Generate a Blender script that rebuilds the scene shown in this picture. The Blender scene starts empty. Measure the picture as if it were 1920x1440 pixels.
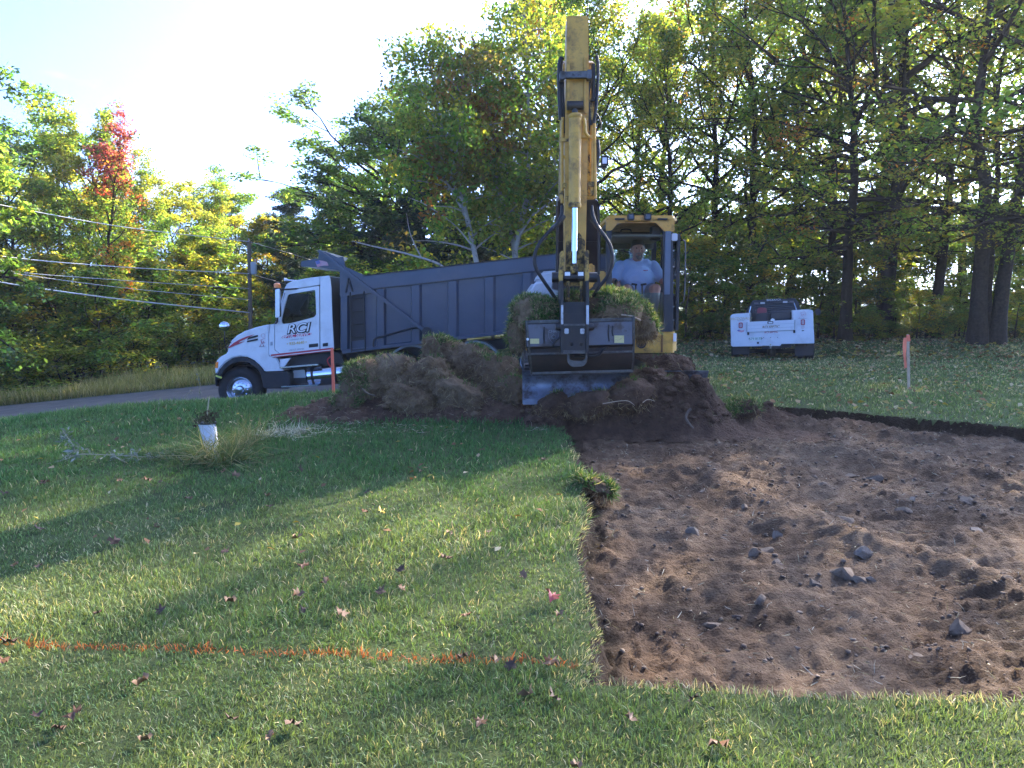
import bpy, bmesh, math, random
import numpy as np
from mathutils import Vector, Matrix, Quaternion
R = math.radians
sc = bpy.context.scene
col = sc.collection
# ---------------------------------------------------------------- camera
CAM_H, PITCH, FPX = 1.6, R(5.8), 1450.0
cd = bpy.data.cameras.new('camera'); cam = bpy.data.objects.new('camera', cd); col.objects.link(cam)
cam.location = (0, 0, CAM_H); cam.rotation_euler = (R(90) - PITCH, 0, 0)
cd.sensor_width = 36; cd.lens = 36 * FPX / 1920; cd.clip_end = 3000; cd.clip_start = 0.05
sc.camera = cam
# ---------------------------------------------------------------- world, sun, exposure
SUN_EL, SUN_AZ = R(29), R(40)          # azimuth measured from the view direction (+Y) to the right (+X)
wd = bpy.data.worlds.new('World'); sc.world = wd; wd.use_nodes = True
nt = wd.node_tree; nt.nodes.clear()
wo = nt.nodes.new('ShaderNodeOutputWorld'); bg = nt.nodes.new('ShaderNodeBackground')
sky = nt.nodes.new('ShaderNodeTexSky'); sky.sky_type = 'NISHITA'; sky.sun_disc = False
sky.sun_elevation = SUN_EL; sky.sun_rotation = SUN_AZ
sky.air_density = 0.30; sky.dust_density = 2.6; sky.ozone_density = 10.0
bg.inputs['Strength'].default_value = 0.15
# thin wisps of cloud, everywhere in the sky
tc = nt.nodes.new('ShaderNodeTexCoord'); mp = nt.nodes.new('ShaderNodeMapping')
mp.inputs['Scale'].default_value = (1.6, 1.6, 5.5); mp.inputs['Location'].default_value = (0.37, 0.12, 0.25)
cn = nt.nodes.new('ShaderNodeTexNoise'); cn.inputs['Scale'].default_value = 2.1; cn.inputs['Detail'].default_value = 7
cn.inputs['Roughness'].default_value = 0.52
cr = nt.nodes.new('ShaderNodeMapRange'); cr.inputs[1].default_value = 0.56; cr.inputs[2].default_value = 0.80
cr.interpolation_type = 'SMOOTHSTEP'
mx = nt.nodes.new('ShaderNodeMix'); mx.data_type = 'RGBA'
mul = nt.nodes.new('ShaderNodeMath'); mul.operation = 'MULTIPLY'; mul.inputs[1].default_value = 0.8
mx.inputs[7].default_value = (3.2, 3.3, 3.4, 1)
nt.links.new(tc.outputs['Generated'], mp.inputs['Vector']); nt.links.new(mp.outputs[0], cn.inputs['Vector'])
nt.links.new(cn.outputs['Fac'], cr.inputs[0]); nt.links.new(cr.outputs[0], mul.inputs[0])
nt.links.new(mul.outputs[0], mx.inputs[0]); nt.links.new(sky.outputs[0], mx.inputs[6])
nt.links.new(mx.outputs[2], bg.inputs['Color']); nt.links.new(bg.outputs[0], wo.inputs[0])
SUNV = Vector((math.sin(SUN_AZ) * math.cos(SUN_EL), math.cos(SUN_AZ) * math.cos(SUN_EL), math.sin(SUN_EL)))
sl = bpy.data.lights.new('sun', 'SUN'); sl.energy = 3.0; sl.angle = R(0.53); sl.color = (1, 0.88, 0.70)
so = bpy.data.objects.new('sun', sl); col.objects.link(so); so.location = SUNV * 60
so.rotation_euler = SUNV.to_track_quat('Z', 'Y').to_euler()
vs = sc.view_settings; vs.view_transform = 'Standard'; vs.look = 'None'; vs.gamma = 1; vs.exposure = 3.1
vs.use_curve_mapping = False
sc.cycles.max_bounces = 8; sc.cycles.diffuse_bounces = 3; sc.cycles.transmission_bounces = 6
sc.cycles.transparent_max_bounces = 8; sc.cycles.glossy_bounces = 3

# ---------------------------------------------------------------- helpers
def at(px, py, Y):
    """world point on the plane at depth Y that projects to pixel (px, py) of the 1920x1440 photo"""
    a = (px - 960) / FPX; b = (720 - py) / FPX
    t = Y / (math.cos(PITCH) + b * math.sin(PITCH))
    return Vector((a * t, Y, CAM_H + t * (-math.sin(PITCH) + b * math.cos(PITCH))))

rng = np.random.default_rng(11)
_tab = rng.random((256, 256)); _tab3 = rng.random((64, 64, 64))
def vn2(x, y, s=0):
    x = np.asarray(x, float) + s * 17.31; y = np.asarray(y, float) + s * 9.77
    xi = np.floor(x).astype(int); yi = np.floor(y).astype(int); fx = x - xi; fy = y - yi
    fx = fx * fx * (3 - 2 * fx); fy = fy * fy * (3 - 2 * fy)
    a = _tab[xi & 255, yi & 255]; b = _tab[(xi + 1) & 255, yi & 255]
    c = _tab[xi & 255, (yi + 1) & 255]; d = _tab[(xi + 1) & 255, (yi + 1) & 255]
    return (a + (b - a) * fx) * (1 - fy) + (c + (d - c) * fx) * fy
def fbm2(x, y, o=4, s=0, g=0.5):
    t = 0; a = 1; n = 0; x = np.asarray(x, float); y = np.asarray(y, float)
    for i in range(o):
        t = t + a * vn2(x * 2 ** i, y * 2 ** i, s + i); n += a; a *= g
    return t / n * 2 - 1
def vn3(p, s=0):
    p = np.asarray(p, float) + s * 7.13
    i = np.floor(p).astype(int); f = p - i; f = f * f * (3 - 2 * f); r = 0
    for dx in (0, 1):
        for dy in (0, 1):
            for dz in (0, 1):
                w = (f[:, 0] if dx else 1 - f[:, 0]) * (f[:, 1] if dy else 1 - f[:, 1]) * (f[:, 2] if dz else 1 - f[:, 2])
                r = r + w * _tab3[(i[:, 0] + dx) & 63, (i[:, 1] + dy) & 63, (i[:, 2] + dz) & 63]
    return r
def fbm3(p, o=3, s=0, g=0.5):
    t = 0; a = 1; n = 0
    for i in range(o):
        t = t + a * vn3(np.asarray(p) * 2 ** i, s + i); n += a; a *= g
    return t / n * 2 - 1

# materials -------------------------------------------------------
MATS = {}
def mat(name, c=(0.5, 0.5, 0.5), rough=0.5, metal=0.0, var=0.0, vscale=6.0, bump=0.0, bscale=40.0,
        spec=0.5, coat=0.0, emit=None, estr=1.0, dirt=None, dscale=3.0, damt=0.5, dlo=0.5, dhi=0.7, alpha=1.0, trans=0.0):
    """Principled material whose colour is broken up by noise; dirt = second colour in blotches"""
    if name in MATS: return MATS[name]
    m = bpy.data.materials.new(name); m.use_nodes = True; n = m.node_tree.nodes; l = m.node_tree.links
    b = n['Principled BSDF']; b.inputs['Base Color'].default_value = (*c, 1)
    b.inputs['Roughness'].default_value = rough; b.inputs['Metallic'].default_value = metal
    b.inputs['Specular IOR Level'].default_value = spec; b.inputs['Coat Weight'].default_value = coat
    b.inputs['Alpha'].default_value = alpha; b.inputs['Transmission Weight'].default_value = trans
    t = n.new('ShaderNodeTexCoord'); src = None
    if var > 0:
        no = n.new('ShaderNodeTexNoise'); no.inputs['Scale'].default_value = vscale; no.inputs['Detail'].default_value = 6
        no.inputs['Roughness'].default_value = 0.65
        l.new(t.outputs['Object'], no.inputs['Vector'])
        mr = n.new('ShaderNodeMapRange'); mr.inputs[1].default_value = 0.3; mr.inputs[2].default_value = 0.7
        mr.inputs[3].default_value = 1 - var; mr.inputs[4].default_value = 1 + var
        l.new(no.outputs['Fac'], mr.inputs[0])
        mi = n.new('ShaderNodeMix'); mi.data_type = 'RGBA'; mi.blend_type = 'MULTIPLY'; mi.inputs[0].default_value = 1
        mi.inputs[6].default_value = (*c, 1); l.new(mr.outputs[0], mi.inputs[7]); src = mi.outputs[2]
    if dirt is not None:
        no = n.new('ShaderNodeTexNoise'); no.inputs['Scale'].default_value = dscale; no.inputs['Detail'].default_value = 8
        no.inputs['Roughness'].default_value = 0.7; l.new(t.outputs['Object'], no.inputs['Vector'])
        mr = n.new('ShaderNodeMapRange'); mr.inputs[1].default_value = dlo; mr.inputs[2].default_value = dhi
        mr.inputs[4].default_value = damt; l.new(no.outputs['Fac'], mr.inputs[0])
        mi = n.new('ShaderNodeMix'); mi.data_type = 'RGBA'; l.new(mr.outputs[0], mi.inputs[0])
        if src: l.new(src, mi.inputs[6])
        else: mi.inputs[6].default_value = (*c, 1)
        mi.inputs[7].default_value = (*dirt, 1); src = mi.outputs[2]
        rr = n.new('ShaderNodeMapRange'); rr.inputs[3].default_value = rough; rr.inputs[4].default_value = 0.9
        l.new(mr.outputs[0], rr.inputs[0]); l.new(rr.outputs[0], b.inputs['Roughness'])
    if src: l.new(src, b.inputs['Base Color'])
    if bump > 0:
        no = n.new('ShaderNodeTexNoise'); no.inputs['Scale'].default_value = bscale; no.inputs['Detail'].default_value = 5
        l.new(t.outputs['Object'], no.inputs['Vector'])
        bp = n.new('ShaderNodeBump'); bp.inputs['Strength'].default_value = 1; bp.inputs['Distance'].default_value = bump
        l.new(no.outputs['Fac'], bp.inputs['Height']); l.new(bp.outputs[0], b.inputs['Normal'])
    if emit:
        b.inputs['Emission Color'].default_value = (*emit, 1); b.inputs['Emission Strength'].default_value = estr
    MATS[name] = m; return m

def leafmat(name, trans=0.5, attr='tint', rough=0.5, gain=1.0, spec=0.25):
    """thin two-sided plant material coloured by a point attribute"""
    m = bpy.data.materials.new(name); m.use_nodes = True; n = m.node_tree.nodes; l = m.node_tree.links
    b = n['Principled BSDF']; o = n['Material Output']
    a = n.new('ShaderNodeAttribute'); a.attribute_name = attr
    b.inputs['Roughness'].default_value = rough; b.inputs['Specular IOR Level'].default_value = spec
    l.new(a.outputs['Color'], b.inputs['Base Color'])
    tr = n.new('ShaderNodeBsdfTranslucent')
    hs = n.new('ShaderNodeMix'); hs.data_type = 'RGBA'; hs.blend_type = 'MULTIPLY'; hs.inputs[0].default_value = 1
    hs.inputs[7].default_value = (1.5 * gain, 1.35 * gain, 0.55 * gain, 1)
    l.new(a.outputs['Color'], hs.inputs[6]); l.new(hs.outputs[2], tr.inputs['Color'])
    ms = n.new('ShaderNodeMixShader'); ms.inputs[0].default_value = trans
    l.new(b.outputs[0], ms.inputs[1]); l.new(tr.outputs[0], ms.inputs[2]); l.new(ms.outputs[0], o.inputs['Surface'])
    MATS[name] = m; return m

# object building -------------------------------------------------
def tag(o, label=None, cat=None, group=None, kind=None):
    if label: o['label'] = label
    if cat: o['category'] = cat
    if group: o['group'] = group
    if kind: o['kind'] = kind
    return o
def empty(name, loc, label=None, cat=None, group=None):
    o = bpy.data.objects.new(name, None); col.objects.link(o); o.location = loc; o.empty_display_size = 0.2
    return tag(o, label, cat, group)
def link(name, me, parent=None, m=None):
    """me is in world coordinates; the object is parented without moving it"""
    o = bpy.data.objects.new(name, me); col.objects.link(o)
    if m is not None: me.materials.append(m)
    if parent is not None:
        o.parent = parent   # a part built by link() sits at the world origin; only a thing's Empty is offset
        if parent.type == 'EMPTY': o.matrix_parent_inverse = Matrix.Translation(-Vector(parent.location))
    return o
def np_mesh(name, V, F, smooth=False, tint=None):
    """V (n,3); F (m,3) or (m,4) int array -> mesh, fast"""
    V = np.asarray(V, np.float32); F = np.asarray(F, np.int32); k = F.shape[1]
    me = bpy.data.meshes.new(name); me.vertices.add(len(V)); me.vertices.foreach_set('co', V.ravel())
    me.loops.add(F.size); me.loops.foreach_set('vertex_index', F.ravel())
    me.polygons.add(len(F)); me.polygons.foreach_set('loop_start', np.arange(len(F), dtype=np.int32) * k)
    if smooth: me.polygons.foreach_set('use_smooth', np.ones(len(F), bool))
    if tint is not None:
        at_ = me.attributes.new('tint', 'FLOAT_COLOR', 'POINT')
        c = np.ones((len(V), 4), np.float32); c[:, :3] = tint; at_.data.foreach_set('color', c.ravel())
    me.update(calc_edges=True); return me

class MB:
    """collects shapes in world coordinates; build() links them as one mesh object"""
    def __init__(s): s.v = []; s.f = []
    def add(s, V, F):
        o = len(s.v); s.v += [tuple(p) for p in V]; s.f += [tuple(i + o for i in f) for f in F]; return s
    def box(s, a, b):
        (x0, y0, z0), (x1, y1, z1) = a, b
        return s.add([(x0, y0, z0), (x1, y0, z0), (x1, y1, z0), (x0, y1, z0), (x0, y0, z1), (x1, y0, z1), (x1, y1, z1), (x0, y1, z1)],
                     [(0, 3, 2, 1), (4, 5, 6, 7), (0, 1, 5, 4), (1, 2, 6, 5), (2, 3, 7, 6), (3, 0, 4, 7)])
    def hexa(s, P):   # 4 bottom + 4 top corners
        return s.add(P, [(0, 3, 2, 1), (4, 5, 6, 7), (0, 1, 5, 4), (1, 2, 6, 5), (2, 3, 7, 6), (3, 0, 4, 7)])
    def prism(s, P, d):  # closed planar polygon P (3D) pushed along d
        n = len(P); d = Vector(d); P = [Vector(p) for p in P]
        nrm = Vector((0, 0, 0))
        for i in range(n): nrm += P[i].cross(P[(i + 1) % n])
        if nrm.dot(d) > 0: P = P[::-1]
        return s.add(P + [p + d for p in P], [tuple(range(n)), tuple(range(2 * n - 1, n - 1, -1))] +
                     [(i, i + n, (i + 1) % n + n, (i + 1) % n) for i in range(n)])
    def pxprism(s, pts, Y0, Y1):   # side profile measured in the photo on the plane Y0, real thickness Y1-Y0
        return s.prism([at(x, y, Y0) for x, y in pts], (0, Y1 - Y0, 0))
    def ring(s, poly, frames):    # loft a closed 2D polygon through frames (origin, u, v, scale)
        n = len(poly); V = []; F = []
        for o_, u, v, k in frames: V += [Vector(o_) + Vector(u) * x * k + Vector(v) * y * k for x, y in poly]
        for j in range(len(frames) - 1):
            for i in range(n):
                a = j * n + i; b = j * n + (i + 1) % n; F.append((a, b, b + n, a + n))
        F.append(tuple(range(n - 1, -1, -1))); F.append(tuple(range((len(frames) - 1) * n, len(frames) * n)))
        return s.add(V, F)
    def tube(s, pts, r, n=10, r1=None):
        pts = [Vector(p) for p in pts]; m = len(pts); fr = []
        if isinstance(r, (int, float)): rs = [r + ((r1 if r1 is not None else r) - r) * i / max(1, m - 1) for i in range(m)]
        else: rs = list(r)
        up = Vector((0, 0, 1)); pu = None
        for i in range(m):
            t = (pts[min(i + 1, m - 1)] - pts[max(i - 1, 0)]).normalized()
            if pu is None:
                u = t.cross(up)
                if u.length < 0.05: u = t.cross(Vector((0, 1, 0)))
            else: u = pu - t * pu.dot(t)
            u.normalize(); pu = u; v = t.cross(u); fr.append((pts[i], u, v, rs[i]))
        return s.ring([(math.cos(2 * math.pi * k / n), math.sin(2 * math.pi * k / n)) for k in range(n)], fr)
    def cyl(s, a, b, r, n=20, r1=None): return s.tube([a, b], r, n, r1)
    def lathe(s, o_, ax, prof, n=28, closed=False):   # prof: list of (radius, offset along ax)
        ax = Vector(ax).normalized(); u = ax.orthogonal().normalized(); v = ax.cross(u); o_ = Vector(o_); V = []; F = []
        for r, h in prof:
            for k in range(n):
                a = 2 * math.pi * k / n; V.append(o_ + ax * h + (u * math.cos(a) + v * math.sin(a)) * r)
        for j in range(len(prof) - 1):
            for k in range(n): F.append((j * n + k, j * n + (k + 1) % n, (j + 1) * n + (k + 1) % n, (j + 1) * n + k))
        if closed:
            m = (len(prof) - 1) * n
            for k in range(n): F.append((m + k, m + (k + 1) % n, (k + 1) % n, k))
        else: F.append(tuple(range(n - 1, -1, -1))); F.append(tuple(range((len(prof) - 1) * n, len(prof) * n)))
        return s.add(V, F)
    def beam(s, a, b, w, h, up=(0, 0, 1)):
        a = Vector(a); b = Vector(b); t = (b - a).normalized(); u = t.cross(Vector(up)).normalized(); v = u.cross(t)
        return s.ring([(-w / 2, -h / 2), (w / 2, -h / 2), (w / 2, h / 2), (-w / 2, h / 2)], [(a, u, v, 1), (b, u, v, 1)])
    def build(s, name, m, parent=None, bevel=0.0, seg=2, angle=35, label=None):
        me = bpy.data.meshes.new(name); me.from_pydata(s.v, [], s.f)
        bm = bmesh.new(); bm.from_mesh(me); bmesh.ops.recalc_face_normals(bm, faces=bm.faces)
        if bevel > 0:
            ed = [e for e in bm.edges if len(e.link_faces) == 2 and e.calc_face_angle(0) > R(25)]
            bmesh.ops.bevel(bm, geom=ed, offset=bevel, segments=seg, affect='EDGES', clamp_overlap=True)
        bm.to_mesh(me); bm.free()
        me.polygons.foreach_set('use_smooth', np.ones(len(me.polygons), bool)); me.set_sharp_from_angle(angle=R(angle))
        o = link(name, me, parent, m)
        if label: o['label'] = label
        return o
def catmull(P, k=8):
    P = [Vector(p) for p in P]; Q = [P[0] * 2 - P[1]] + P + [P[-1] * 2 - P[-2]]; out = []
    for i in range(1, len(Q) - 2):
        for j in range(k):
            t = j / k; a, b, c, d = Q[i - 1:i + 3]
            out.append(0.5 * (2 * b + (c - a) * t + (2 * a - 5 * b + 4 * c - d) * t * t + (3 * b - a - 3 * c + d) * t ** 3))
    return out + [P[-1]]
def text(name, body, loc, size, m, parent, shear=0.0, rot=(R(90), 0, 0), ext=0.002, offset=0.0, ax='CENTER', sx=1.0):
    cu = bpy.data.curves.new(name, 'FONT'); cu.body = body; cu.size = size; cu.shear = shear; cu.extrude = ext
    cu.offset = offset; cu.align_x = ax; cu.align_y = 'CENTER'; cu.resolution_u = 4
    t = bpy.data.objects.new(name, cu); col.objects.link(t)
    dg = bpy.context.evaluated_depsgraph_get(); me = bpy.data.meshes.new_from_object(t.evaluated_get(dg))
    bpy.data.objects.remove(t); bpy.data.curves.remove(cu)
    from mathutils import Euler
    M = Matrix.Translation(loc) @ Euler(rot).to_matrix().to_4x4() @ Matrix.Diagonal((sx, 1, 1, 1))
    me.transform(M); me.materials.clear(); return link(name, me, parent, m)

from mathutils.geometry import tessellate_polygon
def plate(mb, outer, holes, Y0, Y1):
    """flat plate with holes: outlines measured in the photo on the plane Y0, thickness to Y1"""
    loops = [[at(x, y, Y0) for x, y in L] for L in [outer] + holes]
    flat = [p for L in loops for p in L]; n = len(flat)
    tris = tessellate_polygon([[Vector((p.x, p.z, 0)) for p in L] for L in loops])
    V = flat + [p + Vector((0, Y1 - Y0, 0)) for p in flat]
    F = [tuple(t) for t in tris] + [tuple(i + n for i in t[::-1]) for t in tris]; o_ = 0
    for L in loops:
        m = len(L)
        F += [(o_ + i, o_ + (i + 1) % m, o_ + (i + 1) % m + n, o_ + i + n) for i in range(m)]; o_ += m
    return mb.add(V, F)
def rounded(pts, r, k=4):
    """round the corners of a 2D polygon"""
    out = []; n = len(pts)
    for i in range(n):
        p = Vector(pts[i]); a = Vector(pts[i - 1]); b = Vector(pts[(i + 1) % n])
        ra = min(r, (a - p).length * .45); rb = min(r, (b - p).length * .45); q0 = p + (a - p).normalized() * ra; q1 = p + (b - p).normalized() * rb
        for j in range(k + 1):
            t = j / k; v = q0 * (1 - t) ** 2 + p * 2 * t * (1 - t) + q1 * t * t; out.append((v.x, v.y))
    return out
def glassmat(name, tint=(.8, .9, .9), refl=.5, rough=.03):
    """thin pane: transparent with a fresnel reflection"""
    m = bpy.data.materials.new(name); m.use_nodes = True; n = m.node_tree.nodes; l = m.node_tree.links; n.remove(n['Principled BSDF']); o_ = n['Material Output']
    t = n.new('ShaderNodeBsdfTransparent'); t.inputs[0].default_value = (*tint, 1); g = n.new('ShaderNodeBsdfGlossy'); g.inputs['Roughness'].default_value = rough
    f = n.new('ShaderNodeFresnel'); f.inputs[0].default_value = 1.5; a = n.new('ShaderNodeMath'); a.operation = 'MULTIPLY_ADD'; a.inputs[1].default_value = 1.0; a.inputs[2].default_value = refl
    ms = n.new('ShaderNodeMixShader'); l.new(f.outputs[0], a.inputs[0]); l.new(a.outputs[0], ms.inputs[0]); l.new(t.outputs[0], ms.inputs[1]); l.new(g.outputs[0], ms.inputs[2]); l.new(ms.outputs[0], o_.inputs[0])
    MATS[name] = m; return m
def blades(P, N, L, W, tint, rg, bend=.5, spread=.5):
    """grass blades: P roots (n,3), N growth directions (n,3), L lengths, W widths, tint (n,3) -> V, F, T"""
    n = len(P); d = N + rg.normal(size=(n, 3)) * spread; d /= np.linalg.norm(d, axis=1)[:, None]
    s = rg.normal(size=(n, 3)); s -= d * (s * d).sum(1)[:, None]; s /= np.linalg.norm(s, axis=1)[:, None] + 1e-9
    q = np.cross(d, s); b = (q * (bend * (.3 + rg.random(n)))[:, None]); b[:, 2] -= .15 * bend
    m = P + d * (L * .55)[:, None] + b * (L * .12)[:, None]; t = P + d * (L * .92)[:, None] + b * (L * .55)[:, None]
    w = s * (W * .5)[:, None]
    V = np.stack([P - w, P + w, m + w * .8, m - w * .8, t], 1).reshape(-1, 3); i = np.arange(n)[:, None] * 5
    F = np.concatenate([i + np.array([0, 1, 2]), i + np.array([0, 2, 3]), i + np.array([3, 2, 4])], 1).reshape(-1, 3)
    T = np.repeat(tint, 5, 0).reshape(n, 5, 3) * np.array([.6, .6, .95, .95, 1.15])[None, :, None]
    return V, F, T.reshape(-1, 3)
# ---------------------------------------------------------------- terrain height field
_cx = np.array([-90, -30, -20, -12, -8.6, -5.9, -3.2, 0, 3, 4.5, 6.5, 12, 20, 90.])
_cy = np.array([-20, 4, 9, 13, 15.5, 20, 23, 26, 28, 32, 45, 90.])
def _road(x): return -0.06 + 0.1 * np.clip(x, -32, 3)
_rd = _road(_cx) - 0.17
_right = lambda a, b, c, d, e: [a, b, c, d, e]
_Z = np.array([
    [-4, -2.2, -1.2, -.4, -.1, 0, 0, 0, 0, 0, 0, 0, 0, 0],
    [-4, -2.2, -1.2, -.4, -.1, 0, 0, 0, 0, 0, 0, 0, 0, 0],
    [-4, -2.2, -1.3, -.52, -.18, 0, .12, .2, .2, .2, .18, .12, .1, .1],
    [-4, -2.5, -1.5, -.75, -.30, .03, .19, .28, .28, .26, .22, .15, .1, .1],
    list(_rd[:8]) + [.2, .22, .2, .12, .1, .1],
    list(_rd[:8]) + [.1, .12, .1, .06, .1, .1],
    list(_rd[:8]) + [.1, .1, .05, .04, .15, .1],
    list(_rd[:8]) + [.2, .28, .3, .33, .33, .3],
    list(_rd[:8] + .12) + [.3, .36, .38, .4, .4, .4],
    list(_rd[:8] + .25) + [.3, .4, .42, .45, .45, .5],
    list(_rd[:8] + .2) + [.3, .4, .5, .6, .6, .6],
    [-4, -3, -2, -1, -.5, -.2, 0, .2, .4, .5, .6, .7, .8, .8]])
_gx = np.arange(-90, 90.01, 0.25); _gy = np.arange(-20, 90.01, 0.25)
_t = np.array([np.interp(_gx, _cx, r) for r in _Z])
_H = np.array([np.interp(_gy, _cy, _t[:, i]) for i in range(len(_gx))])   # [x, y]
_k = np.ones(7) / 7
for _ in range(2):
    _H = np.apply_along_axis(lambda a: np.convolve(np.pad(a, 3, 'edge'), _k, 'valid'), 0, _H)
    _H = np.apply_along_axis(lambda a: np.convolve(np.pad(a, 3, 'edge'), _k, 'valid'), 1, _H)
def base_h(X, Y):
    X = np.asarray(X, float); Y = np.asarray(Y, float)
    u = np.clip((X + 90) / 0.25, 0, len(_gx) - 1.001); v = np.clip((Y + 20) / 0.25, 0, len(_gy) - 1.001)
    i = u.astype(int); j = v.astype(int); f = u - i; g = v - j
    return (_H[i, j] * (1 - f) + _H[i + 1, j] * f) * (1 - g) + (_H[i, j + 1] * (1 - f) + _H[i + 1, j + 1] * f) * g
# the stripped patch of soil (outline in metres)
PIT = np.array([(.33, 3.12), (.40, 3.6), (.43, 4.3), (.50, 5.2), (.56, 6.0), (.72, 6.5), (.60, 7.0), (.63, 8.0), (.62, 8.9),
                (.75, 9.6), (1.9, 10.2), (3.3, 10.75), (4.2, 10.15), (5.9, 8.95), (7.2, 8.0), (10.5, 6.0), (10.5, 2.75), (4, 2.92), (2.0, 3.03)])
def pit_sd(X, Y):
    """signed distance to the outline, negative inside"""
    X = np.asarray(X, float); Y = np.asarray(Y, float); sh = X.shape
    x = X.ravel() + 0.085 * fbm2(X.ravel() * 2.6, Y.ravel() * 2.6, 4, 5, .6); y = Y.ravel() + 0.07 * fbm2(X.ravel() * 3.3, Y.ravel() * 3.3, 4, 9, .6)
    d = np.full(x.shape, 1e9); ins = np.zeros(x.shape, bool); n = len(PIT)
    for i in range(n):
        a = PIT[i]; b = PIT[(i + 1) % n]; e = b - a
        t = np.clip(((x - a[0]) * e[0] + (y - a[1]) * e[1]) / (e @ e), 0, 1)
        d = np.minimum(d, np.hypot(x - a[0] - t * e[0], y - a[1] - t * e[1]))
        c = ((a[1] <= y) & (b[1] > y)) | ((b[1] <= y) & (a[1] > y))
        xx = a[0] + (y - a[1]) / (e[1] if abs(e[1]) > 1e-9 else 1e-9) * e[0]
        ins ^= c & (x < xx)
    return np.where(ins, -d, d).reshape(sh)
def seg_d(X, Y, P):
    d = np.full(np.shape(X), 1e9)
    for a, b in zip(P[:-1], P[1:]):
        a = np.array(a); b = np.array(b); e = b - a
        t = np.clip(((X - a[0]) * e[0] + (Y - a[1]) * e[1]) / (e @ e), 0, 1)
        d = np.minimum(d, np.hypot(X - a[0] - t * e[0], Y - a[1] - t * e[1]))
    return d
def sstep(a, b, x):
    t = np.clip((x - a) / (b - a), 0, 1); return t * t * (3 - 2 * t)
RIDGES = [([(1.7, 7.6), (2.0, 6.5), (2.35, 5.6), (2.7, 5.0), (3.1, 4.5), (3.7, 4.2)], .10, .22), ([(2.9, 8.6), (4.2, 7.6), (5.5, 6.6), (7, 5.8)], .09, .25),
          ([(1.0, 9.4), (2.2, 9.5), (3.2, 9.9), (4.4, 9.4)], .10, .3), ([(3.4, 9.6), (4.8, 8.8), (6.5, 7.7)], .06, .18)]
def pit_h(X, Y, sd):
    """height offset of the soil floor"""
    w = sstep(0.012, -0.05, sd)
    f = -0.16 + 0.045 * fbm2(X * 1.3, Y * 1.3, 3, 3) + 0.058 * fbm2(X * 4.5, Y * 5, 4, 1, .6) + 0.048 * np.abs(fbm2(X * 13, Y * 13, 3, 2, .65)) * (.4 + 1.2 * vn2(X * 1.1, Y * 1.1, 17)) + .011 * fbm2(X * 30, Y * 30, 2, 18)
    # scrapes of the bucket edge, running away from the camera, and two lanes of track marks
    f = f + .018 * fbm2(X * 9 + .8 * fbm2(X, Y * .5, 2, 19), Y * .7, 2, 20) * sstep(-.1, .5, fbm2(X * .7, Y * .5, 2, 23) + .3)
    for cx in (2.9, 4.6): f = f + .02 * np.exp(-((X - cx - .25 * (Y - 5)) / .2) ** 2) * (np.sin(Y * 42) > 0) * sstep(0, .3, fbm2(X * 1.5, Y * 1.2, 2, 25) + .1)
    for P, hh, ww in RIDGES:
        d = seg_d(X + .12 * fbm2(X * 2, Y * 2, 2, 6), Y + .12 * fbm2(X * 2, Y * 2, 2, 8), P)
        f = f + hh * np.exp(-(d / ww) ** 2) * (0.8 + .6 * fbm2(X * 4, Y * 4, 3, 4))
    f = f + 0.02 * sstep(-.5, -.1, sd) * fbm2(X * 9, Y * 9, 2, 13)
    return w * f
def ground_h(X, Y):
    sd = pit_sd(X, Y)
    return base_h(X, Y) + 0.012 * fbm2(np.asarray(X) * 1.1, np.asarray(Y) * 1.1, 3, 21) * (sd > 0) + pit_h(np.asarray(X, float), np.asarray(Y, float), sd)
def gz(x, y): return float(ground_h(np.array([x]), np.array([y]))[0])
def gp(px, py, it=8):
    """ground point under a photo pixel"""
    Y = 6.0
    lo, hi = 1.5, 70.0
    for _ in range(40):
        m = (lo + hi) / 2; p = at(px, py, m)
        if p.z > float(base_h(np.array([p.x]), np.array([m]))[0]): lo = m
        else: hi = m
    p = at(px, py, lo); p.z = gz(p.x, p.y); return p
def _lines(segs):
    out = []
    for a, b, s in segs: out.append(np.arange(a, b - 1e-6, s))
    return np.unique(np.round(np.concatenate(out), 4))
xl = _lines([(-900, -90, 90), (-90, -30, 6), (-30, -12, 1), (-12, -1, .16), (-1, .1, .06), (.1, 1.0, .022), (1.0, 5.0, .03), (5, 8, .06), (8, 12, .2), (12, 30, 1), (30, 90, 6), (90, 901, 90)])
yl = _lines([(-400, -20, 40), (-20, 1.5, 1), (1.5, 2.7, .1), (2.7, 3.3, .022), (3.3, 7.5, .027), (7.5, 11, .035), (11, 16, .15), (16, 34, .5), (34, 90, 4), (90, 1501, 120)])
GX, GY = np.meshgrid(xl, yl, indexing='ij'); SD = pit_sd(GX, GY); GZ = ground_h(GX, GY)
_n = len(yl); _idx = np.arange(GX.size).reshape(GX.shape)
_F = np.stack([_idx[:-1, :-1], _idx[1:, :-1], _idx[1:, 1:], _idx[:-1, 1:]], -1).reshape(-1, 4)
_V = np.stack([GX, GY, GZ], -1).reshape(-1, 3)
_in = (SD.ravel()[_F].mean(1) < 0.02)
def _sub(F):
    u, inv = np.unique(F, return_inverse=True); return _V[u], inv.reshape(F.shape)
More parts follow.
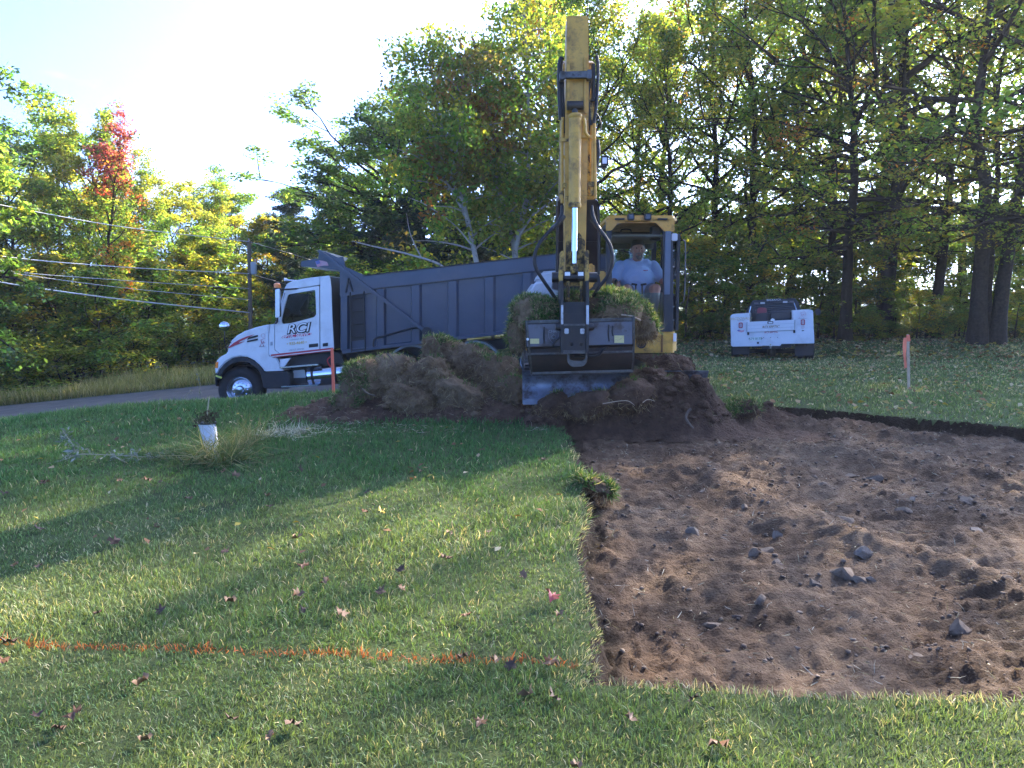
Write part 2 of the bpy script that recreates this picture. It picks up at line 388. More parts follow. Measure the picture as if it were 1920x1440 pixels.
def ground_mat(name, ramp, scale, bump, bscale, rough=0.95, attr=None, fine=0):
    m = bpy.data.materials.new(name); m.use_nodes = True; n = m.node_tree.nodes; l = m.node_tree.links; b = n['Principled BSDF']
    b.inputs['Roughness'].default_value = rough; b.inputs['Specular IOR Level'].default_value = 0.15
    g = n.new('ShaderNodeNewGeometry')
    no = n.new('ShaderNodeTexNoise'); no.inputs['Scale'].default_value = scale; no.inputs['Detail'].default_value = 9; no.inputs['Roughness'].default_value = .68
    n2 = n.new('ShaderNodeTexNoise'); n2.inputs['Scale'].default_value = scale * .13; n2.inputs['Detail'].default_value = 4
    ad = n.new('ShaderNodeMix'); ad.data_type = 'FLOAT'; ad.inputs[0].default_value = .5
    l.new(g.outputs['Position'], no.inputs['Vector']); l.new(g.outputs['Position'], n2.inputs['Vector'])
    l.new(no.outputs['Fac'], ad.inputs[2]); l.new(n2.outputs['Fac'], ad.inputs[3])
    cr = n.new('ShaderNodeValToRGB'); e = cr.color_ramp.elements
    while len(e) < len(ramp): e.new(0.5)
    for el, (p, c) in zip(e, ramp): el.position = p; el.color = (*c, 1)
    l.new(ad.outputs[0], cr.inputs[0])
    if attr:
        aa = n.new('ShaderNodeAttribute'); aa.attribute_name = attr; mm = n.new('ShaderNodeMix'); mm.data_type = 'RGBA'; mm.blend_type = 'MULTIPLY'; mm.inputs[0].default_value = 1
        l.new(cr.outputs[0], mm.inputs[6]); l.new(aa.outputs['Color'], mm.inputs[7]); l.new(mm.outputs[2], b.inputs['Base Color'])
    else: l.new(cr.outputs[0], b.inputs['Base Color'])
    nb = n.new('ShaderNodeTexNoise'); nb.inputs['Scale'].default_value = bscale; nb.inputs['Detail'].default_value = 8; nb.inputs['Roughness'].default_value = .75
    l.new(g.outputs['Position'], nb.inputs['Vector'])
    bp = n.new('ShaderNodeBump'); bp.inputs['Distance'].default_value = bump; bp.inputs['Strength'].default_value = 1
    l.new(nb.outputs['Fac'], bp.inputs['Height']); src = bp.outputs[0]
    if fine:
        nf = n.new('ShaderNodeTexVoronoi'); nf.inputs['Scale'].default_value = fine; l.new(g.outputs['Position'], nf.inputs['Vector']); b2 = n.new('ShaderNodeBump'); b2.inputs['Distance'].default_value = .5 / fine; b2.inputs['Strength'].default_value = .8; b2.invert = True
        l.new(nf.outputs['Distance'], b2.inputs['Height']); l.new(src, b2.inputs['Normal']); src = b2.outputs[0]
    l.new(src, b.inputs['Normal'])
    MATS[name] = m; return m
SOIL_RAMP = [(.30, (.048, .028, .016)), (.46, (.115, .070, .041)), (.58, (.185, .122, .074)), (.74, (.30, .215, .138))]
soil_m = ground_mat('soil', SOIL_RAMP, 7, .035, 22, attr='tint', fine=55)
dark_soil_m = ground_mat('dark_soil', [(.32, (.034, .019, .012)), (.5, (.090, .050, .030)), (.66, (.165, .100, .062)), (.8, (.26, .17, .11))], 9, .04, 20, fine=40)
turf_m = ground_mat('turf', [(.3, (.035, .038, .016)), (.5, (.065, .09, .028)), (.7, (.12, .13, .05))], 12, .03, 30)
v, f = _sub(_F[~_in]); o = link('lawn', np_mesh('lawn', v, f, True), None, turf_m); tag(o, kind='structure')
v, f = _sub(_F[_in]); _s = pit_sd(v[:, 0], v[:, 1])
# band along the cut paints in edge shadow with moist topsoil; blotches are moist topsoil; the sandy subsoil is paler
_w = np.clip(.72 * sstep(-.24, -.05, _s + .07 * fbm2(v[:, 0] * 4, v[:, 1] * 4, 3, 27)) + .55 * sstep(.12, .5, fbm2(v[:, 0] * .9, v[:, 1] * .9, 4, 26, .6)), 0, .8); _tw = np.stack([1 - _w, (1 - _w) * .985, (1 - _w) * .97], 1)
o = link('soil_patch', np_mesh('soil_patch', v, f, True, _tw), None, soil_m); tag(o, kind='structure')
# road (parallel to the picture, falling to the left) ------------------------------------------------
road_m = ground_mat('asphalt', [(.3, (.055, .053, .055)), (.5, (.085, .082, .082)), (.7, (.12, .115, .11))], 9, .006, 160, .85)
rx = np.concatenate([np.arange(-90, -20, 2.), np.arange(-20, 2.6, .5)]); ry = np.linspace(15.9, 27.4, 12)
A, B = np.meshgrid(rx, ry, indexing='ij'); Zr = _road(A) + 0.03 * np.cos((B - 21.5) / 6 * 1.5) - .09
idx = np.arange(A.size).reshape(A.shape)
Fq = np.stack([idx[:-1, :-1], idx[1:, :-1], idx[1:, 1:], idx[:-1, 1:]], -1).reshape(-1, 4)
o = link('road', np_mesh('road', np.stack([A, B, Zr], -1).reshape(-1, 3), Fq, True), None, road_m); tag(o, kind='structure')
sod_soil_m = ground_mat('sod_soil', [(.32, (.075, .045, .025)), (.5, (.18, .116, .066)), (.66, (.29, .20, .115)), (.8, (.41, .305, .19))], 11, .035, 26, fine=45)
crumb_m = ground_mat('crumbs', [(.3, (.08, .052, .036)), (.5, (.16, .115, .08)), (.7, (.26, .2, .145))], 9, .003, 120)
# ---------------------------------------------------------------- trees
leaf_m = leafmat('leaf', 0.6, gain=2.2)
needle_m = leafmat('needle', 0.2, gain=0.8)
bark_m = mat('bark', (.050, .037, .027), .95, var=.45, vscale=9, bump=.03, bscale=14, spec=.1)
bark_dark_m = mat('dark_bark', (.030, .022, .016), .95, var=.45, vscale=9, bump=.03, bscale=14, spec=.1)
birch_m = mat('birch_bark', (.34, .31, .265), .75, var=.15, vscale=5, dirt=(.06, .05, .045), dscale=7, damt=.9, dlo=.56, dhi=.64, spec=.2)

def np_tube(P, r, n):
    """tube through points P with radii r -> V, F(quads)"""
    P = np.asarray(P, float); m = len(P); T = np.gradient(P, axis=0); T /= np.linalg.norm(T, axis=1)[:, None] + 1e-9
    ref = np.array([.31, .95, .05]); U = np.cross(T, ref); U /= np.linalg.norm(U, axis=1)[:, None] + 1e-9; W = np.cross(T, U)
    a = np.arange(n) * 2 * np.pi / n
    V = P[:, None] + (U[:, None] * np.cos(a)[None, :, None] + W[:, None] * np.sin(a)[None, :, None]) * np.asarray(r)[:, None, None]
    i = np.arange(m - 1)[:, None] * n; k = np.arange(n)[None]; k2 = (k + 1) % n
    F = np.stack([i + k, i + k2, i + n + k2, i + n + k], -1).reshape(-1, 4)
    return V.reshape(-1, 3), F
class TB:
    def __init__(s): s.V = []; s.F = []; s.n = 0
    def add(s, V, F): s.V.append(V); s.F.append(F + s.n); s.n += len(V)
    def get(s): return np.concatenate(s.V), np.concatenate(s.F)
def leaf_cloud(C, rad, n, size, rg, flat=.55, aspect=.62, updir=.5, needle=False, droop=.25):
    """C cluster centres (k,3), rad (k,), n leaves each -> V, F, cluster index"""
    k = len(C); ci = np.repeat(np.arange(k), n); N = len(ci)
    d = rg.normal(size=(N, 3)); d /= np.linalg.norm(d, axis=1)[:, None]
    d *= (rg.random(N) ** .45)[:, None]; d[:, 2] *= flat
    c = C[ci] + d * rad[ci][:, None]
    nr = rg.normal(size=(N, 3)); nr /= np.linalg.norm(nr, axis=1)[:, None]; nr[:, 2] = np.abs(nr[:, 2]) + updir
    nr /= np.linalg.norm(nr, axis=1)[:, None]
    L = rg.normal(size=(N, 3)); L[:, 2] -= droop
    if needle: L = d + .5 * L * rad.mean(); L[:, 2] += .1
    L -= nr * (L * nr).sum(1)[:, None]; L /= np.linalg.norm(L, axis=1)[:, None] + 1e-9
    S = np.cross(nr, L); s = size * (.6 + .8 * rg.random(N)); w = s * aspect * (.8 + .4 * rg.random(N))
    fold = nr * (w * .18)[:, None]
    V = np.stack([c - L * s[:, None] * .5, c + S * w[:, None] * .5 + fold + L * s[:, None] * .08, c + L * s[:, None] * .5, c - S * w[:, None] * .5 + fold + L * s[:, None] * .08], 1)
    F = np.arange(N * 4).reshape(N, 4)
    return V.reshape(-1, 3), F, ci
def palette(C, ci, pal, rg, H, top=None, s=0):
    """colour per leaf: clusters pick a colour from pal by noise, leaves jitter; top = colour list for the crown's top"""
    k = len(C); q = fbm3(C * .45, 2, s) * .9 + .5 + rg.normal(size=k) * .16; q = np.clip(q, 0, .999)
    W = np.cumsum([w for w, c in pal]); W = W / W[-1]; pc = np.array([c for w, c in pal])
    cc = pc[np.searchsorted(W, q)]
    if top is not None:
        h0, h1, tl = top; tl = np.array(tl); t = sstep(h0, h1, C[:, 2] + rg.normal(size=k) * .35)
        pick = rg.random(k) < t * .82; j = np.clip(((C[:, 2] - h0) / (h1 - h0 + 1e-6) * len(tl)).astype(int) + rg.integers(-1, 2, k), 0, len(tl) - 1)
        cc = np.where(pick[:, None], tl[j], cc)
    out = cc[ci] * (1 + .28 * rg.normal(size=len(ci)))[:, None]
    out *= 1 + np.stack([.14 * rg.normal(size=len(ci)), .06 * rg.normal(size=len(ci)), np.zeros(len(ci))], -1)
    return np.clip(out, .008, .8)
GREEN = (.085, .145, .033); DEEP = (.052, .100, .030); OLIVE = (.135, .160, .035); YELL = (.185, .195, .035); GOLD = (.26, .215, .035)
ORNG = (.24, .105, .03); RUST = (.15, .075, .03); RED = (.19, .040, .038); PINK = (.20, .048, .072); BLUEG = (.048, .085, .046)
def broad(seed, H, tr, base, cr, n_limb, nleaf, lsize, pal, shape='round', flat=.55, lean=(0, 0), crad=(.45, .85), nsub=6, top=None, elev=(15, 65), stems=None, bias=None, keepf=.93):
    """deciduous tree -> (trunk V,F), (leaf V,F,tint)"""
    rg = np.random.default_rng(seed); tb = TB(); C = []; rad = []
    stems = stems or [((0, 0), (0, 0), 1.0, tr)]
    for (ox, oy), (lx, ly), hs, r0 in stems:
        m = 14; t = np.linspace(0, 1, m); Hs = H * hs
        wob = np.cumsum(rg.normal(size=(m, 2)), 0) * .012 * Hs
        P = np.stack([ox + (lean[0] + lx) * Hs * t ** 1.3 + wob[:, 0] * t, oy + (lean[1] + ly) * Hs * t ** 1.3 + wob[:, 1] * t, Hs * t * .95 - .3 * (t == 0)], 1)
        rr = r0 * (1 - t) ** .75 + .012; rr[0] *= 1.5; rr[1] *= 1.08
        tb.add(*np_tube(P, rr, 8))
        nl = max(5, int(n_limb / len(stems)))
        for i in range(nl):
            u = (i + rg.random() * .8) / nl; hf = base + (0.97 - base) * u; j = hf * (m - 1); j0 = int(min(j, m - 2)); p0 = P[j0] * (1 - (j - j0)) + P[j0 + 1] * (j - j0)
            az = i * 2.4 + rg.random() * .9
            prof = {'round': math.sin(math.pi * min(1, .22 + .78 * u) ** .9) * .9 + .18, 'cone': 1.05 - .85 * u, 'vase': .45 + .65 * math.sin(math.pi * min(1, .15 + .7 * u)), 'flat': .75 + .4 * math.sin(math.pi * u)}[shape]
            Lm = cr * prof * (.75 + .5 * rg.random())
            if bias: Lm *= 1 + bias[1] * math.cos(az - bias[0])
            el = R(elev[0] + (elev[1] - elev[0]) * u + rg.normal() * 9)
            d = np.array([math.cos(az) * math.cos(el), math.sin(az) * math.cos(el), math.sin(el)])
            q = np.linspace(0, 1, 7); bend = np.cumsum(rg.normal(size=(7, 3)), 0) * .05 * Lm
            LP = p0 + d * (Lm * q)[:, None] + bend * q[:, None]; LP[:, 2] += .10 * Lm * q ** 2 * (1 if shape != 'flat' else -1)
            r1 = min(rr[j0] * .55, r0 * .42) * (.7 + .5 * rg.random()); tb.add(*np_tube(LP, r1 * (1 - q) ** .8 + .008, 5))
            for b in range(nsub):
                s = .25 + .75 * (b + rg.random()) / nsub; k0 = min(int(s * 6), 5); sp = LP[k0] * (1 - (s * 6 - k0)) + LP[k0 + 1] * (s * 6 - k0)
                dd = d + rg.normal(size=3) * np.array([.75, .75, .45]); dd /= np.linalg.norm(dd); sl_ = Lm * (.22 + .25 * rg.random()) * (1.15 - .5 * s) + .25
                w = np.linspace(0, 1, 4); SP = sp + dd * (sl_ * w)[:, None] + np.cumsum(rg.normal(size=(4, 3)), 0) * .06 * sl_ * w[:, None]
                tb.add(*np_tube(SP, r1 * .35 * (1 - w) + .006, 4))
                for e in (1.6, 2.4, 3):
                    C.append(SP[int(e)] * (1 - e % 1) + SP[min(3, int(e) + 1)] * (e % 1) + rg.normal(size=3) * .1); rad.append(crad[0] + (crad[1] - crad[0]) * rg.random())
            C.append(LP[-1]); rad.append(crad[0])
        C.append(P[-1]); rad.append(crad[0])
    C = np.array(C); rad = np.array(rad)
    keep = rg.random(len(C)) < keepf; C = C[keep]; rad = rad[keep]
    V, F, ci = leaf_cloud(C, rad, max(3, int(nleaf / len(C))), lsize, rg, flat)
    return tb.get(), (V, F, np.repeat(palette(C, ci, pal, rg, H, top, seed % 7), 4, 0))
def pine(seed, H, tr, base, cr, nleaf, lsize=.34, pal=None):
    rg = np.random.default_rng(seed); tb = TB(); C = []; rad = []; m = 12; t = np.linspace(0, 1, m)
    wob = np.cumsum(rg.normal(size=(m, 2)), 0) * .006 * H
    P = np.stack([wob[:, 0] * t, wob[:, 1] * t, H * t], 1); tb.add(*np_tube(P, tr * (1 - t) ** .8 + .02, 8)); nw = int(H * 1.5)
    for w in range(nw):
        u = (w + .5) / nw; hf = base + (1 - base) * u; p0 = P[0] + (P[-1] - P[0]) * hf
        for b in range(rg.integers(3, 6)):
            az = rg.random() * 6.283; Lm = cr * (1.05 - .8 * u) * (.55 + .7 * rg.random()); el = R(8 + 30 * u + rg.normal() * 8)
            d = np.array([math.cos(az) * math.cos(el), math.sin(az) * math.cos(el), math.sin(el)]); q = np.linspace(0, 1, 5)
            LP = p0 + d * (Lm * q)[:, None]; LP[:, 2] += .12 * Lm * q ** 2.2; tb.add(*np_tube(LP, tr * .22 * (1 - q) + .01, 4))
            for e in np.linspace(.35, 1, max(3, int(Lm * 2.2))):
                c = p0 + d * Lm * e + np.array([0, 0, .12 * Lm * e ** 2.2]) + rg.normal(size=3) * np.array([.25, .25, .08]); C.append(c); rad.append(.38 + .25 * rg.random())
    C = np.array(C); rad = np.array(rad)
    V, F, ci = leaf_cloud(C, rad, max(4, int(nleaf / len(C))), lsize, rg, .42, .17, .2, True)
    return tb.get(), (V, F, np.repeat(palette(C, ci, pal or [(3, (.034, .068, .040)), (2, (.050, .092, .044)), (1, (.075, .105, .045))], rg, H), 4, 0))
def make_tree(name, data, trunk_mat, crown_mat, scale=1.0):
    """prototype root at the origin with trunk and crown"""
    (tv, tf), (lv, lf, lt) = data
    root = bpy.data.objects.new(name, None); root.empty_display_size = .3
    tm = np_mesh(name + '_trunk', tv * scale, tf, True); tm.materials.append(trunk_mat)
    cm = np_mesh(name + '_crown', lv * scale, lf, False, lt); cm.materials.append(crown_mat)
    t = bpy.data.objects.new('trunk', tm); c = bpy.data.objects.new('crown', cm); t.parent = root; c.parent = root
    root['_h'] = float(max(tv[:, 2].max(), np.percentile(lv[:, 2], 99.5)) * scale); return root
PROTO_USED = set()
def put_tree(proto, name, X, Y, H, label, group, rz=0.0, sxy=None, cat='tree', z=None):
    """a tree of height H from a prototype (mesh data shared)"""
    k = H / proto['_h']; r = bpy.data.objects.new(name, None); col.objects.link(r); r.empty_display_size = .3
    r.location = (X, Y, (gz(X, Y) if z is None else z) - .05); r.rotation_euler = (0, 0, rz); r.scale = (sxy or k, sxy or k, k); tag(r, label, cat, group)
    for ch in proto.children:
        c = bpy.data.objects.new(ch.name.split('.')[0], ch.data); col.objects.link(c); c.parent = r
    return r
def tree_px(proto, name, px, Y, top, label, group, rz=0.0, wk=1.0, cat='tree'):
    """stand a tree where the photo shows its trunk (px) with its top at row `top`"""
    p = at(px, 600, Y); z = gz(p.x, Y); H = at(px, top, Y).z - z; k = H / proto['_h']
    return put_tree(proto, name, p.x, Y, H, label, group, rz, k * wk, cat)
def where(px):
    """a findable landmark for something standing at photo column px"""
    for lim, w in [(-20, 'past the left edge'), (35, 'at the left edge of the picture'), (85, 'near the left edge'), (135, 'below the airy tall trees'), (180, 'just left of the scarlet maple'), (225, 'under the scarlet maple'), (275, 'just right of the scarlet maple'), (320, 'halfway from scarlet maple to utility pole'), (365, 'left of the truck nose'), (405, 'above the truck fender'), (445, 'just left of the utility pole'), (485, 'behind the utility pole'), (530, 'behind the truck cab mirror'), (580, 'behind the cab guard'),
                   (625, 'behind the gap between cab and bed'), (660, 'behind the front of the dump bed'), (740, 'behind the second bed panel'), (800, 'left of the leaning birch'), (860, 'behind the leaning birch'), (915, 'between the two birches'), (960, 'left of the forked birch'), (1020, 'right of the forked birch'), (1080, 'behind the excavator stick'), (1140, 'between stick and cab'), (1185, 'seen through the cab left half'), (1235, 'seen through the cab right half'), (1275, 'beside the cab door'), (1310, 'right of the excavator cab'), (1345, 'between cab and pickup'), (1385, 'behind the pickup left side'), (1430, 'behind the pickup headboard'), (1480, 'behind the pickup right side'), (1520, 'at the pickup mirror'), (1545, 'just right of the pickup'), (1575, 'a little right of the pickup'), (1610, 'left of the spreading maple gap'), (1650, 'between pickup and stake'), (1685, 'left of the ribboned stake'), (1715, 'behind the ribboned stake'), (1745, 'right of the ribboned stake'), (1785, 'left of the twin maple'), (1825, 'touching the twin maple'), (1880, 'behind the twin maple'), (1915, 'right of the twin maple'), (1945, 'at the right edge'), (2000, 'past the right edge'), (2070, 'farther past the right edge'), (9999, 'far past the right edge')]:
        if px < lim: return w
PG = [(3, GREEN), (2, OLIVE), (2, DEEP), (1, YELL)]
P_slim = [make_tree('slim_tree', broad(101 + i, 13, .13, .22, 2.6, 20, 21000, .165, pal, 'vase', crad=(.4, .75), elev=(20, 70), nsub=5), bark_m, leaf_m)
          for i, pal in enumerate([[(3, GREEN), (2, DEEP), (2, OLIVE), (.5, YELL)], [(3, OLIVE), (3, GREEN), (1.3, YELL), (.2, GOLD)], [(4, GREEN), (3, OLIVE), (.8, YELL)]])]
P_red = make_tree('red_maple', broad(131, 14, .13, .25, 2.0, 22, 12500, .16, [(3, OLIVE), (2, GREEN), (1, YELL), (.5, ORNG)], 'vase', crad=(.35, .65), elev=(25, 72), nsub=5,
                                     top=(9.3, 11.6, [ORNG, RUST, RED, PINK])), bark_m, leaf_m)
P_yel = make_tree('yellow_tree', broad(141, 10, .11, .15, 2.4, 18, 12000, .20, [(3, YELL), (2, GOLD), (2, OLIVE)], 'round', crad=(.4, .7), nsub=5), bark_m, leaf_m)
P_mid = [make_tree('leafy_tree', broad(151 + i, 17, .2, .2, 4.2, 28, 17000, .16, pal, 'round', crad=(.45, .85), nsub=6, keepf=.8), bark_dark_m, leaf_m)
         for i, pal in enumerate([[(3, GREEN), (2, DEEP), (1.5, OLIVE), (.7, YELL)], [(3, OLIVE), (2, GREEN), (1.2, YELL)], [(3, GREEN), (2, OLIVE), (1, YELL), (.5, RUST)]])]
P_oak = make_tree('oak_tree', broad(171, 13, .34, .32, 4.5, 34, 26000, .20, [(3, BLUEG), (2, DEEP), (2, GREEN), (.4, OLIVE)], 'flat', crad=(.4, .75), elev=(5, 60), nsub=6), bark_dark_m, leaf_m)
P_pine = [make_tree('pine_tree', pine(181 + i, 14, .2, .1, 3.8, 30000, .42), bark_dark_m, needle_m) for i in range(2)]
P_under = [make_tree('understory_tree', broad(221 + i, 9, .09, .02, 3.0, 26, 13000, .21, pal, 'round', crad=(.5, .95), nsub=5, elev=(-5, 60)), bark_dark_m, leaf_m)
           for i, pal in enumerate([[(3, GREEN), (2, DEEP), (1, OLIVE)], [(3, OLIVE), (2, GREEN), (1, YELL)]])]
P_sap = [make_tree('sapling', broad(191 + i, 5.5, .045, .12, 1.5, 14, 4200, .15, pal, 'round', crad=(.28, .5), nsub=4), bark_m, leaf_m)
         for i, pal in enumerate([[(3, OLIVE), (1.2, YELL), (3, GREEN)], [(3, GREEN), (2, DEEP), (1, OLIVE)], [(3, OLIVE), (.6, GOLD), (2, YELL)]])]
P_shrub = [make_tree('shrub', broad(201 + i, 2.2, .025, .05, 1.25, 14, 3000, .12, pal, 'round', crad=(.25, .42), nsub=4, stems=[((-.3, 0), (-.2, .1), .9, .02), ((.2, .1), (.2, 0), 1, .02), ((0, -.2), (0, -.2), .8, .02)]), bark_m, leaf_m)
           for i, pal in enumerate([[(3, OLIVE), (2, GREEN), (1, YELL)], [(3, GREEN), (2, DEEP)], [(2, YELL), (2, OLIVE)]])]
# ---- wood across the road, left
LG = 'trees of the wood across the road'
for px, Y, top, pi, rz, wk, lab in [
    (-45, 33, 235, 2, .4, 1.1, 'green roadside tree cut off by the left edge of the picture'),
    (40, 34, 205, 0, 1.4, 1.0, 'tall thin-crowned green tree left of the scarlet maple, nearer the edge'),
    (118, 36, 185, 0, 3.1, 1.05, 'tall airy green tree with pale leaning trunk left of the scarlet maple'),
    (165, 35, 205, 1, 4.4, .9, 'slender olive-green tree right beside the scarlet maple on its left'),
    (262, 40, 275, 1, .9, .95, 'yellow-green tree just right of the scarlet maple'),
    (315, 45, 330, 2, 2.2, 1.2, 'rounded orange-tinged tree between the scarlet maple and the utility pole'),
    (372, 49, 335, 1, 5.2, 1.1, 'olive and gold tree left of the utility pole behind the wires'),
    (438, 53, 322, 0, 2.6, 1.15, 'dark green rounded tree behind the top of the utility pole')]:
    tree_px(P_slim[pi], 'roadside_tree', px, Y, top, lab, LG, rz, wk)
tree_px(P_red, 'scarlet_maple', 205, 34, 190, 'slender maple with scarlet and orange top among green trees', None, 1.0, .95)
tree_px(P_yel, 'yellow_tree', 500, 54, 405, 'golden yellow tree behind the truck cab and utility pole', None, 1.0, 1.2)
tree_px(P_yel, 'yellow_tree', 555, 57, 455, 'small yellow-green tree over the front of the dump bed', None, 2.6, 1.2)
for i, (px, Y, top) in enumerate([(-60, 42, 300), (10, 43, 330), (75, 45, 320), (140, 44, 350), (205, 46, 330), (265, 44, 370), (330, 48, 380), (395, 50, 390), (455, 54, 400), (520, 58, 400)]):
    tree_px(P_mid[i % 3], 'wood_tree', px, Y, top, 'green wood tree behind the roadside row ' + where(px), 'trees deep in the left wood', i * 1.3, 1.0)
for i, (px, Y, top) in enumerate([(-30, 31, 520), (22, 32, 500), (70, 33, 530), (150, 32.5, 560), (185, 32, 500), (240, 36, 520), (282, 38, 490), (330, 41, 500), (365, 43, 470), (402, 45, 450), (430, 46, 520), (475, 49, 500), (520, 51, 520), (560, 52, 540), (110, 33, 470), (255, 38, 440)]):
    tree_px(P_sap[i % 3], 'sapling', px, Y, top, ('olive', 'green', 'yellowish')[i % 3] + ' sapling ' + where(px) + ' across the road', 'saplings along the left wood', i * 2.1, 1.35)
for i, px in enumerate([-40, -10, 18, 50, 78, 108, 140, 165, 200, 228, 260, 292, 320, 350, 380, 410, 440, 470, 520, 560]):
    Y = 29.8 + (i * 37 % 10) * .14 + max(0, px - 100) * .035; tree_px(P_shrub[i % 3], 'shrub', px, Y, 668 - (i * 53 % 40) - px * .10, 'low ' + ('olive', 'green', 'yellowish')[i % 3] + ' roadside shrub ' + where(px), 'shrubs along the far road edge', i * 1.7, 1.5, 'shrub')
# ---- middle: pines, oak, birches behind the dump bed
for px, Y, top, i, wk, lab in [(560, 50, 355, 0, 1.2, 'dark pine at the left end of the pines behind the dump bed'), (625, 46, 345, 1, 1.15, 'broad dark pine behind the front of the dump bed'),
                               (705, 40, 380, 0, 1.2, 'dense blue-green pine below the spreading oak'), (790, 38, 330, 1, 1.1, 'dark pine between the oak and the leaning birch'),
                               (870, 40, 300, 0, 1.1, 'dark pine directly behind the leaning birch'), (950, 42, 260, 1, 1.1, 'dark pine behind the forked birch')]:
    tree_px(P_pine[i], 'pine_tree', px, Y, top, lab, 'pines behind the dump truck', px * .1, wk)
tree_px(P_oak, 'oak_tree', 720, 42, 172, 'spreading dark oak reaching left over the pines against the sky', None, 2.0, 1.4)
tree_px(P_oak, 'oak_tree', 655, 46, 275, 'lower dark oak between the pines left of the spreading oak', None, 4.0, 1.1)
tree_px(P_oak, 'oak_tree', 790, 40, 125, 'dark oak behind the top of the leaning birch', None, 5.2, 1.05)
birch_leaf = [(3, OLIVE), (2, GREEN), (1.2, (.12, .105, .035)), (.8, YELL), (.2, RUST)]
def birch(stems, seed, nleaf, top=None):
    """stems: list of pixel polylines with depth and base/tip radius"""
    rg = np.random.default_rng(seed); tb = TB(); C = []; rad = []
    for P, Y, r0, r1, crown in stems:
        W = np.array([list(p) for p in catmull([at(x, y, Y + k * .25) for k, (x, y) in enumerate(P)], 5)]); t = np.linspace(0, 1, len(W))
        tb.add(*np_tube(W, (r0 + (r1 - r0) * t) * .62, 7))
        if not crown: continue
        for b in range(crown):
            s = .18 + .82 * (b + rg.random()) / crown; i = min(int(s * (len(W) - 1)), len(W) - 2); p0 = W[i]; az = b * 2.4 + rg.random(); Lm = (1.0 + 1.5 * rg.random()) * (1.25 - .5 * s); el = R(30 + rg.normal() * 18)
            d = np.array([math.cos(az) * math.cos(el), math.sin(az) * math.cos(el), math.sin(el)]); q = np.linspace(0, 1, 5); LP = p0 + d * (Lm * q)[:, None]; LP[:, 2] -= .18 * Lm * q ** 2
            tb.add(*np_tube(LP, .03 * (1 - q) + .007, 4))
            for e in (.45, .7, .9, 1.0): C.append(p0 + (LP[-1] - p0) * e + rg.normal(size=3) * .25 - np.array([0, 0, .15])); rad.append(.4 + .4 * rg.random())
    C = np.array(C); rad = np.array(rad); V, F, ci = leaf_cloud(C, rad, int(nleaf / len(C)), .15, rg, .8, .7, .1, droop=.9)
    return tb.get(), (V, F, np.repeat(palette(C, ci, birch_leaf, rg, 1, top, 3), 4, 0))
def own_tree(name, data, tm, cm, loc, label, cat='tree', group=None):
    (tv, tf), (lv, lf, lt) = data; root = empty(name, loc, label, cat, group)
    link('trunk', np_mesh('trunk', tv, tf, True), root, tm); link('crown', np_mesh('crown', lv, lf, False, lt), root, cm); return root
S1 = [([(905, 560), (893, 490), (868, 380), (845, 330), (830, 250), (812, 150), (800, 95)], 25.5, .17, .03, 30), ([(880, 420), (840, 345), (800, 300), (780, 255)], 25.8, .08, .02, 9),
      ([(893, 470), (850, 420), (800, 385), (765, 370)], 25.2, .05, .012, 0), ([(846, 335), (860, 255), (868, 180), (860, 95)], 25.6, .08, .02, 20)]
own_tree('birch_tree', birch(S1, 5, 13000), birch_m, leaf_m, at(905, 560, 25.5), 'white birch leaning left, leftmost birch above the dump bed')
S2 = [([(968, 560), (965, 470), (955, 420), (932, 340), (925, 250), (912, 160), (905, 70)], 26.5, .20, .03, 30), ([(965, 470), (985, 380), (992, 290), (990, 180), (985, 60), (980, -60)], 26.6, .17, .03, 34),
      ([(955, 420), (915, 300), (890, 235), (880, 190)], 26.8, .09, .02, 12), ([(975, 440), (1010, 385), (1030, 350), (1045, 300)], 26.2, .06, .015, 8), ([(967, 490), (925, 470), (900, 462)], 26.0, .035, .01, 0)]
own_tree('birch_tree', birch(S2, 6, 19000, (9.5, 15, [YELL, GOLD, YELL])), birch_m, leaf_m, at(968, 560, 26.5), 'forked white birch with yellow top just left of the excavator arm')
S3 = [([(845, 540), (830, 500), (770, 478), (700, 462), (660, 452)], 24.5, .05, .015, 0), ([(790, 484), (770, 440), (762, 400)], 24.6, .025, .008, 0)]
tb = TB()
for P, Y, r0, r1, _ in S3:
    W = np.array([list(p) for p in catmull([at(x, y, Y) for x, y in P], 5)]); tb.add(*np_tube(W, np.linspace(r0, r1, len(W)), 6))
_tv, _tf = tb.get(); o = link('dead_branch', np_mesh('dead_branch', _tv, _tf, True), None, birch_m); tag(o, 'bare pale dead branch reaching left above the dump bed', 'branch')
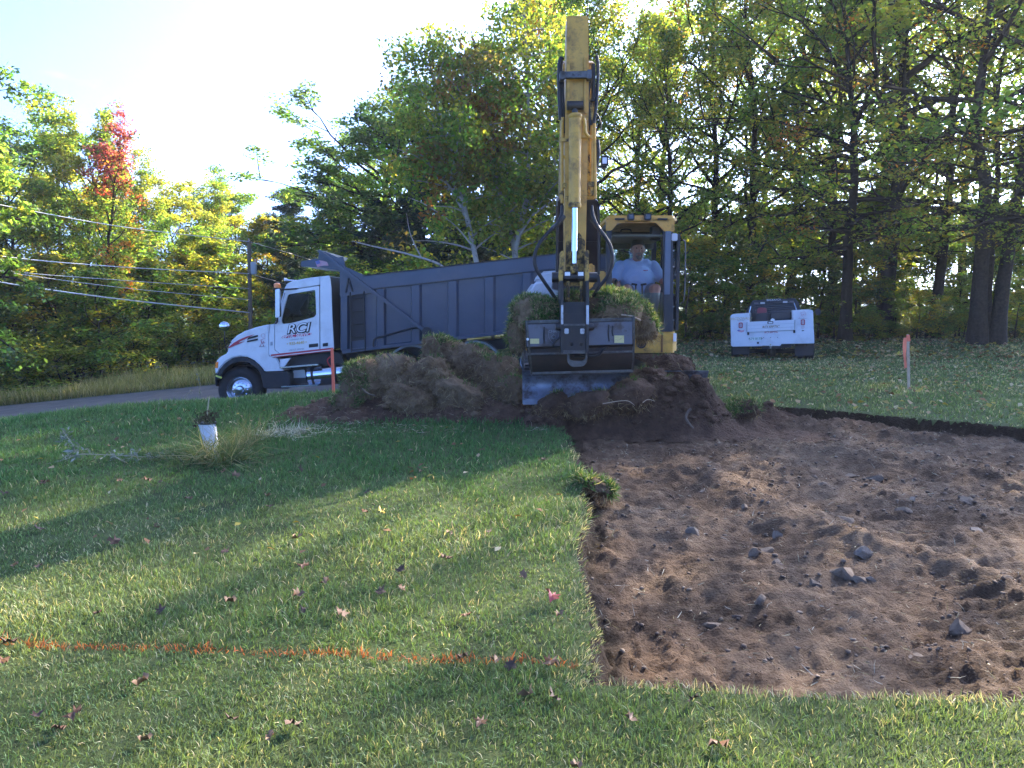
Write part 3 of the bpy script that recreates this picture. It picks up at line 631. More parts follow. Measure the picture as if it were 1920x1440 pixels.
# ---- right wood
RG = 'tall trees of the right wood'
for px, Y, top, pi, rz, wk, lab in [
    (1010, 34, -60, 2, .3, .9, 'tall leafy tree behind the forked birch and the excavator stick'),
    (1105, 32, -40, 0, 2.3, .95, 'tall green tree directly behind the excavator stick'),
    (1190, 34, 5, 1, 4.0, .9, 'open olive tree above the excavator cab'),
    (1255, 31, 30, 0, 1.1, .9, 'green tree with bare lower limbs right above the cab roof'),
    (1330, 33, -60, 2, 5.0, .95, 'dark-stemmed tall tree behind the left side of the white pickup'),
    (1405, 30, -90, 1, .7, .95, 'tall yellowing tree behind the white pickup'),
    (1475, 34, -120, 0, 3.3, 1.0, 'tall dense tree behind the right side of the white pickup'),
    (1560, 31, -140, 2, 1.9, 1.0, 'tall tree in the middle between pickup and twin-stemmed maple'),
    (1650, 33, -160, 1, 4.6, 1.0, 'tall olive tree behind the ribboned stake'),
    (1750, 29, -190, 0, 2.9, 1.0, 'thick dark-trunked tree left of the twin-stemmed maple'),
    (1960, 31, -200, 1, .2, 1.0, 'tall tree at the right edge behind the twin-stemmed maple')]:
    tree_px(P_mid[pi], 'tall_tree', px, Y, top, lab, RG, rz, wk)
for i, (px, Y, top) in enumerate([(1060, 44, -20), (1240, 45, 10), (1420, 44, 0), (1600, 45, -40), (1800, 43, -60), (1990, 42, -60), (2090, 40, -60), (2050, 31, -150)]):
    tree_px(P_mid[(i + 1) % 3], 'wood_tree', px, Y, top, 'deep wood tree ' + where(px), 'trees deep in the right wood', i * 1.9, 1.05)
for i, (px, Y, top) in enumerate([(1285, 27.5, 470), (1320, 28.5, 440), (1355, 27.8, 480), (1400, 29, 455), (1440, 29.5, 500), (1535, 28, 480), (1565, 27.6, 530), (1600, 29, 470), (1640, 28, 520), (1680, 28.6, 500), (1720, 27.7, 540), (1770, 28, 560), (1800, 29, 510), (1905, 27.6, 540), (1935, 28.5, 500), (1490, 30, 520), (1255, 29, 520), (1215, 30, 480), (1165, 31, 470)]):
    tree_px(P_sap[(i * 2) % 3 if i % 3 else 1], 'sapling', px, Y, top, 'leafy understory sapling ' + where(px), 'saplings under the right wood', i * 2.4, 1.4)
for i, px in enumerate([1150, 1200, 1262, 1300, 1340, 1372, 1420, 1470, 1530, 1556, 1590, 1622, 1660, 1690, 1728, 1765, 1800, 1905, 1930, 1970]):
    Y = 27.4 + (i * 41 % 10) * .16 + (1.6 if 1365 < px < 1560 else 0); tree_px(P_shrub[(i + 1) % 3], 'shrub', px, Y, 575 + (i * 47 % 34), 'low ' + ('green', 'yellowish', 'olive')[i % 3] + ' shrub ' + where(px), 'shrubs along the right wood', i * 1.1, 1.5, 'shrub')
for i, (px, Y, top) in enumerate([(560, 60, 480), (640, 55, 470), (700, 50, 470), (760, 52, 450), (820, 48, 470), (880, 50, 440), (940, 47, 450), (1000, 42, 420), (1050, 38, 440), (1110, 40, 420), (1160, 36, 430), (1210, 37, 400), (1260, 35, 440), (1310, 38, 400), (1360, 36, 420), (1410, 38, 400), (1460, 37, 410), (1510, 38, 420), (1560, 36, 400), (1610, 38, 380), (1660, 36, 410), (1710, 38, 390), (1760, 35, 420), (1810, 37, 400), (1860, 34, 440), (1910, 36, 400), (1960, 35, 420), (2020, 34, 420)]):
    tree_px(P_under[i % 2], 'understory_tree', px, Y, top - 25, 'bushy understory tree deep in the wood ' + where(px), 'understory trees of the wood', i * 1.7, 1.15)
for i, (px, Y, top) in enumerate([(600, 31, 500), (650, 33, 480), (720, 30, 520), (770, 31, 470), (830, 30, 500), (925, 30, 480), (1000, 30, 460), (1040, 32, 420)]):
    tree_px(P_sap[i % 3], 'sapling', px, Y, top, 'leafy roadside sapling ' + where(px), 'saplings behind the dump bed', i * 2.7, 1.5)
put_tree(P_mid[0], 'tall_tree', 13.6, 28.4, 21, 'tree added to block the sun, between the spreading maple and the twin-stemmed maple', RG, 2.0, 1.3)  # added tree: its crown blocks the sun so the excavator stands in shade
# twin-stemmed maple with its crown hanging over the lawn
X0 = at(1850, 600, 26).x
mapl = [(3, OLIVE), (2.6, GREEN), (1.0, (.16, .125, .035)), (1, YELL), (.5, GOLD), (.15, ORNG)]
d = broad(301, 19, .5, .26, 8.2, 46, 27000, .14, mapl, 'flat', keepf=.8, flat=.4, crad=(.5, .95), nsub=8, elev=(-6, 55), bias=(R(215), .35),
          stems=[((-.35, 0), (-.06, -.02), 1.0, .33), ((.1, .1), (.0, .04), .85, .16), ((.45, 0), (.09, -.05), .95, .30)])
pr = make_tree('twin_maple', d, bark_m, leaf_m); put_tree(pr, 'twin_maple', X0, 26, 19, 'big grey-barked maple with twin stems and canopy over the right lawn', None, 0)
# a second spreading maple, nearer the edge of the wood above the pickup
d = broad(302, 17, .3, .24, 6.6, 36, 19000, .14, mapl, 'flat', keepf=.8, flat=.4, crad=(.45, .9), nsub=7, elev=(-4, 55), bias=(R(250), .3), stems=[((0, 0), (.02, -.03), 1.0, .26)])
pr2 = make_tree('spreading_maple', d, bark_dark_m, leaf_m); put_tree(pr2, 'spreading_maple', at(1585, 600, 27).x, 27, 17, 'spreading yellow-green maple with low limbs between pickup and stake', None, 1.0)
put_tree(pr2, 'spreading_maple', at(2080, 600, 22).x, 22, 16, 'spreading maple past the right edge whose leaves fill the upper right corner', None, 3.4)
# the branch end that enters at the top left
tree_px(P_oak, 'oak_tree', -150, 24, -60, 'oak past the left edge whose branch tips show in the corner', None, .6, .9)
# fallen-leaf and brush floor of the woods is left to the ground material
# ---------------------------------------------------------------- excavator
yellow = mat('machine_yellow', (.60, .31, .03), .45, var=.14, vscale=4, dirt=(.11, .065, .035), dscale=6, damt=.8, dlo=.50, dhi=.70, coat=.1)
worn = mat('worn_yellow', (.55, .32, .06), .55, var=.2, vscale=8, dirt=(.045, .034, .028), dscale=9, damt=.95, dlo=.44, dhi=.56, metal=.1)
black = mat('black_paint', (.0075, .008, .010), .45, var=.25, vscale=8, dirt=(.05, .036, .026), dscale=4, damt=.45)
navy = mat('dark_panel', (.006, .008, .014), .38, var=.2, vscale=5, dirt=(.05, .045, .04), dscale=6, damt=.3)
steel = mat('worn_steel', (.10, .097, .094), .42, metal=.75, var=.35, vscale=14, dirt=(.06, .042, .03), dscale=6, damt=.8)
pale_steel = mat('scuffed_steel', (.42, .43, .46), .38, metal=.6, var=.25, vscale=20, dirt=(.10, .07, .05), dscale=12, damt=.8)
chrome = mat('chrome', (.58, .60, .63), .15, metal=1.0)
rubber = mat('rubber', (.007, .007, .008), .55, var=.2, vscale=30)
gunmetal = mat('grey_bucket_paint', (.10, .095, .105), .42, var=.14, vscale=3, dirt=(.075, .052, .038), dscale=4.2, damt=.85, dlo=.50, dhi=.64, metal=.2)
bucket_dark = mat('scraped_bucket_steel', (.026, .021, .02), .5, metal=.3, var=.3, vscale=5, dirt=(.075, .045, .032), dscale=4, damt=.8, dlo=.45, dhi=.65)
blade_m = mat('blade_steel', (.22, .245, .30), .42, metal=.6, var=.25, vscale=7, dirt=(.09, .06, .045), dscale=4, damt=.85, dlo=.47, dhi=.62)
white_p = mat('white_sticker', (.75, .75, .73), .5, var=.06)
grey_hood = mat('pale_hood', (.5, .52, .55), .3, var=.06, vscale=3, coat=.2, dirt=(.2, .17, .13), dscale=4, damt=.25)
sticker_y = mat('yellow_sticker', (.62, .52, .22), .6, var=.2, vscale=30, dirt=(.12, .10, .07), dscale=30, damt=.7)
lens_m = mat('lamp_lens', (.6, .62, .66), .12, metal=.3, var=.05)
mud = MATS['dark_soil']
pane = glassmat('cab_glass', (.85, .93, .92), .0); pane_d = glassmat('cab_glass_low', (.62, .78, .78), -.01)
EX = empty('excavator', (1.28, 11.3, gz(1.28, 11.3)), 'yellow tracked excavator with raised arm facing the camera, holding sod in its bucket', 'excavator')
# undercarriage
for x0, x1 in ((.17, .66), (1.78, 2.38)):
    z0, z1, y0, y1 = .27, .86, 9.95, 12.75; r = (z1 - z0) / 2; prof = []
    for k in range(13): a = math.pi / 2 + math.pi * k / 12; prof.append((y0 + r + math.cos(a) * r, z0 + r + math.sin(a) * r))
    for k in range(13): a = -math.pi / 2 + math.pi * k / 12; prof.append((y1 - r + math.cos(a) * r, z0 + r + math.sin(a) * r))
    tr = MB().prism([(x0, y, z) for y, z in prof], (x1 - x0, 0, 0)).build('track', rubber, EX, .015)
    pad = None; per = 2 * (y1 - y0 - 2 * r) + 2 * math.pi * r; npad = 34
    for k in range(npad):
        s = per * k / npad; st = y1 - y0 - 2 * r
        if s < st: y, z, a = y0 + r + s, z1, 0
        elif s < st + math.pi * r: t = (s - st) / r; y, z, a = y1 - r + math.sin(t) * r, z0 + r + math.cos(t) * r, -t
        elif s < 2 * st + math.pi * r: y, z, a = y1 - r - (s - st - math.pi * r), z0, math.pi
        else: t = (s - 2 * st - math.pi * r) / r; y, z, a = y0 + r - math.sin(t) * r, z0 + r - math.cos(t) * r, math.pi - t
        if pad is None:
            pad = MB().box((-(x1 - x0) / 2 - .01, -.05, -.02), ((x1 - x0) / 2 + .01, .05, .02)).box((-(x1 - x0) / 2, -.012, .015), ((x1 - x0) / 2, .012, .05)); p = pad.build('track_pad', mud if x0 > 1 else steel, None); pm = p.data
        else: p = bpy.data.objects.new('track_pad', pm); col.objects.link(p)
        p.parent = tr; p.location = ((x0 + x1) / 2, y, z); p.rotation_euler = (a, 0, 0)
MB().box((.62, 10.3, .42), (1.82, 12.3, .74)).build('carbody', black, EX, .03)
MB().cyl((1.28, 11.6, .74), (1.28, 11.6, .94), .48, 32).build('swing_bearing', black, EX)
# dozer blade: curved sheet
pr = [(9.50 + .10 * ((k / 8 - .5) * 2) ** 2 * -1 + .10, .44 + .36 * k / 8) for k in range(9)]; pr = pr + [(y + .025, z) for y, z in pr[::-1]]
bl = MB().prism([(.13, y, z) for y, z in pr], (2.30, 0, 0)).build('dozer_blade', blade_m, EX, .004)
MB().box((.13, 9.44, .385), (2.43, 9.53, .452)).build('cutting_edge', blade_m, bl, .008)
for x in (.75, 1.75): MB().beam((x, 9.6, .58), (x, 10.4, .58), .12, .14).build('blade_arm', black, EX, .01)
# upper structure
p0 = at(1186, 622, 11.0); p1 = at(1272, 662, 11.0)
MB().prism([(x, y, p1.z) for x, y in rounded([(.2, 11.0), (p1.x, 11.0), (p1.x, 13.2), (1.9, 13.5), (.7, 13.5), (.2, 13.2)], .16)], (0, 0, p0.z - p1.z)).build('skirt', yellow, EX, .03)
MB().box((at(1240, 640, 10.985).x, 10.985, p1.z + .01), (at(1243, 640, 10.985).x, 11.0, p0.z - .01)).build('skirt_band', mat('rust_band', (.17, .07, .02), .7), EX)
MB().box((at(1263, 624, 10.99).x, 10.99, at(1263, 640, 11).z), (at(1268, 640, 10.99).x, 11.01, at(1263, 625, 11).z)).build('reflector', white_p, EX)
MB().lathe(at(1202, 644, 10.99), (0, -1, 0), [(.001, .0), (.07, 0), (.07, .03), (.05, .03), (.045, .0)]).build('tow_eye', black, EX)
MB().prism([(x, y, p0.z) for x, y in rounded([(.3, 12.45), (2.3, 12.45), (2.3, 13.15), (1.9, 13.45), (.7, 13.45), (.3, 13.15)], .2)], (0, 0, .42)).build('counterweight', yellow, EX, .06)
MB().pxprism([(984, 606), (985, 556), (990, 544), (1001, 527), (1030, 522), (1070, 522), (1070, 606)], 11.05, 12.44).build('side_hood', grey_hood, EX, .05, 3)
MB().pxprism([(1003, 528), (1008, 516), (1014, 509), (1040, 507), (1070, 507), (1070, 530)], 11.2, 12.3).build('hood_top', grey_hood, EX, .04, 3)
MB().pxprism([(1119, 546), (1119, 512), (1122, 508), (1136, 508), (1137, 546)], 11.02, 11.6).build('mount_cover', yellow, EX, .02)
# cab ------------------------------------------------------------
YC0, YC1 = 11.0, 12.42
outer = rounded([(1137, 622), (1137, 415), (1262, 413), (1263, 622)], 6); inner = rounded([(1149, 612), (1146, 432), (1160, 418), (1228, 416), (1243, 430), (1245, 612)], 10)
CB = plate(MB(), outer, [inner], YC0, YC0 + .07).build('cab_frame', navy, EX, .008)
mb = MB(); xl_, xr_ = at(1137, 600, YC0).x, at(1262, 600, YC0).x; zb, zt = at(1200, 622, YC0).z, at(1200, 416, YC0).z
for x in (xl_ + .03, xr_ - .04): mb.box((x - .035, YC1 - .07, zb), (x + .035, YC1, zt)).box((x - .03, YC0 + .07, zb), (x + .03, YC1 - .07, zb + .05)).box((x - .03, YC0 + .07, zt - .07), (x + .03, YC1 - .07, zt))
mb.box((xl_, YC1 - .06, zt - .10), (xr_, YC1, zt)).box((xl_, YC1 - .06, zb), (xr_, YC1, zb + .62))
mb.build('cab_pillars', black, EX, .008)
mb = MB().box((at(1246, 500, 10.985).x, 10.975, at(1246, 552, 10.985).z), (at(1257, 500, 10.985).x, 10.999, at(1246, 432, 10.985).z)); mb.build('pillar_trim', mat('grey_blue_trim', (.075, .10, .15), .35, coat=.2, var=.08), EX, .004)
MB().box((xl_ + .01, YC0 + .07, zb), (xr_ - .01, YC1 - .01, zb + .04)).build('cab_floor', black, EX)
# the roof's front drops only at the corners: cut by building it as a cap plus two corner pieces
rf = MB().prism([(x, y, zt - .015) for x, y in rounded([(xl_ - .02, YC0 - .03), (xr_ + .035, YC0 - .03), (xr_ + .035, YC1 + .05), (xl_ - .02, YC1 + .05)], .12)], (0, 0, .105)).build('cab_roof', yellow, EX, .03, 3)
for side, pts in (('l', [(1136, 433), (1136, 412), (1172, 412), (1172, 418), (1158, 419), (1147, 432)]), ('r', [(1265, 434), (1265, 410), (1215, 411), (1215, 417), (1230, 418), (1246, 434)])):
    MB().pxprism(pts, YC0 - .03, YC0 + .0).build('roof_corner', yellow, rf, .006)
MB().box((xl_ + .08, YC0 + .02, zt - .2), (xr_ - .08, YC1 - .05, zt - .17)).box((xl_ + .06, YC1 - .12, zt - .28), (xr_ - .06, YC1 - .07, zt - .16)).build('roof_liner', mat('olive_liner', (.10, .10, .07), .6, var=.1), EX, .005)
MB().tube(catmull([at(1166, 443, 11.3), at(1165, 431, 11.3), at(1182, 431, 11.3), at(1182, 443, 11.3)], 5), .008, 6).build('overhead_handle', black, EX)
MB().box(tuple(at(1222, 450, 11.25)), tuple(at(1236, 425, 11.35) + Vector((0, .1, 0)))).build('cab_monitor', black, EX, .01)
for px in (1182, 1213.5):
    a = at(px - 6.5, 414, 11.0); b = at(px + 6.5, 401, 11.0)
    lt = MB().box((a.x, 10.93, a.z), (b.x, 11.02, b.z)).build('roof_light', black, EX, .012)
    MB().box((a.x + .018, 10.922, a.z + .02), (b.x - .018, 10.935, b.z - .02)).build('lens', mat('dim_lens', (.05, .055, .07), .15), lt, .004)
for a_, b_ in ((1152, 1170), (1232, 1250)): MB().box((at(a_, 413, 11).x, 10.93, at(a_, 413, 11).z), (at(b_, 413, 11).x, 11.0, at(a_, 410, 11).z)).build('wiper_rail', black, EX, .004)
# panes
MB().pxprism(rounded([(1150, 611), (1149, 549), (1243, 549), (1244, 611)], 6), YC0 + .03, YC0 + .036).build('lower_windscreen', pane_d, EX)
MB().box((xl_ + .06, YC1 - .035, zb + .62), (xr_ - .08, YC1 - .03, zt - .1)).build('rear_pane', pane, EX)
MB().box((xl_ + .028, YC0 + .08, zb + .1), (xl_ + .033, YC1 - .08, zt - .08)).build('side_pane', pane, EX)
MB().box((xr_ - .04, YC0 + .04, zt - .5), (xr_ - .02, YC0 + .05, zt - .05)).build('pane_edge', black, EX)
# the open door latched against the cab's outer side
dx = xr_ + .045; dr = MB()
dr.box((dx, 11.04, zb + .02), (dx + .045, 11.10, zt - .16)).box((dx, 12.2, zb + .02), (dx + .045, 12.26, zt - .16)).box((dx, 11.1, zb + .02), (dx + .045, 12.2, zb + .5)).box((dx, 11.1, zt - .22), (dx + .045, 12.2, zt - .16)).box((dx, 11.1, zb + .75), (dx + .045, 12.2, zb + .81))
dr = dr.build('door', black, EX, .008); MB().box((dx + .018, 11.1, zb + .81), (dx + .024, 12.2, zt - .22)).build('door_pane', pane_d, dr)
MB().tube(catmull([(dx + .07, 11.0, zt - .25), (dx + .1, 10.97, zt - .35), (dx + .1, 10.97, zb + .5), (dx + .06, 11.0, zb + .4)], 5), .011, 7).build('grab_rail', steel, EX)
MB().box((xr_ - .05, 10.95, at(1258, 452, 11).z), (xr_ + .03, 10.985, at(1258, 438, 11).z)).build('hinge_plate', grey_hood, EX, .01)
for yy in (470, 500, 530, 575, 600): MB().lathe(at(1263, yy, 10.99), (0, -1, 0), [(.001, 0), (.012, 0), (.01, .012), (.001, .012)], 8).build('bolt', pale_steel, EX)
# seat, consoles, levers
sx = at(1197, 540, 11.75).x
MB().box((sx - .27, 11.55, 1.55), (sx + .27, 12.05, 1.70)).build('seat', rubber, EX, .05, 3); MB().box((sx - .25, 11.98, 1.66), (sx + .25, 12.12, 2.25)).build('seat_back', rubber, EX, .05, 3)
for s in (-1, 1):
    MB().box((sx + s * .40 - .07, 11.35, 1.62), (sx + s * .40 + .07, 11.95, 1.80)).build('console', black, EX, .03)
    jx = sx + s * .385; j = MB().tube([(jx, 11.42, 1.80), (jx, 11.40, 1.88)], .018, 8).lathe((jx, 11.40, 1.87), (0, -.2, 1), [(.001, 0), (.022, 0), (.027, .05), (.026, .09), (.012, .11), (.001, .11)], 12).build('joystick', rubber, EX)
for px, s in ((1192, -1), (1204, 1)):
    a = at(px, 570, 11.25); b = at(px, 534, 11.2); c = at(px + s * 8, 532.5, 11.2)
    MB().tube([a, b], .011, 8).cyl(b - Vector((s * .02, 0, 0)), c, .014, 8).build('travel_lever', rubber, EX)
# swing post and boom ---------------------------------------------
MB().pxprism(rounded([(1036, 541), (1040, 516), (1124, 514), (1128, 540), (1108, 545), (1054, 545)], 4), 10.55, 10.95).build('swing_bracket', black, EX, .02)
MB().cyl(at(1082, 528, 10.75) - Vector((0, 0, .9)), at(1082, 528, 10.75), .17, 20).build('swing_post', black, EX)
def bx(px, Y): return at(px, 400, Y).x
bm_ = MB(); secs = [(10.62, 1.92, 1044, 1124, .30), (10.35, 2.45, 1046, 1123, .40), (10.15, 2.95, 1046, 1122, .44)]
for (Ya, za, l0, r0, d0), (Yb, zb_, l1, r1, d1) in zip(secs[:-1], secs[1:]):
    A = [(bx(l0, Ya), Ya, za), (bx(r0, Ya), Ya, za), (bx(r0, Ya), Ya + d0, za + .05), (bx(l0, Ya), Ya + d0, za + .05)]
    B = [(bx(l1, Yb), Yb, zb_), (bx(r1, Yb), Yb, zb_), (bx(r1, Yb), Yb + d1, zb_ + .1), (bx(l1, Yb), Yb + d1, zb_ + .1)]; bm_.hexa(A + B)
BO = bm_.build('boom', navy, EX, .012)
bm_ = MB(); secs = [(10.15, 2.955, 1050, 1118, .44), (9.85, 3.5, 1051, 1117, .40), (9.62, 4.05, 1053, 1115, .34), (9.46, 4.45, 1054, 1113, .26)]
for (Ya, za, l0, r0, d0), (Yb, zb_, l1, r1, d1) in zip(secs[:-1], secs[1:]):
    A = [(bx(l0, Ya), Ya, za), (bx(r0, Ya), Ya, za), (bx(r0, Ya), Ya + d0, za + .1), (bx(l0, Ya), Ya + d0, za + .1)]
    B = [(bx(l1, Yb), Yb, zb_), (bx(r1, Yb), Yb, zb_), (bx(r1, Yb), Yb + d1, zb_ + .1), (bx(l1, Yb), Yb + d1, zb_ + .1)]; bm_.hexa(A + B)
bm_.build('boom_upper', worn, EX, .012)
# edge flanges of the dark lower boom, and the yellow cylinder seen through it
MB().pxprism([(1098, 548), (1099, 498), (1104, 494), (1114, 494), (1116, 500), (1115, 535)], 10.2, 10.5).build('boom_cylinder', yellow, EX, .03, 3)
for xs in ((1043, 1047), (1121, 1125)): MB().pxprism([(xs[0], 515), (xs[0], 386), (xs[1], 386), (xs[1], 515)], 10.02, 10.1).build('boom_flange', black, EX, .004)
# stick ------------------------------------------------------------
YS = 9.08
ST = MB(); rows = [(530, 1061, 1098, .30), (470, 1060, 1098.5, .34), (300, 1059, 1102, .38), (205, 1060, 1104, .36), (110, 1062, 1104, .30), (29, 1063, 1103, .24)]
V = []; F = []
for y, l, r, d in rows:
    a = at(l, y, YS); b = at(r, y, YS); V += [a, b, b + Vector((0, d, 0)), a + Vector((0, d, 0))]
for j in range(len(rows) - 1):
    for k in range(4): F.append((j * 4 + k, j * 4 + (k + 1) % 4, j * 4 + 4 + (k + 1) % 4, j * 4 + 4 + k))
F += [(3, 2, 1, 0), (20, 21, 22, 23)]; ST.add(V, F); ST = ST.build('stick', yellow, EX, .012)
# worn lower face, ribs and recess near the cylinder foot
for l, r in ((1062.5, 1069), (1095, 1100)): MB().pxprism([(l, 212), (l, 104), (r, 104), (r, 212)], YS - .045, YS - .002).build('cylinder_lug', yellow, ST, .006)
MB().pxprism([(1070, 206), (1070, 189), (1094, 189), (1094, 206)], YS - .012, YS - .003).build('lug_recess', black, ST)
MB().pxprism([(1061.2, 520), (1061.2, 455), (1066, 440), (1074, 448), (1086, 436), (1097, 452), (1097, 520)], YS - .006, YS - .001).build('wear_patch', worn, ST)
# steel clamp bar that carries the hoses
cl = MB().pxprism([(1052, 146), (1052, 134), (1109, 132), (1109, 145)], YS - .11, YS - .05).pxprism([(1050, 148), (1050, 133), (1059, 133), (1059, 148)], YS - .13, YS).pxprism([(1101, 147), (1101, 130), (1110, 130), (1110, 147)], YS - .13, YS).build('hose_clamp', steel, ST, .006)
for px in (1075, 1086): MB().lathe(at(px, 139, YS - .11), (0, -1, 0), [(.001, 0), (.016, 0), (.013, .015), (.001, .015)], 10).build('bolt', steel, cl)
# bucket cylinder
yc = YS - .10; cy = MB().cyl(at(1077.5, 383, yc), at(1078.5, 215, yc), .071, 28).lathe(at(1078.5, 219, yc), (0, 0, 1), [(.071, -.02), (.078, -.01), (.078, .02), (.06, .035), (.001, .035)], 28).build('bucket_cylinder', yellow, EX, 0)
MB().lathe(at(1077.5, 386, yc), (0, 0, 1), [(.001, -.02), (.07, -.02), (.075, 0), (.075, .03), (.069, .035)], 28).build('gland', worn, cy); MB().cyl(at(1076.5, 500, yc), at(1077.5, 385, yc), .034, 24).build('piston_rod', chrome, cy)
MB().cyl(at(1077.8, 216, yc), at(1078, 196, yc), .034, 14).lathe(at(1078, 198, yc) - Vector((.09, 0, 0)), (1, 0, 0), [(.001, 0), (.05, 0), (.05, .18), (.001, .18)], 18).build('cylinder_pin', black, cy)
MB().lathe(at(1076.5, 506, yc) - Vector((.04, 0, 0)), (1, 0, 0), [(.001, 0), (.045, 0), (.045, .08), (.001, .08)], 18).cyl(at(1076.5, 506, yc), at(1076.5, 494, yc), .040, 16).build('rod_eye', worn, cy)
MB().tube(catmull([at(1095, 222, yc), at(1097, 232, yc - .02), at(1098, 248, yc - .02), at(1104, 256, yc)], 5), .018, 8).box(tuple(at(1091, 225, yc)), tuple(at(1102, 221, yc) + Vector((0, .03, 0)))).box(tuple(at(1088, 258, yc)), tuple(at(1112, 253, yc) + Vector((0, .04, 0)))).build('cylinder_pipe', yellow, cy, .003)
# steel pipes along the arm
for pts, r in (([(1054, 381), (1053.5, 300), (1054, 240), (1055, 220)], .019), ([(1064, 380), (1064, 312), (1062, 300), (1056, 292)], .016), ([(1109.5, 362), (1110, 262), (1110, 235)], .018), ([(1116, 372), (1115, 300), (1114, 232)], .02)):
    MB().tube(catmull([at(x, y, YS + .02) for x, y in pts], 4), r, 8).build('hydraulic_pipe', yellow, EX)
for px, y0, y1 in ((1053, 372, 358), (1064, 378, 368), (1109, 366, 356), (1054, 266, 258)): MB().cyl(at(px, y0, YS + .02), at(px, y1, YS + .02), .028, 6).build('pipe_nut', worn, EX)
for a_, b_, c_, d_ in ((1051, 265, 1067, 261), (1055, 352, 1062, 344), (1103, 350, 1113, 342)): MB().box(tuple(at(a_, b_, YS - .02)), tuple(at(c_, d_, YS + .05))).build('pipe_clamp', worn, EX, .004)
# hoses
H = [([(1054, 386), (1053, 402), (1045, 420), (1026, 438), (1008, 462), (1002, 485), (1006, 505), (1020, 528), (1033, 547), (1046, 566)], .021), ([(1109, 386), (1112, 405), (1120, 424), (1136, 446), (1146, 466), (1148, 490), (1141, 515), (1122, 540), (1112, 556)], .021),
     ([(1052, 225), (1050, 190), (1049, 150), (1050, 118), (1054, 108)], .028), ([(1058, 250), (1057, 215), (1055, 175), (1055, 148)], .020), ([(1107, 245), (1105, 215), (1102, 185), (1105, 160), (1106, 147)], .018),
     ([(1113, 235), (1117, 205), (1120, 165), (1121, 125), (1119, 104)], .020), ([(1112, 190), (1113, 150), (1112, 120)], .024), ([(1118, 212), (1124, 222), (1127, 236), (1126, 246)], .008), ([(1114, 330), (1120, 300), (1122, 286), (1120, 262)], .024)]
for k, (pts, r) in enumerate(H):
    Yh = YS - .06 if k < 2 else YS + .05; MB().tube(catmull([at(x, y, Yh + (.0 if k > 1 else .12 * math.sin(math.pi * i / len(pts)) * -1)) for i, (x, y) in enumerate(pts)], 6), r, 9).build('hose', rubber, EX)
for pts in ([(1058, 404), (1048, 418), (1034, 430)], [(1109, 410), (1116, 420), (1124, 430)]): MB().tube(catmull([at(x, y, YS - .09) for x, y in pts], 4), .027, 8).build('hose_fitting', steel, EX)
# side plate and cover of the boom tip, work lamp
MB().pxprism(rounded([(1104, 235), (1104, 185), (1108, 182), (1112, 186), (1113, 232)], 3), YS + .06, YS + .3).build('boom_tip_plate', worn, EX, .006)
MB().pxprism([(1054, 240), (1053, 226), (1059, 226), (1059, 262), (1054, 262)], YS + .06, YS + .3).build('boom_tip_plate', yellow, EX, .006)
wl = MB().box(tuple(at(1127.5, 310, 9.6)), tuple(at(1139.5, 293, 9.66))).cyl(at(1133, 310, 9.64), at(1133, 322, 9.64), .012, 8).box(tuple(at(1118, 314.5, 9.63)), tuple(at(1137, 312.5, 9.67))).build('work_lamp', black, EX, .008); MB().box(tuple(at(1129, 307, 9.59)), tuple(at(1138, 295, 9.598))).build('lens', lens_m, wl, .006)
# bucket linkage -----------------------------------------------------
for pts in ([(1049, 532), (1047, 518), (1051, 492), (1050, 474), (1054, 469), (1059, 472), (1058, 498), (1056, 520), (1055, 532)], [(1097, 530), (1096, 505), (1097, 474), (1100, 468), (1105, 470), (1104, 492), (1105, 520), (1102, 530)]):
    MB().pxprism(pts, YS - .14, YS + .05).build('guide_link', worn, EX, .008)
for px in (1064, 1089):
    pb = MB().pxprism([(px - 6.5, 523), (px - 6.5, 508), (px + 6.5, 508), (px + 6.5, 523)], YS - .16, YS - .03).build('link_block', black, EX, .01)
    MB().pxprism([(px - 5, 517), (px - 5, 510), (px + 5, 510), (px + 5, 517)], YS - .163, YS - .160).build('label_plate', white_p, pb)
MB().lathe(at(1077, 520, YS - .06) - Vector((.26, 0, 0)), (1, 0, 0), [(.001, 0), (.06, 0), (.06, .52), (.001, .52)], 18).build('link_pin', black, EX)
MB().pxprism([(1056, 536), (1056, 520), (1098, 519), (1098, 536)], YS - .04, YS + .2).build('stick_foot', worn, EX, .02)
for l, r in ((1051.5, 1056.5), (1099, 1104.5)):
    lk = MB().pxprism([(l, 662), (l - .5, 560), (l, 526), (r, 526), (r + .5, 560), (r, 662)], 8.56, YS - .06).build('link_bar', black, EX, .006)
    MB().pxprism([(l + .3, 608), (l + .3, 572), (r - .3, 572), (r - .3, 608)], 8.556, 8.559).build('scuffed_edge', pale_steel, lk)
for px in (1065, 1090): MB().tube([at(px, 528, YS - .1), at(px + .4, 556, YS - .14), at(px, 584, YS - .2)], .020, 10).lathe(at(px, 583, YS - .2) - Vector((.03, 0, 0)), (1, 0, 0), [(.001, 0), (.036, 0), (.036, .06), (.001, .06)], 14).build('lift_rod', worn, EX)
cp = plate(MB(), rounded([(1056.5, 660), (1056.5, 600), (1058, 588), (1098, 588), (1099, 600), (1099, 660)], 3), [[(1070.5 + 3.6 * math.cos(a * .785), 645 + 3.6 * math.sin(a * .785)) for a in range(8)], [(1088.5 + 3.6 * math.cos(a * .785), 645 + 3.6 * math.sin(a * .785)) for a in range(8)]], 8.60, 8.66)
cp = cp.pxprism([(1057, 600), (1058, 566), (1098, 566), (1098, 600)], 8.63, YS - .12).build('coupler', black, EX, .008)
MB().pxprism([(1057, 611), (1057, 607.5), (1099, 607.5), (1099, 611)], 8.565, 8.62).build('coupler_bar', steel, EX, .008)
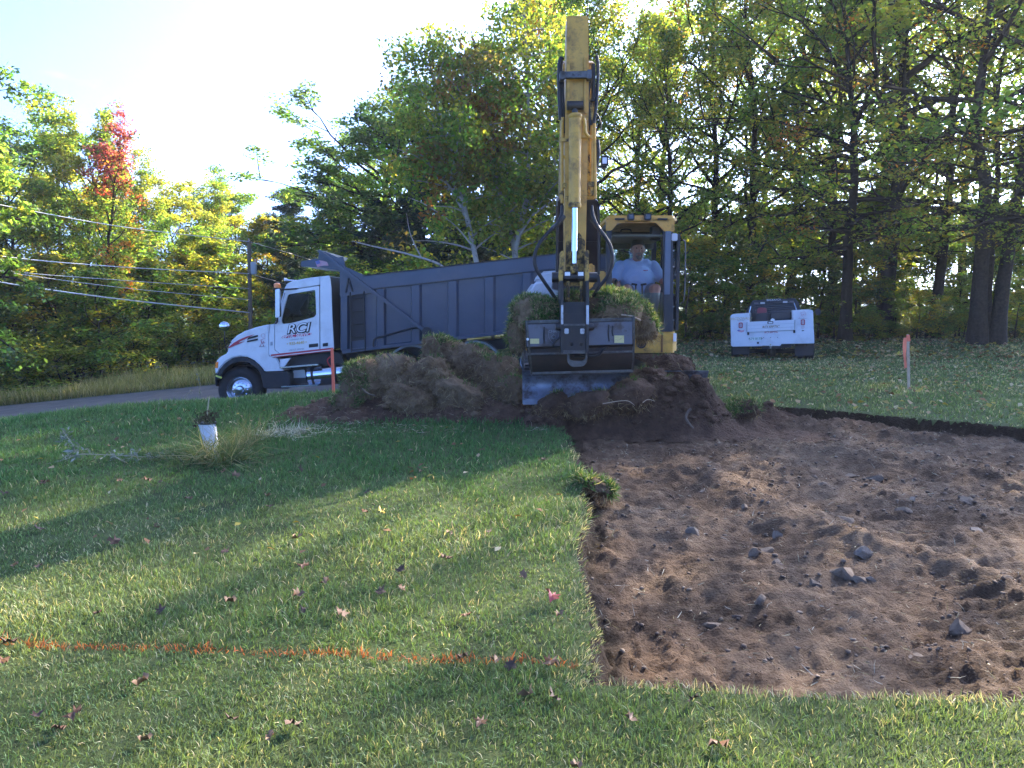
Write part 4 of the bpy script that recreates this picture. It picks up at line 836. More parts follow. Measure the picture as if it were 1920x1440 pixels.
for px in (1062.5, 1092): MB().pxprism([(px - 4, 626), (px - 4, 616), (px + 4, 616), (px + 4, 626)], 8.575, 8.599).build('coupler_roller', pale_steel, EX, .006)
for px, s in ((1050, -1), (1105, 1)): MB().lathe(at(px, 613, 8.62), (s, 0, 0), [(.001, -.03), (.042, -.03), (.042, .03), (.03, .05), (.001, .05)], 16).build('coupler_pin', black, EX)
MB().pxprism([(1056, 664), (1056, 657), (1100, 656), (1100, 663)], 8.585, 8.62).build('coupler_foot', steel, EX, .006)
MB().pxprism([(1070, 622), (1070, 613), (1086, 613), (1086, 622)], 8.585, 8.61).build('coupler_latch', black, EX, .006)
# bucket -------------------------------------------------------------
YB = 8.72
def brow(y0l, y0r, Y, l=985, r=1187): return [at(l, y0l, Y), at(r, y0r, Y)]
rows = [(603, 597, YB + .03), (609, 603, YB), (651, 646, YB - .02), (655, 650, YB + .03), (665, 660, YB + .035), (667, 662, YB + .02), (682, 677, YB + .05), (695, 690, YB + .10), (701, 696, YB + .13)]
V = []; F = []; ls = [985, 985, 986, 988, 989, 989, 991, 995, 998]
for (a, b, Y), l in zip(rows, ls): p, q = brow(a, b, Y, l); V += [p, q]
n = len(rows)
V += [p + Vector((0, .022, 0)) for p in V]
for j in range(n - 1): F += [(2 * j, 2 * j + 1, 2 * j + 3, 2 * j + 2), (2 * n + 2 * j, 2 * n + 2 * j + 2, 2 * n + 2 * j + 3, 2 * n + 2 * j + 1)]
F += [(0, 2 * n, 2 * n + 1, 1), (2 * n - 2, 2 * n - 1, 4 * n - 1, 4 * n - 2)]
for j in range(n - 1): F += [(2 * j, 2 * j + 2, 2 * n + 2 * j + 2, 2 * n + 2 * j), (2 * j + 1, 2 * n + 2 * j + 1, 2 * n + 2 * j + 3, 2 * j + 3)]
BK = MB().add(V[:], F).build('bucket', bucket_dark, EX, 0)
MB().prism([at(987, 608.5, YB - .008), at(1186, 602.5, YB - .008), at(1185.5, 645, YB - .026), at(988, 650, YB - .026)], (0, .006, 0)).build('back_plate', gunmetal, BK, .002)
for l, yt, yb in ((985, 601, 702), (1186, 592, 697)):
    a = at(l, yt, YB); b = at(l + (11 if l < 1000 else 1), yb, YB)
    pf = [(YB - .03, a.z), (YB - .03, a.z - .3), (YB + .09, b.z - .005), (YB + .28, b.z - .04), (YB + .72, b.z + .02), (YB + .62, a.z - .25), (YB + .3, a.z - .02)]
    MB().prism([(a.x + (b.x - a.x) * min(1, max(0, (a.z - z) / (a.z - b.z))), y, z) for y, z in pf], (.022, 0, 0)).build('side_plate', steel, BK, .004)
a, b = brow(701, 696, YB + .13, 998); MB().add([a, b, b + Vector((0, .58, .02)), a + Vector((0, .58, .02)), a + Vector((0, 0, -.02)), b + Vector((0, 0, -.02)), b + Vector((0, .58, 0)), a + Vector((0, .58, 0))], [(0, 1, 2, 3), (7, 6, 5, 4), (0, 4, 5, 1), (1, 5, 6, 2), (2, 6, 7, 3), (3, 7, 4, 0)]).build('bucket_floor', bucket_dark, BK)
MB().beam(at(997, 700, YB + .1), at(1187, 695, YB + .1), .03, .028).build('lip', steel, BK, .006); MB().beam(at(985, 604, YB + .02), at(1187, 598, YB + .02), .045, .035).build('top_rim', steel, BK, .008)
MB().beam(at(986, 664, YB + .01), at(1187, 659, YB + .01), .02, .02).build('wear_ridge', steel, BK, .004)
# loop of the tilt bracket, hose behind it, stickers, bolts, slots, decal
lo = rounded([(1064, 655), (1064, 680), (1072, 688), (1094, 687), (1101, 679), (1102, 655)], 5); li = rounded([(1068, 657), (1068, 674), (1074, 677), (1092, 677), (1098, 673), (1098, 657)], 3)
plate(MB(), lo, [li], YB - .10, YB - .04).build('tilt_bracket', steel, BK, .005)
MB().tube(catmull([at(1076, 668, YB - .02), at(1100, 668, YB - .03), at(1122, 666, YB - .02), at(1131, 655, YB - .03), at(1136, 652, YB - .01)], 6), .014, 8).tube(catmull([at(1080, 660, YB - .02), at(1110, 664, YB - .03), at(1124, 660, YB - .02), at(1128, 652, YB - .01)], 6), .012, 8).build('bucket_hose', rubber, BK)
MB().tube(catmull([at(1052, 624, YB - .06), at(1050, 632, YB - .08), at(1040, 641, YB - .07), at(1037, 648, YB - .07), at(1041, 652, YB - .06), at(1056, 654, YB - .05)], 6), .013, 8).build('bucket_hose', rubber, BK)
for x0, y0, x1, y1, m in ((994, 635, 1011, 644.5, sticker_y), (1152, 629, 1170, 643, sticker_y)): MB().pxprism([(x0, y1), (x0, y0), (x1, y0), (x1, y1)], YB - .03, YB - .027).build('sticker', m, BK)
MB().lathe(at(989.5, 636, YB - .02), (0, -1, 0), [(.001, 0), (.017, 0), (.014, .018), (.001, .02)], 10).build('bolt', white_p, BK); MB().lathe(at(1174, 620, YB - .02), (0, -1, 0), [(.001, 0), (.018, 0), (.015, .012), (.001, .012)], 10).build('bolt', gunmetal, BK)
for px, y0, y1 in ((1020.5, 613, 644), (1142, 609, 640), (1149, 611, 630)): MB().tube(catmull([at(px, y0, YB - .03), at(px - 1, (y0 + y1) / 2, YB - .034), at(px + .5, y1, YB - .03)], 4), .008, 6).build('drain_slot', black, BK)
decal = mat('decal_grey', (.26, .27, .29), .6)
sh = [(1028, 622), (1029, 632), (1033, 640), (1038, 644), (1043, 640), (1047, 632), (1048, 622)]
mb = MB()
for a, b in zip(sh[:-1], sh[1:]): mb.beam(at(*a, YB - .031), at(*b, YB - .031), .002, .008, (0, 1, 0))
for k in range(8):
    a = k * math.pi / 4; mb.beam(at(1038 + 3 * math.cos(a), 631.5 + 3 * math.sin(a), YB - .031), at(1038 + 5 * math.cos(a), 631.5 + 5 * math.sin(a), YB - .031), .002, .012, (0, 1, 0)); b = a + math.pi / 4
    mb.beam(at(1038 + 3.4 * math.cos(a), 631.5 + 3.4 * math.sin(a), YB - .031), at(1038 + 3.4 * math.cos(b), 631.5 + 3.4 * math.sin(b), YB - .031), .002, .01, (0, 1, 0))
mb.build('shield_emblem', decal, BK); text('emblem_lettering', 'CHAM', at(1038.5, 621.5, YB - .031), .042, decal, BK, 0, ext=.001)
# mud on the track that faces the camera is a pile of its own (see soil)
# ---------------------------------------------------------------- operator in the cab
def ell(bm, c, r, rot=None, sub=3):
    M = Matrix.Translation(Vector(c)) @ (rot.to_matrix().to_4x4() if rot else Matrix()) @ Matrix.Diagonal((*r, 1)); bmesh.ops.create_icosphere(bm, subdivisions=sub, radius=1, matrix=M)
def limb(bm, a, b, ra, rb, n=9):
    a = Vector(a); b = Vector(b)
    for i in range(n):
        t = i / (n - 1); r = ra + (rb - ra) * t; bmesh.ops.create_icosphere(bm, subdivisions=2, radius=r, matrix=Matrix.Translation(a.lerp(b, t)))
def fused(name, fill, m, parent, voxel=.012, sm=6, extra=None):
    """union of the shapes as one continuous surface"""
    bm = bmesh.new(); fill(bm); me = bpy.data.meshes.new(name); bm.to_mesh(me); bm.free(); t = bpy.data.objects.new(name, me); col.objects.link(t)
    r = t.modifiers.new('r', 'REMESH'); r.mode = 'VOXEL'; r.voxel_size = voxel; s = t.modifiers.new('s', 'SMOOTH'); s.iterations = sm; s.factor = .5
    me2 = bpy.data.meshes.new_from_object(t.evaluated_get(bpy.context.evaluated_depsgraph_get())); bpy.data.objects.remove(t); me2.name = name
    if extra:
        co = np.empty(len(me2.vertices) * 3, np.float32); me2.vertices.foreach_get('co', co); co = extra(co.reshape(-1, 3)); me2.vertices.foreach_set('co', co.ravel())
    me2.polygons.foreach_set('use_smooth', np.ones(len(me2.polygons), bool)); return link(name, me2, parent, m)
skin = mat('skin', (.36, .17, .115), .5, var=.08, vscale=12, spec=.4); shirt_m = mat('pale_blue_shirt', (.30, .37, .52), .85, var=.05, vscale=14, bump=.03, bscale=7)
short_m = mat('grey_shorts', (.16, .16, .17), .9, var=.1, vscale=20); hair_m = mat('dark_hair', (.035, .025, .02), .7, var=.3, vscale=60, bump=.004, bscale=120); beard_m = mat('grey_beard', (.16, .12, .10), .8, var=.3, vscale=80, bump=.004, bscale=150)
hx = at(1196, 470, 11.6).x; hz = at(1196, 470, 11.6).z; bxx = at(1194, 540, 11.7).x
PR = empty('person', (bxx, 11.8, 1.70), 'heavy man in pale blue t-shirt and shorts sitting at the excavator controls', 'person')
SH = {s: Vector((bxx + s * .25, 11.74, hz - .22)) for s in (-1, 1)}; EL = {s: Vector((bxx + s * .355, 11.60, 1.97)) for s in (-1, 1)}; WR = {s: Vector((sx + s * .365, 11.44, 1.915)) for s in (-1, 1)}
HP = {s: Vector((bxx + s * .12, 11.78, 1.80)) for s in (-1, 1)}; KN = {-1: Vector((bxx - .20, 11.33, 1.83)), 1: Vector((bxx + .215, 11.33, 1.84))}; AN = {-1: Vector((bxx - .16, 11.25, 1.36)), 1: Vector((bxx + .17, 11.22, 1.37))}
def headscale(vs, k=1.2):
    c = Vector((hx, 11.6, hz - .05))
    for v in vs: v.co = c + (v.co - c) * k
def body(bm):
    n0 = len(bm.verts)
    ell(bm, (hx, 11.60, hz + .02), (.080, .098, .115)); ell(bm, (hx, 11.575, hz - .055), (.068, .075, .075)); ell(bm, (hx, 11.50, hz - .015), (.016, .025, .026), sub=2)
    ell(bm, (hx, 11.525, hz + .035), (.058, .03, .014), sub=2); ell(bm, (hx, 11.53, hz - .095), (.035, .03, .025), sub=2)
    for s in (-1, 1): ell(bm, (hx + s * .083, 11.61, hz), (.014, .026, .036), sub=2); ell(bm, (hx + s * .042, 11.535, hz - .02), (.03, .03, .028), sub=2)
    bm.verts.ensure_lookup_table(); headscale(bm.verts[n0:])
    limb(bm, (hx, 11.63, hz - .05), (bxx, 11.72, hz - .17), .068, .085); ell(bm, (bxx, 11.72, hz - .28), (.20, .12, .14)); ell(bm, (bxx, 11.68, 1.96), (.22, .17, .2))
    for s in (-1, 1):
        limb(bm, SH[s], EL[s], .068, .055); limb(bm, EL[s], WR[s], .052, .034); limb(bm, HP[s], KN[s], .105, .078); limb(bm, KN[s], KN[s].lerp(AN[s], .4), .072, .068); limb(bm, KN[s].lerp(AN[s], .4), AN[s], .068, .042)
        limb(bm, AN[s], AN[s] + Vector((0, -.17, -.06)), .045, .035)
        h = WR[s] + Vector((0, -.035, -.005)); ell(bm, h, (.036, .05, .030))
        for k, (dz, L) in enumerate(((.028, .052), (.009, .058), (-.010, .055), (-.028, .046))):   # fingers closed round the grip
            p0 = h + Vector((s * .022, -.035, dz)); p1 = p0 + Vector((-s * .012, -.030, 0)); p2 = p1 + Vector((-s * L * .75, -.004, -.003)); limb(bm, p0, p1, .0105, .010, 4); limb(bm, p1, p2, .010, .008, 5)
        limb(bm, h + Vector((-s * .02, -.01, .025)), h + Vector((-s * .038, -.035, .045)), .012, .0095, 5)
fused('body', body, skin, PR, .009, 3)
def shirt(bm):
    ell(bm, (bxx, 11.72, hz - .29), (.235, .135, .155)); ell(bm, (bxx, 11.66, 1.97), (.265, .215, .23)); ell(bm, (bxx, 11.66, 1.86), (.255, .20, .15)); limb(bm, (bxx - .13, 11.72, hz - .20), (bxx + .13, 11.72, hz - .20), .095, .095)
    for s in (-1, 1): limb(bm, SH[s], SH[s].lerp(EL[s], .78), .09, .088)
    limb(bm, (bxx, 11.71, hz - .19), (bxx, 11.70, hz - .145), .10, .086, 4)
fused('t_shirt', shirt, shirt_m, PR, .012, 5)
def shorts(bm):
    ell(bm, (bxx, 11.76, 1.80), (.25, .2, .12))
    for s in (-1, 1): limb(bm, HP[s], HP[s].lerp(KN[s], .7), .118, .105)
fused('shorts', shorts, short_m, PR, .014, 4)
def hair(bm): ell(bm, (hx, 11.606, hz + .064), (.084, .098, .084)); [ell(bm, (hx + s * .074, 11.60, hz + .045), (.013, .032, .04), sub=2) for s in (-1, 1)]; headscale(bm.verts)
ho = fused('hair', hair, hair_m, PR, .008, 3)
def beard(bm):
    ell(bm, (hx, 11.508, hz - .095), (.030, .022, .032), sub=2); ell(bm, (hx, 11.498, hz - .046), (.036, .014, .009), sub=2)
    for s in (-1, 1): ell(bm, (hx + s * .034, 11.512, hz - .072), (.009, .014, .028), sub=2)
    headscale(bm.verts)
fused('beard', beard, beard_m, PR, .005, 2)
eye_m = mat('eye', (.03, .02, .02), .2)
for s in (-1, 1): MB().lathe((hx + s * .037, 11.491, hz + .03), (0, -1, 0), [(.001, 0), (.011, 0), (.006, .006), (.001, .007)], 8).build('eye', eye_m, PR)
MB().lathe((hx, 11.473, hz - .069), (0, -1, 0), [(.001, 0), (.014, 0), (.001, .004)], 10).build('mouth', mat('lip', (.25, .09, .08), .5), PR)
MB().box((bxx + .06, 11.495, hz - .30), (bxx + .10, 11.50, hz - .29)).box((bxx + .105, 11.495, hz - .298), (bxx + .125, 11.50, hz - .288)).build('chest_print', mat('print_red', (.4, .05, .08), .7), PR)
# ---------------------------------------------------------------- dump truck (side on, nose down to the left)
tw = mat('truck_white', (.66, .67, .68), .3, var=.05, vscale=2, coat=.2, dirt=(.28, .25, .21), dscale=2.2, damt=.3)
tb_ = mat('bed_slate_blue', (.030, .044, .074), .33, var=.14, vscale=2.5, coat=.15, spec=.5, dirt=(.10, .10, .10), dscale=1.6, damt=.35)
tblk = mat('truck_black', (.006, .0065, .008), .5, var=.2, vscale=6, dirt=(.06, .05, .04), dscale=3, damt=.3)
trub = mat('tyre_rubber', (.010, .010, .0105), .75, var=.2, vscale=18, bump=.004, bscale=60, dirt=(.07, .06, .05), dscale=8, damt=.4)
tred = mat('stripe_red', (.42, .025, .045), .35); tred2 = mat('lettering_red', (.50, .03, .09), .4); tgold = mat('lettering_gold', (.60, .42, .16), .45); tgrey = mat('lettering_grey', (.28, .30, .33), .5)
grey_back = mat('cab_back_grey', (.13, .15, .165), .45, var=.15, vscale=4)
amber = mat('amber_lens', (.85, .22, .02), .2); tglass = glassmat('truck_glass', (.72, .80, .78), -.03); alu = mat('polished_aluminium', (.46, .48, .52), .22, metal=1, var=.06, vscale=6)
YT, YW = 16.5, 2.45
TR = empty('dump_truck', at(620, 735, 17.7), 'white-cabbed dump truck with slate blue bed parked behind the sod pile', 'dump truck')
MB().pxprism([(420, 690), (500, 678), (1090, 622), (1090, 640), (500, 698), (420, 704)], 17.1, 18.3).build('chassis', tblk, TR, .02)
hood = [(504, 608), (480, 613.5), (458, 621), (444, 629), (434, 638), (428, 650), (426, 662), (413, 669), (405, 677), (402.5, 690), (404, 702), (408, 701), (414, 689), (423, 679), (436, 671), (450, 668), (464, 669.5), (477, 676), (488, 687), (497, 698), (532, 697), (529, 691), (519, 671), (506, 666)]
HD = MB().pxprism(hood, YT + .03, YT + YW - .1).build('hood', tw, TR, .06, 3, angle=40)
# wheel-arch liner and lower black fairing
arc = [(452 + 49 * math.cos(R(a)), 722 - 52 * math.sin(R(a))) for a in range(168, 20, -12)]; arc2 = [(452 + 41 * math.cos(R(a)), 722 - 44 * math.sin(R(a))) for a in range(20, 169, 12)]
MB().pxprism(arc + arc2, YT + .01, YT + .45).build('fender_flare', tblk, TR, .01)
MB().pxprism([(487, 696), (540, 695), (543, 700), (543, 729), (493, 729), (490, 712)], YT + .02, YT + .8).build('step_fairing', tblk, TR, .03, 3)
MB().pxprism([(402.5, 700), (409, 703), (406, 716), (406, 726), (403, 722)], YT + .05, YT + YW - .1).build('bumper', tblk, TR, .02)
MB().pxprism([(403, 690), (404, 680), (409, 678), (408, 690)], YT + .015, YT + .05).build('marker_light', amber, TR, .004)
MB().pxprism([(404, 706), (404.5, 703), (416, 707), (415, 710)], YT + .0, YT + .02).build('reflective_tape', mat('tape_yellow', (.6, .62, .1), .4), TR)
# cab shell: cowl, door and corner plates, each with a gap between
side = [(506, 609), (514.5, 607), (514.5, 656), (530, 668), (508, 670), (504, 664)]
MB().pxprism(side, YT, YT + .05).build('cowl', tw, TR, .006)
win = rounded([(529, 607.5), (527, 600), (533, 575), (540, 552), (591, 543.5), (593, 590), (588, 595), (545, 606)], 3)
door = rounded([(515.5, 607), (524, 604), (527, 580), (536, 545), (598.5, 536), (599, 600), (599, 659.5), (531, 667.5), (515.5, 655.5)], 2)
DR = plate(MB(), door, [win], YT, YT + .06).build('door', tw, TR, .005)
MB().pxprism(rounded([(579, 652), (579, 645.5), (596.5, 643.5), (596.5, 650)], 1), YT - .006, YT + .001).build('handle', tblk, DR, .003)
MB().pxprism([(528, 608), (541, 550), (592, 543), (593.5, 593), (540, 607)], YT + .025, YT + .03).build('window_pane', tglass, DR)
cor = rounded([(600.2, 534), (600, 520), (618, 517), (621, 540), (623, 600), (626, 654.5), (600.5, 659)], 2)
MB().pxprism(cor, YT, YT + .05).build('cab_corner', tw, TR, .006)
MB().pxprism(rounded([(605, 650), (605, 644), (615, 642.5), (615, 649)], 1), YT - .006, YT + .001).build('cab_vent', tblk, TR, .003)
MB().pxprism([(535.5, 544), (532, 545), (538, 532.5), (548, 527.5), (575, 522), (599.5, 519), (599.5, 534)], YT, YT + .05).build('cab_roof_side', tw, TR, .006)
rp = [(532, 543), (538, 532), (548, 527), (575, 521.5), (600, 518.5), (617, 516.5), (617, 521), (600, 523), (575, 526), (550, 531.5), (541, 536), (536, 545)]
MB().pxprism(rp, YT + .05, YT + YW - .06).build('cab_roof', tw, TR, .01)
MB().pxprism([(536, 545), (540, 545), (522, 606), (516, 607)], YT + .06, YT + .12).build('a_pillar', tw, TR, .004)
MB().pxprism([(533.6, 549), (535, 549), (520, 604), (518.5, 604)], YT + .12, YT + YW - .1).build('windscreen', tglass, TR)
fw = plate(MB(), [(515, 607), (533, 545), (600, 535), (618, 530), (624, 655), (530, 667), (515, 655)], [win], YT + YW - .06, YT + YW).build('far_cab_side', tw, TR)
MB().pxprism([(613, 518), (617, 517.5), (625, 654), (621, 655)], YT + .05, YT + YW - .06).build('cab_back', grey_back, TR, .01)
MB().pxprism([(516, 668), (516, 640), (560, 634), (620, 628), (624, 656)], YT + .08, YT + YW - .08).build('cab_interior', tblk, TR)
MB().pxprism(rounded([(575, 640), (580, 598), (590, 596), (597, 600), (598, 640)], 4), YT + .3, YT + .85).build('driver_seat', tblk, TR, .03); MB().pxprism(rounded([(575, 640), (580, 598), (590, 596), (597, 600), (598, 640)], 4), YT + 1.5, YT + 2.05).build('passenger_seat', tblk, TR, .03)
c_ = at(541, 603, YT + .55); MB().tube([c_ + Vector((.10 * math.cos(a * .393), .22 * math.sin(a * .393), .17 * math.cos(a * .393))) for a in range(17)], .014, 7).build('steering_wheel', tblk, TR)
MB().pxprism([(516, 609), (516, 598), (530, 596), (536, 612)], YT + .1, YT + YW - .1).build('dashboard', tblk, TR, .02)
# stripes, lettering and logos
for a, b, m in (((508, 666.3), (625, 653.2), tred), ((510, 668.2), (625, 655.6), white_p), ((513, 669.7), (625, 657), tred)):
    pa = at(*a, YT - .004); pb = at(*b, YT - .004); MB().beam(pa, pb, .004, .038 if m is tred and a[1] < 667 else .014).build('stripe', m, TR)
tilt = R(5.7); tr_ = (R(90), -tilt, 0)
text('logo_shadow', 'RCI', at(558.2, 616.8, YT - .004), .27, tblk, TR, .3, tr_, .001, .02, sx=1.15); text('logo_lettering', 'RCI', at(557.5, 616, YT - .008), .27, white_p, TR, .3, tr_, .001, .001, sx=1.15)
MB().pxprism(rounded([(540, 624.4), (560, 622), (572, 617), (579, 615), (580, 620), (574, 622.5)], 1.5), YT - .003, YT - .0005).build('logo_swoosh', tred2, TR)
MB().pxprism([(526, 635), (532, 628.5), (585, 623.5), (583, 629)], YT - .003, YT - .0005).build('logo_band', tred2, TR)
text('septic_service_lettering', 'SEPTIC SERVICE', at(555.5, 629.3, YT - .006), .098, white_p, TR, .3, tr_, .001, .002, sx=1.0)
text('town_lettering', 'CONWAY, NH', at(556, 636.2, YT - .004), .045, tgrey, TR, 0, tr_, .001); text('phone_lettering', '• 932-4640 •', at(556, 643.3, YT - .004), .085, tgold, TR, .15, tr_, .001, .002)
text('number_lettering', 'USDOT 899784', at(556, 655.5, YT - .004), .05, tgrey, TR, 0, tr_, .001)
fl = [(427, 652), (438, 643), (448, 637), (462, 631), (477, 627), (466, 632.5), (455, 638), (450, 640), (447, 644), (438, 649), (430, 652.5)]
MB().pxprism(fl, YT + .018, YT + .031).build('hood_flash', tred, TR); MB().pxprism([(440, 648), (450, 642), (458, 640), (449, 644.5)], YT + .018, YT + .031).build('hood_flash', tred, TR)
for q in ([(463, 637), (466, 632.5), (483, 628), (483, 631.5)], [(463, 642), (463, 639), (483, 634.5), (483, 638)]): MB().pxprism(q, YT + .012, YT + .031).build('hood_vent', tblk, TR, .002)
MB().lathe(at(493, 629, YT + .018), (0, -1, 0), [(.045, 0), (.045, .004), (.036, .004), (.036, 0)], 20, True).build('round_emblem', mat('emblem_pink', (.62, .45, .46), .5), TR)
mb = MB()
for a, b in (((491, 645), (489, 637)), ((492, 645), (495, 639)), ((489, 637), (496, 634.5)), ((490, 641), (497, 643)), ((489, 646), (487, 650)), ((493, 646), (495, 650))): mb.beam(at(*a, YT + .024), at(*b, YT + .024), .004, .018, (0, 1, 0))
mb.build('worker_emblem', tred2, TR); MB().beam(at(486, 650, YT + .024), at(497, 649, YT + .024), .004, .014, (0, 1, 0)).build('emblem_ground', tblk, TR)
MB().pxprism([(507, 648), (507, 641), (511, 640.5), (511, 647.5)], YT - .006, YT - .001).build('permit_sticker', tgrey, TR)
# mirrors, beacon, horn
MB().pxprism(rounded([(516, 596), (516, 543), (524, 541), (524.5, 594)], 2), YT - .22, YT - .10).build('mirror', alu, TR, .015)
MB().tube([at(520, 543, YT - .16), at(545, 542, YT - .05), at(560, 541, YT + .02)], .016, 8).tube([at(520, 596, YT - .16), at(520, 603, YT - .1), at(517, 606, YT)], .022, 8).build('mirror_arm', tblk, TR)
MB().tube(catmull([at(426, 660, YT + .1), at(421, 640, YT - .05), at(421, 622, YT - .1)], 4), .012, 7).tube([at(440, 650, YT + .1), at(424, 634, YT - .06)], .008, 6).build('hood_mirror_stalk', tblk, TR)
MB().lathe(at(421, 612, YT - .1), (.25, -1, 0), [(.001, -.06), (.06, -.04), (.105, .0), (.105, .02), (.06, .045), (.001, .05)], 20).build('hood_mirror', chrome, TR)
bc = MB().lathe(at(520, 538, YT + .1), (0, 0, 1), [(.001, -.02), (.075, -.02), (.07, .06), (.03, .085), (.001, .085)], 16).build('beacon', amber, TR); MB().cyl(at(520, 538, YT + .1) - Vector((0, 0, .1)), at(520, 538, YT + .1) - Vector((0, 0, .02)), .045, 12).build('beacon_base', tblk, bc)
MB().tube([at(517.5, 536, YT + .12), at(517, 462, YT + .12)], .005, 5).build('aerial', tblk, TR)
MB().lathe(at(542, 526, YT + .7), (-1, 0, .05), [(.02, -.3), (.02, 0), (.055, .1), (.05, .1), (.001, .02)], 14).build('air_horn', chrome, TR)
# wheels
def wheel(px, py, r_, Y, w, dish):
    c = at(px, py, Y); k = MB().lathe(c, (0, 1, 0), [(r_ * .56, 0), (r_ * .60, -.01), (r_ * .80, -.015), (r_ * .95, .03), (r_, .07), (r_, w - .07), (r_ * .95, w - .03), (r_ * .6, w), (r_ * .56, w)], 40, True).build('wheel', trub, TR)
    MB().lathe(c, (0, 1, 0), [(.001, dish), (r_ * .22, dish), (r_ * .40, dish + .03), (r_ * .49, dish + .06), (r_ * .52, .02), (r_ * .575, -.014), (r_ * .59, .02), (r_ * .52, .2), (.001, .22)], 36).build('rim', alu, k)
    MB().lathe(c, (0, 1, 0), [(.001, dish - .06), (r_ * .14, dish - .05), (r_ * .19, dish - .01), (r_ * .19, dish + .03)], 20).build('hub', alu, k)
    for i in range(10):
        a = i * .628; MB().lathe(c + Vector((math.cos(a) * r_ * .32, dish + .02, math.sin(a) * r_ * .32)), (0, -1, 0), [(.001, -.02), (.02, -.02), (.016, .03), (.001, .035)], 6).build('wheel_nut', chrome, k)
wheel(450, 731, .50, YT + .12, .33, .02)
wheel(450, 731, .50, YT + YW - .5, .33, .25)
for px, py in ((745, 702), (880, 689), (1000, 677)): wheel(px, py, .50, YT + .08, .56, .16); wheel(px, py, .50, YT + YW - .7, .56, .2)
for px, py in ((772, 668), (890, 660)): MB().pxprism([(px + 52 * math.cos(R(a)), py + 30 - 52 * math.sin(R(a))) for a in range(150, 25, -12)] + [(px + 48 * math.cos(R(a)), py + 30 - 48 * math.sin(R(a))) for a in range(30, 151, 12)], YT + .05, YT + .66).build('mudguard', grey_back, TR)
# tank, steps, boxes under the cab
TK = MB().lathe(at(578, 705, YT + .33), (1, 0, .1), [(.001, 0), (.20, 0), (.235, .03), (.235, 1.14), (.20, 1.17), (.001, 1.17)], 36).build('fuel_tank', chrome, TR)
for px in (590, 633): MB().lathe(at(px, 704.5 - (px - 578) * .1, YT + .33), (1, 0, .1), [(.238, -.025), (.243, -.025), (.243, .025), (.238, .025)], 36, True).build('tank_strap', tblk, TK)
MB().pxprism([(524, 691), (524, 688), (597, 682), (597, 685)], YT + .0, YT + .3).build('cab_step', alu, TR, .006); MB().pxprism([(527, 727), (527, 724), (597, 721), (597, 724)], YT - .02, YT + .3).build('lower_step', alu, TR, .006)
MB().pxprism([(544, 721), (544, 690), (578, 687), (578, 719)], YT + .35, YT + .8).build('battery_box', tblk, TR, .02); MB().pxprism(rounded([(547, 709), (549, 695), (571, 693), (574, 708)], 3), YT + .33, YT + .345).build('box_cover', mat('pale_cover', (.55, .56, .52), .4), TR, .004)
MB().pxprism([(532, 690), (548, 668), (626, 659), (640, 664), (650, 690), (600, 684)], YT + .25, YT + 1.2).build('under_cab_gear', tblk, TR, .02)
MB().pxprism([(525, 674), (545, 671), (531, 690), (526, 690)], YT + .01, YT + .06).build('step_panel', tw, TR, .004)
MB().tube(catmull([at(620, 668, YT + .2), at(614, 675, YT + .12), at(617, 684, YT + .15), at(624, 690, YT + .2)], 5), .014, 6).build('air_line', mat('red_line', (.5, .03, .04), .4), TR)
# bed ----------------------------------------------------------------------
YB0 = YT - .02
BD = MB().pxprism([(638, 545), (641, 658), (700, 652), (1075, 606), (1075, 480), (690, 522), (640, 530)], YB0 + .10, YB0 + .13).pxprism([(638, 545), (641, 658), (700, 652), (1075, 606), (1075, 480), (690, 522), (640, 530)], YB0 + 2.32, YB0 + 2.35).build('bed', tb_, TR)
MB().pxprism([(638, 520), (638, 658), (644, 657), (644, 520)], YB0 + .13, YB0 + 2.32).build('bed_front', tb_, TR, .01); MB().pxprism([(641, 652), (641, 660), (1075, 609), (1075, 600)], YB0 + .13, YB0 + 2.32).build('bed_floor', tb_, TR)
MB().pxprism([(682, 543.5), (680, 518), (1072, 473.5), (1072, 501)], YB0, YB0 + .11).build('top_rail', tb_, TR, .012); MB().pxprism([(680, 518.5), (680, 516), (1072, 471.5), (1072, 474)], YB0 - .015, YB0 + .2).build('rail_cap', tblk, TR, .004)
MB().pxprism([(636, 556), (638, 549), (700, 543), (700, 549)], YB0, YB0 + .1).build('front_rail', tb_, TR, .008)
MB().pxprism([(641, 664), (641, 656), (700, 650), (1075, 605), (1075, 611), (700, 656)], YB0 + .0, YB0 + .12).build('bottom_rail', tb_, TR, .012)
for px, w in ((645, 12), (713, 13), (779, 14.5), (848, 15), (917, 15), (987, 15), (1055, 15)):
    t0 = 546 - (px - 690) * .112 if px > 650 else 552; b0 = 651.5 - (px - 700) * .1195 if px > 650 else 656
    pt = lambda x, y, Y: at(x, y, Y); l, r_ = px - w / 2, px + w / 2; V = []
    for (x, yy) in ((l, b0), (r_, b0 - w * .12), (r_, t0 - w * .11), (l, t0)): V.append(pt(x, yy, YB0 + .015))
    for (x, yy) in ((l - 1, b0), (r_ + 5.5, b0 - w * .16), (r_ + 5.5, t0 - w * .15), (l - 1, t0)): V.append(pt(x, yy, YB0 + .108))
    MB().add(V, [(0, 1, 2, 3), (7, 6, 5, 4), (0, 4, 5, 1), (1, 5, 6, 2), (2, 6, 7, 3), (3, 7, 4, 0)]).build('stake_post', tb_, TR, .004)
# sloped ledge at the foot of every panel
for a, b in ((720, 771), (787, 840), (856, 909), (925, 979), (995, 1047)): MB().prism([at(a, 646 - (a - 720) * .119, YB0 + .10), at(b, 646 - (b - 720) * .119, YB0 + .10), at(b, 649 - (b - 720) * .119, YB0 + .03), at(a, 649 - (a - 720) * .119, YB0 + .03)], (0, 0, -.02)).build('panel_ledge', tb_, TR)
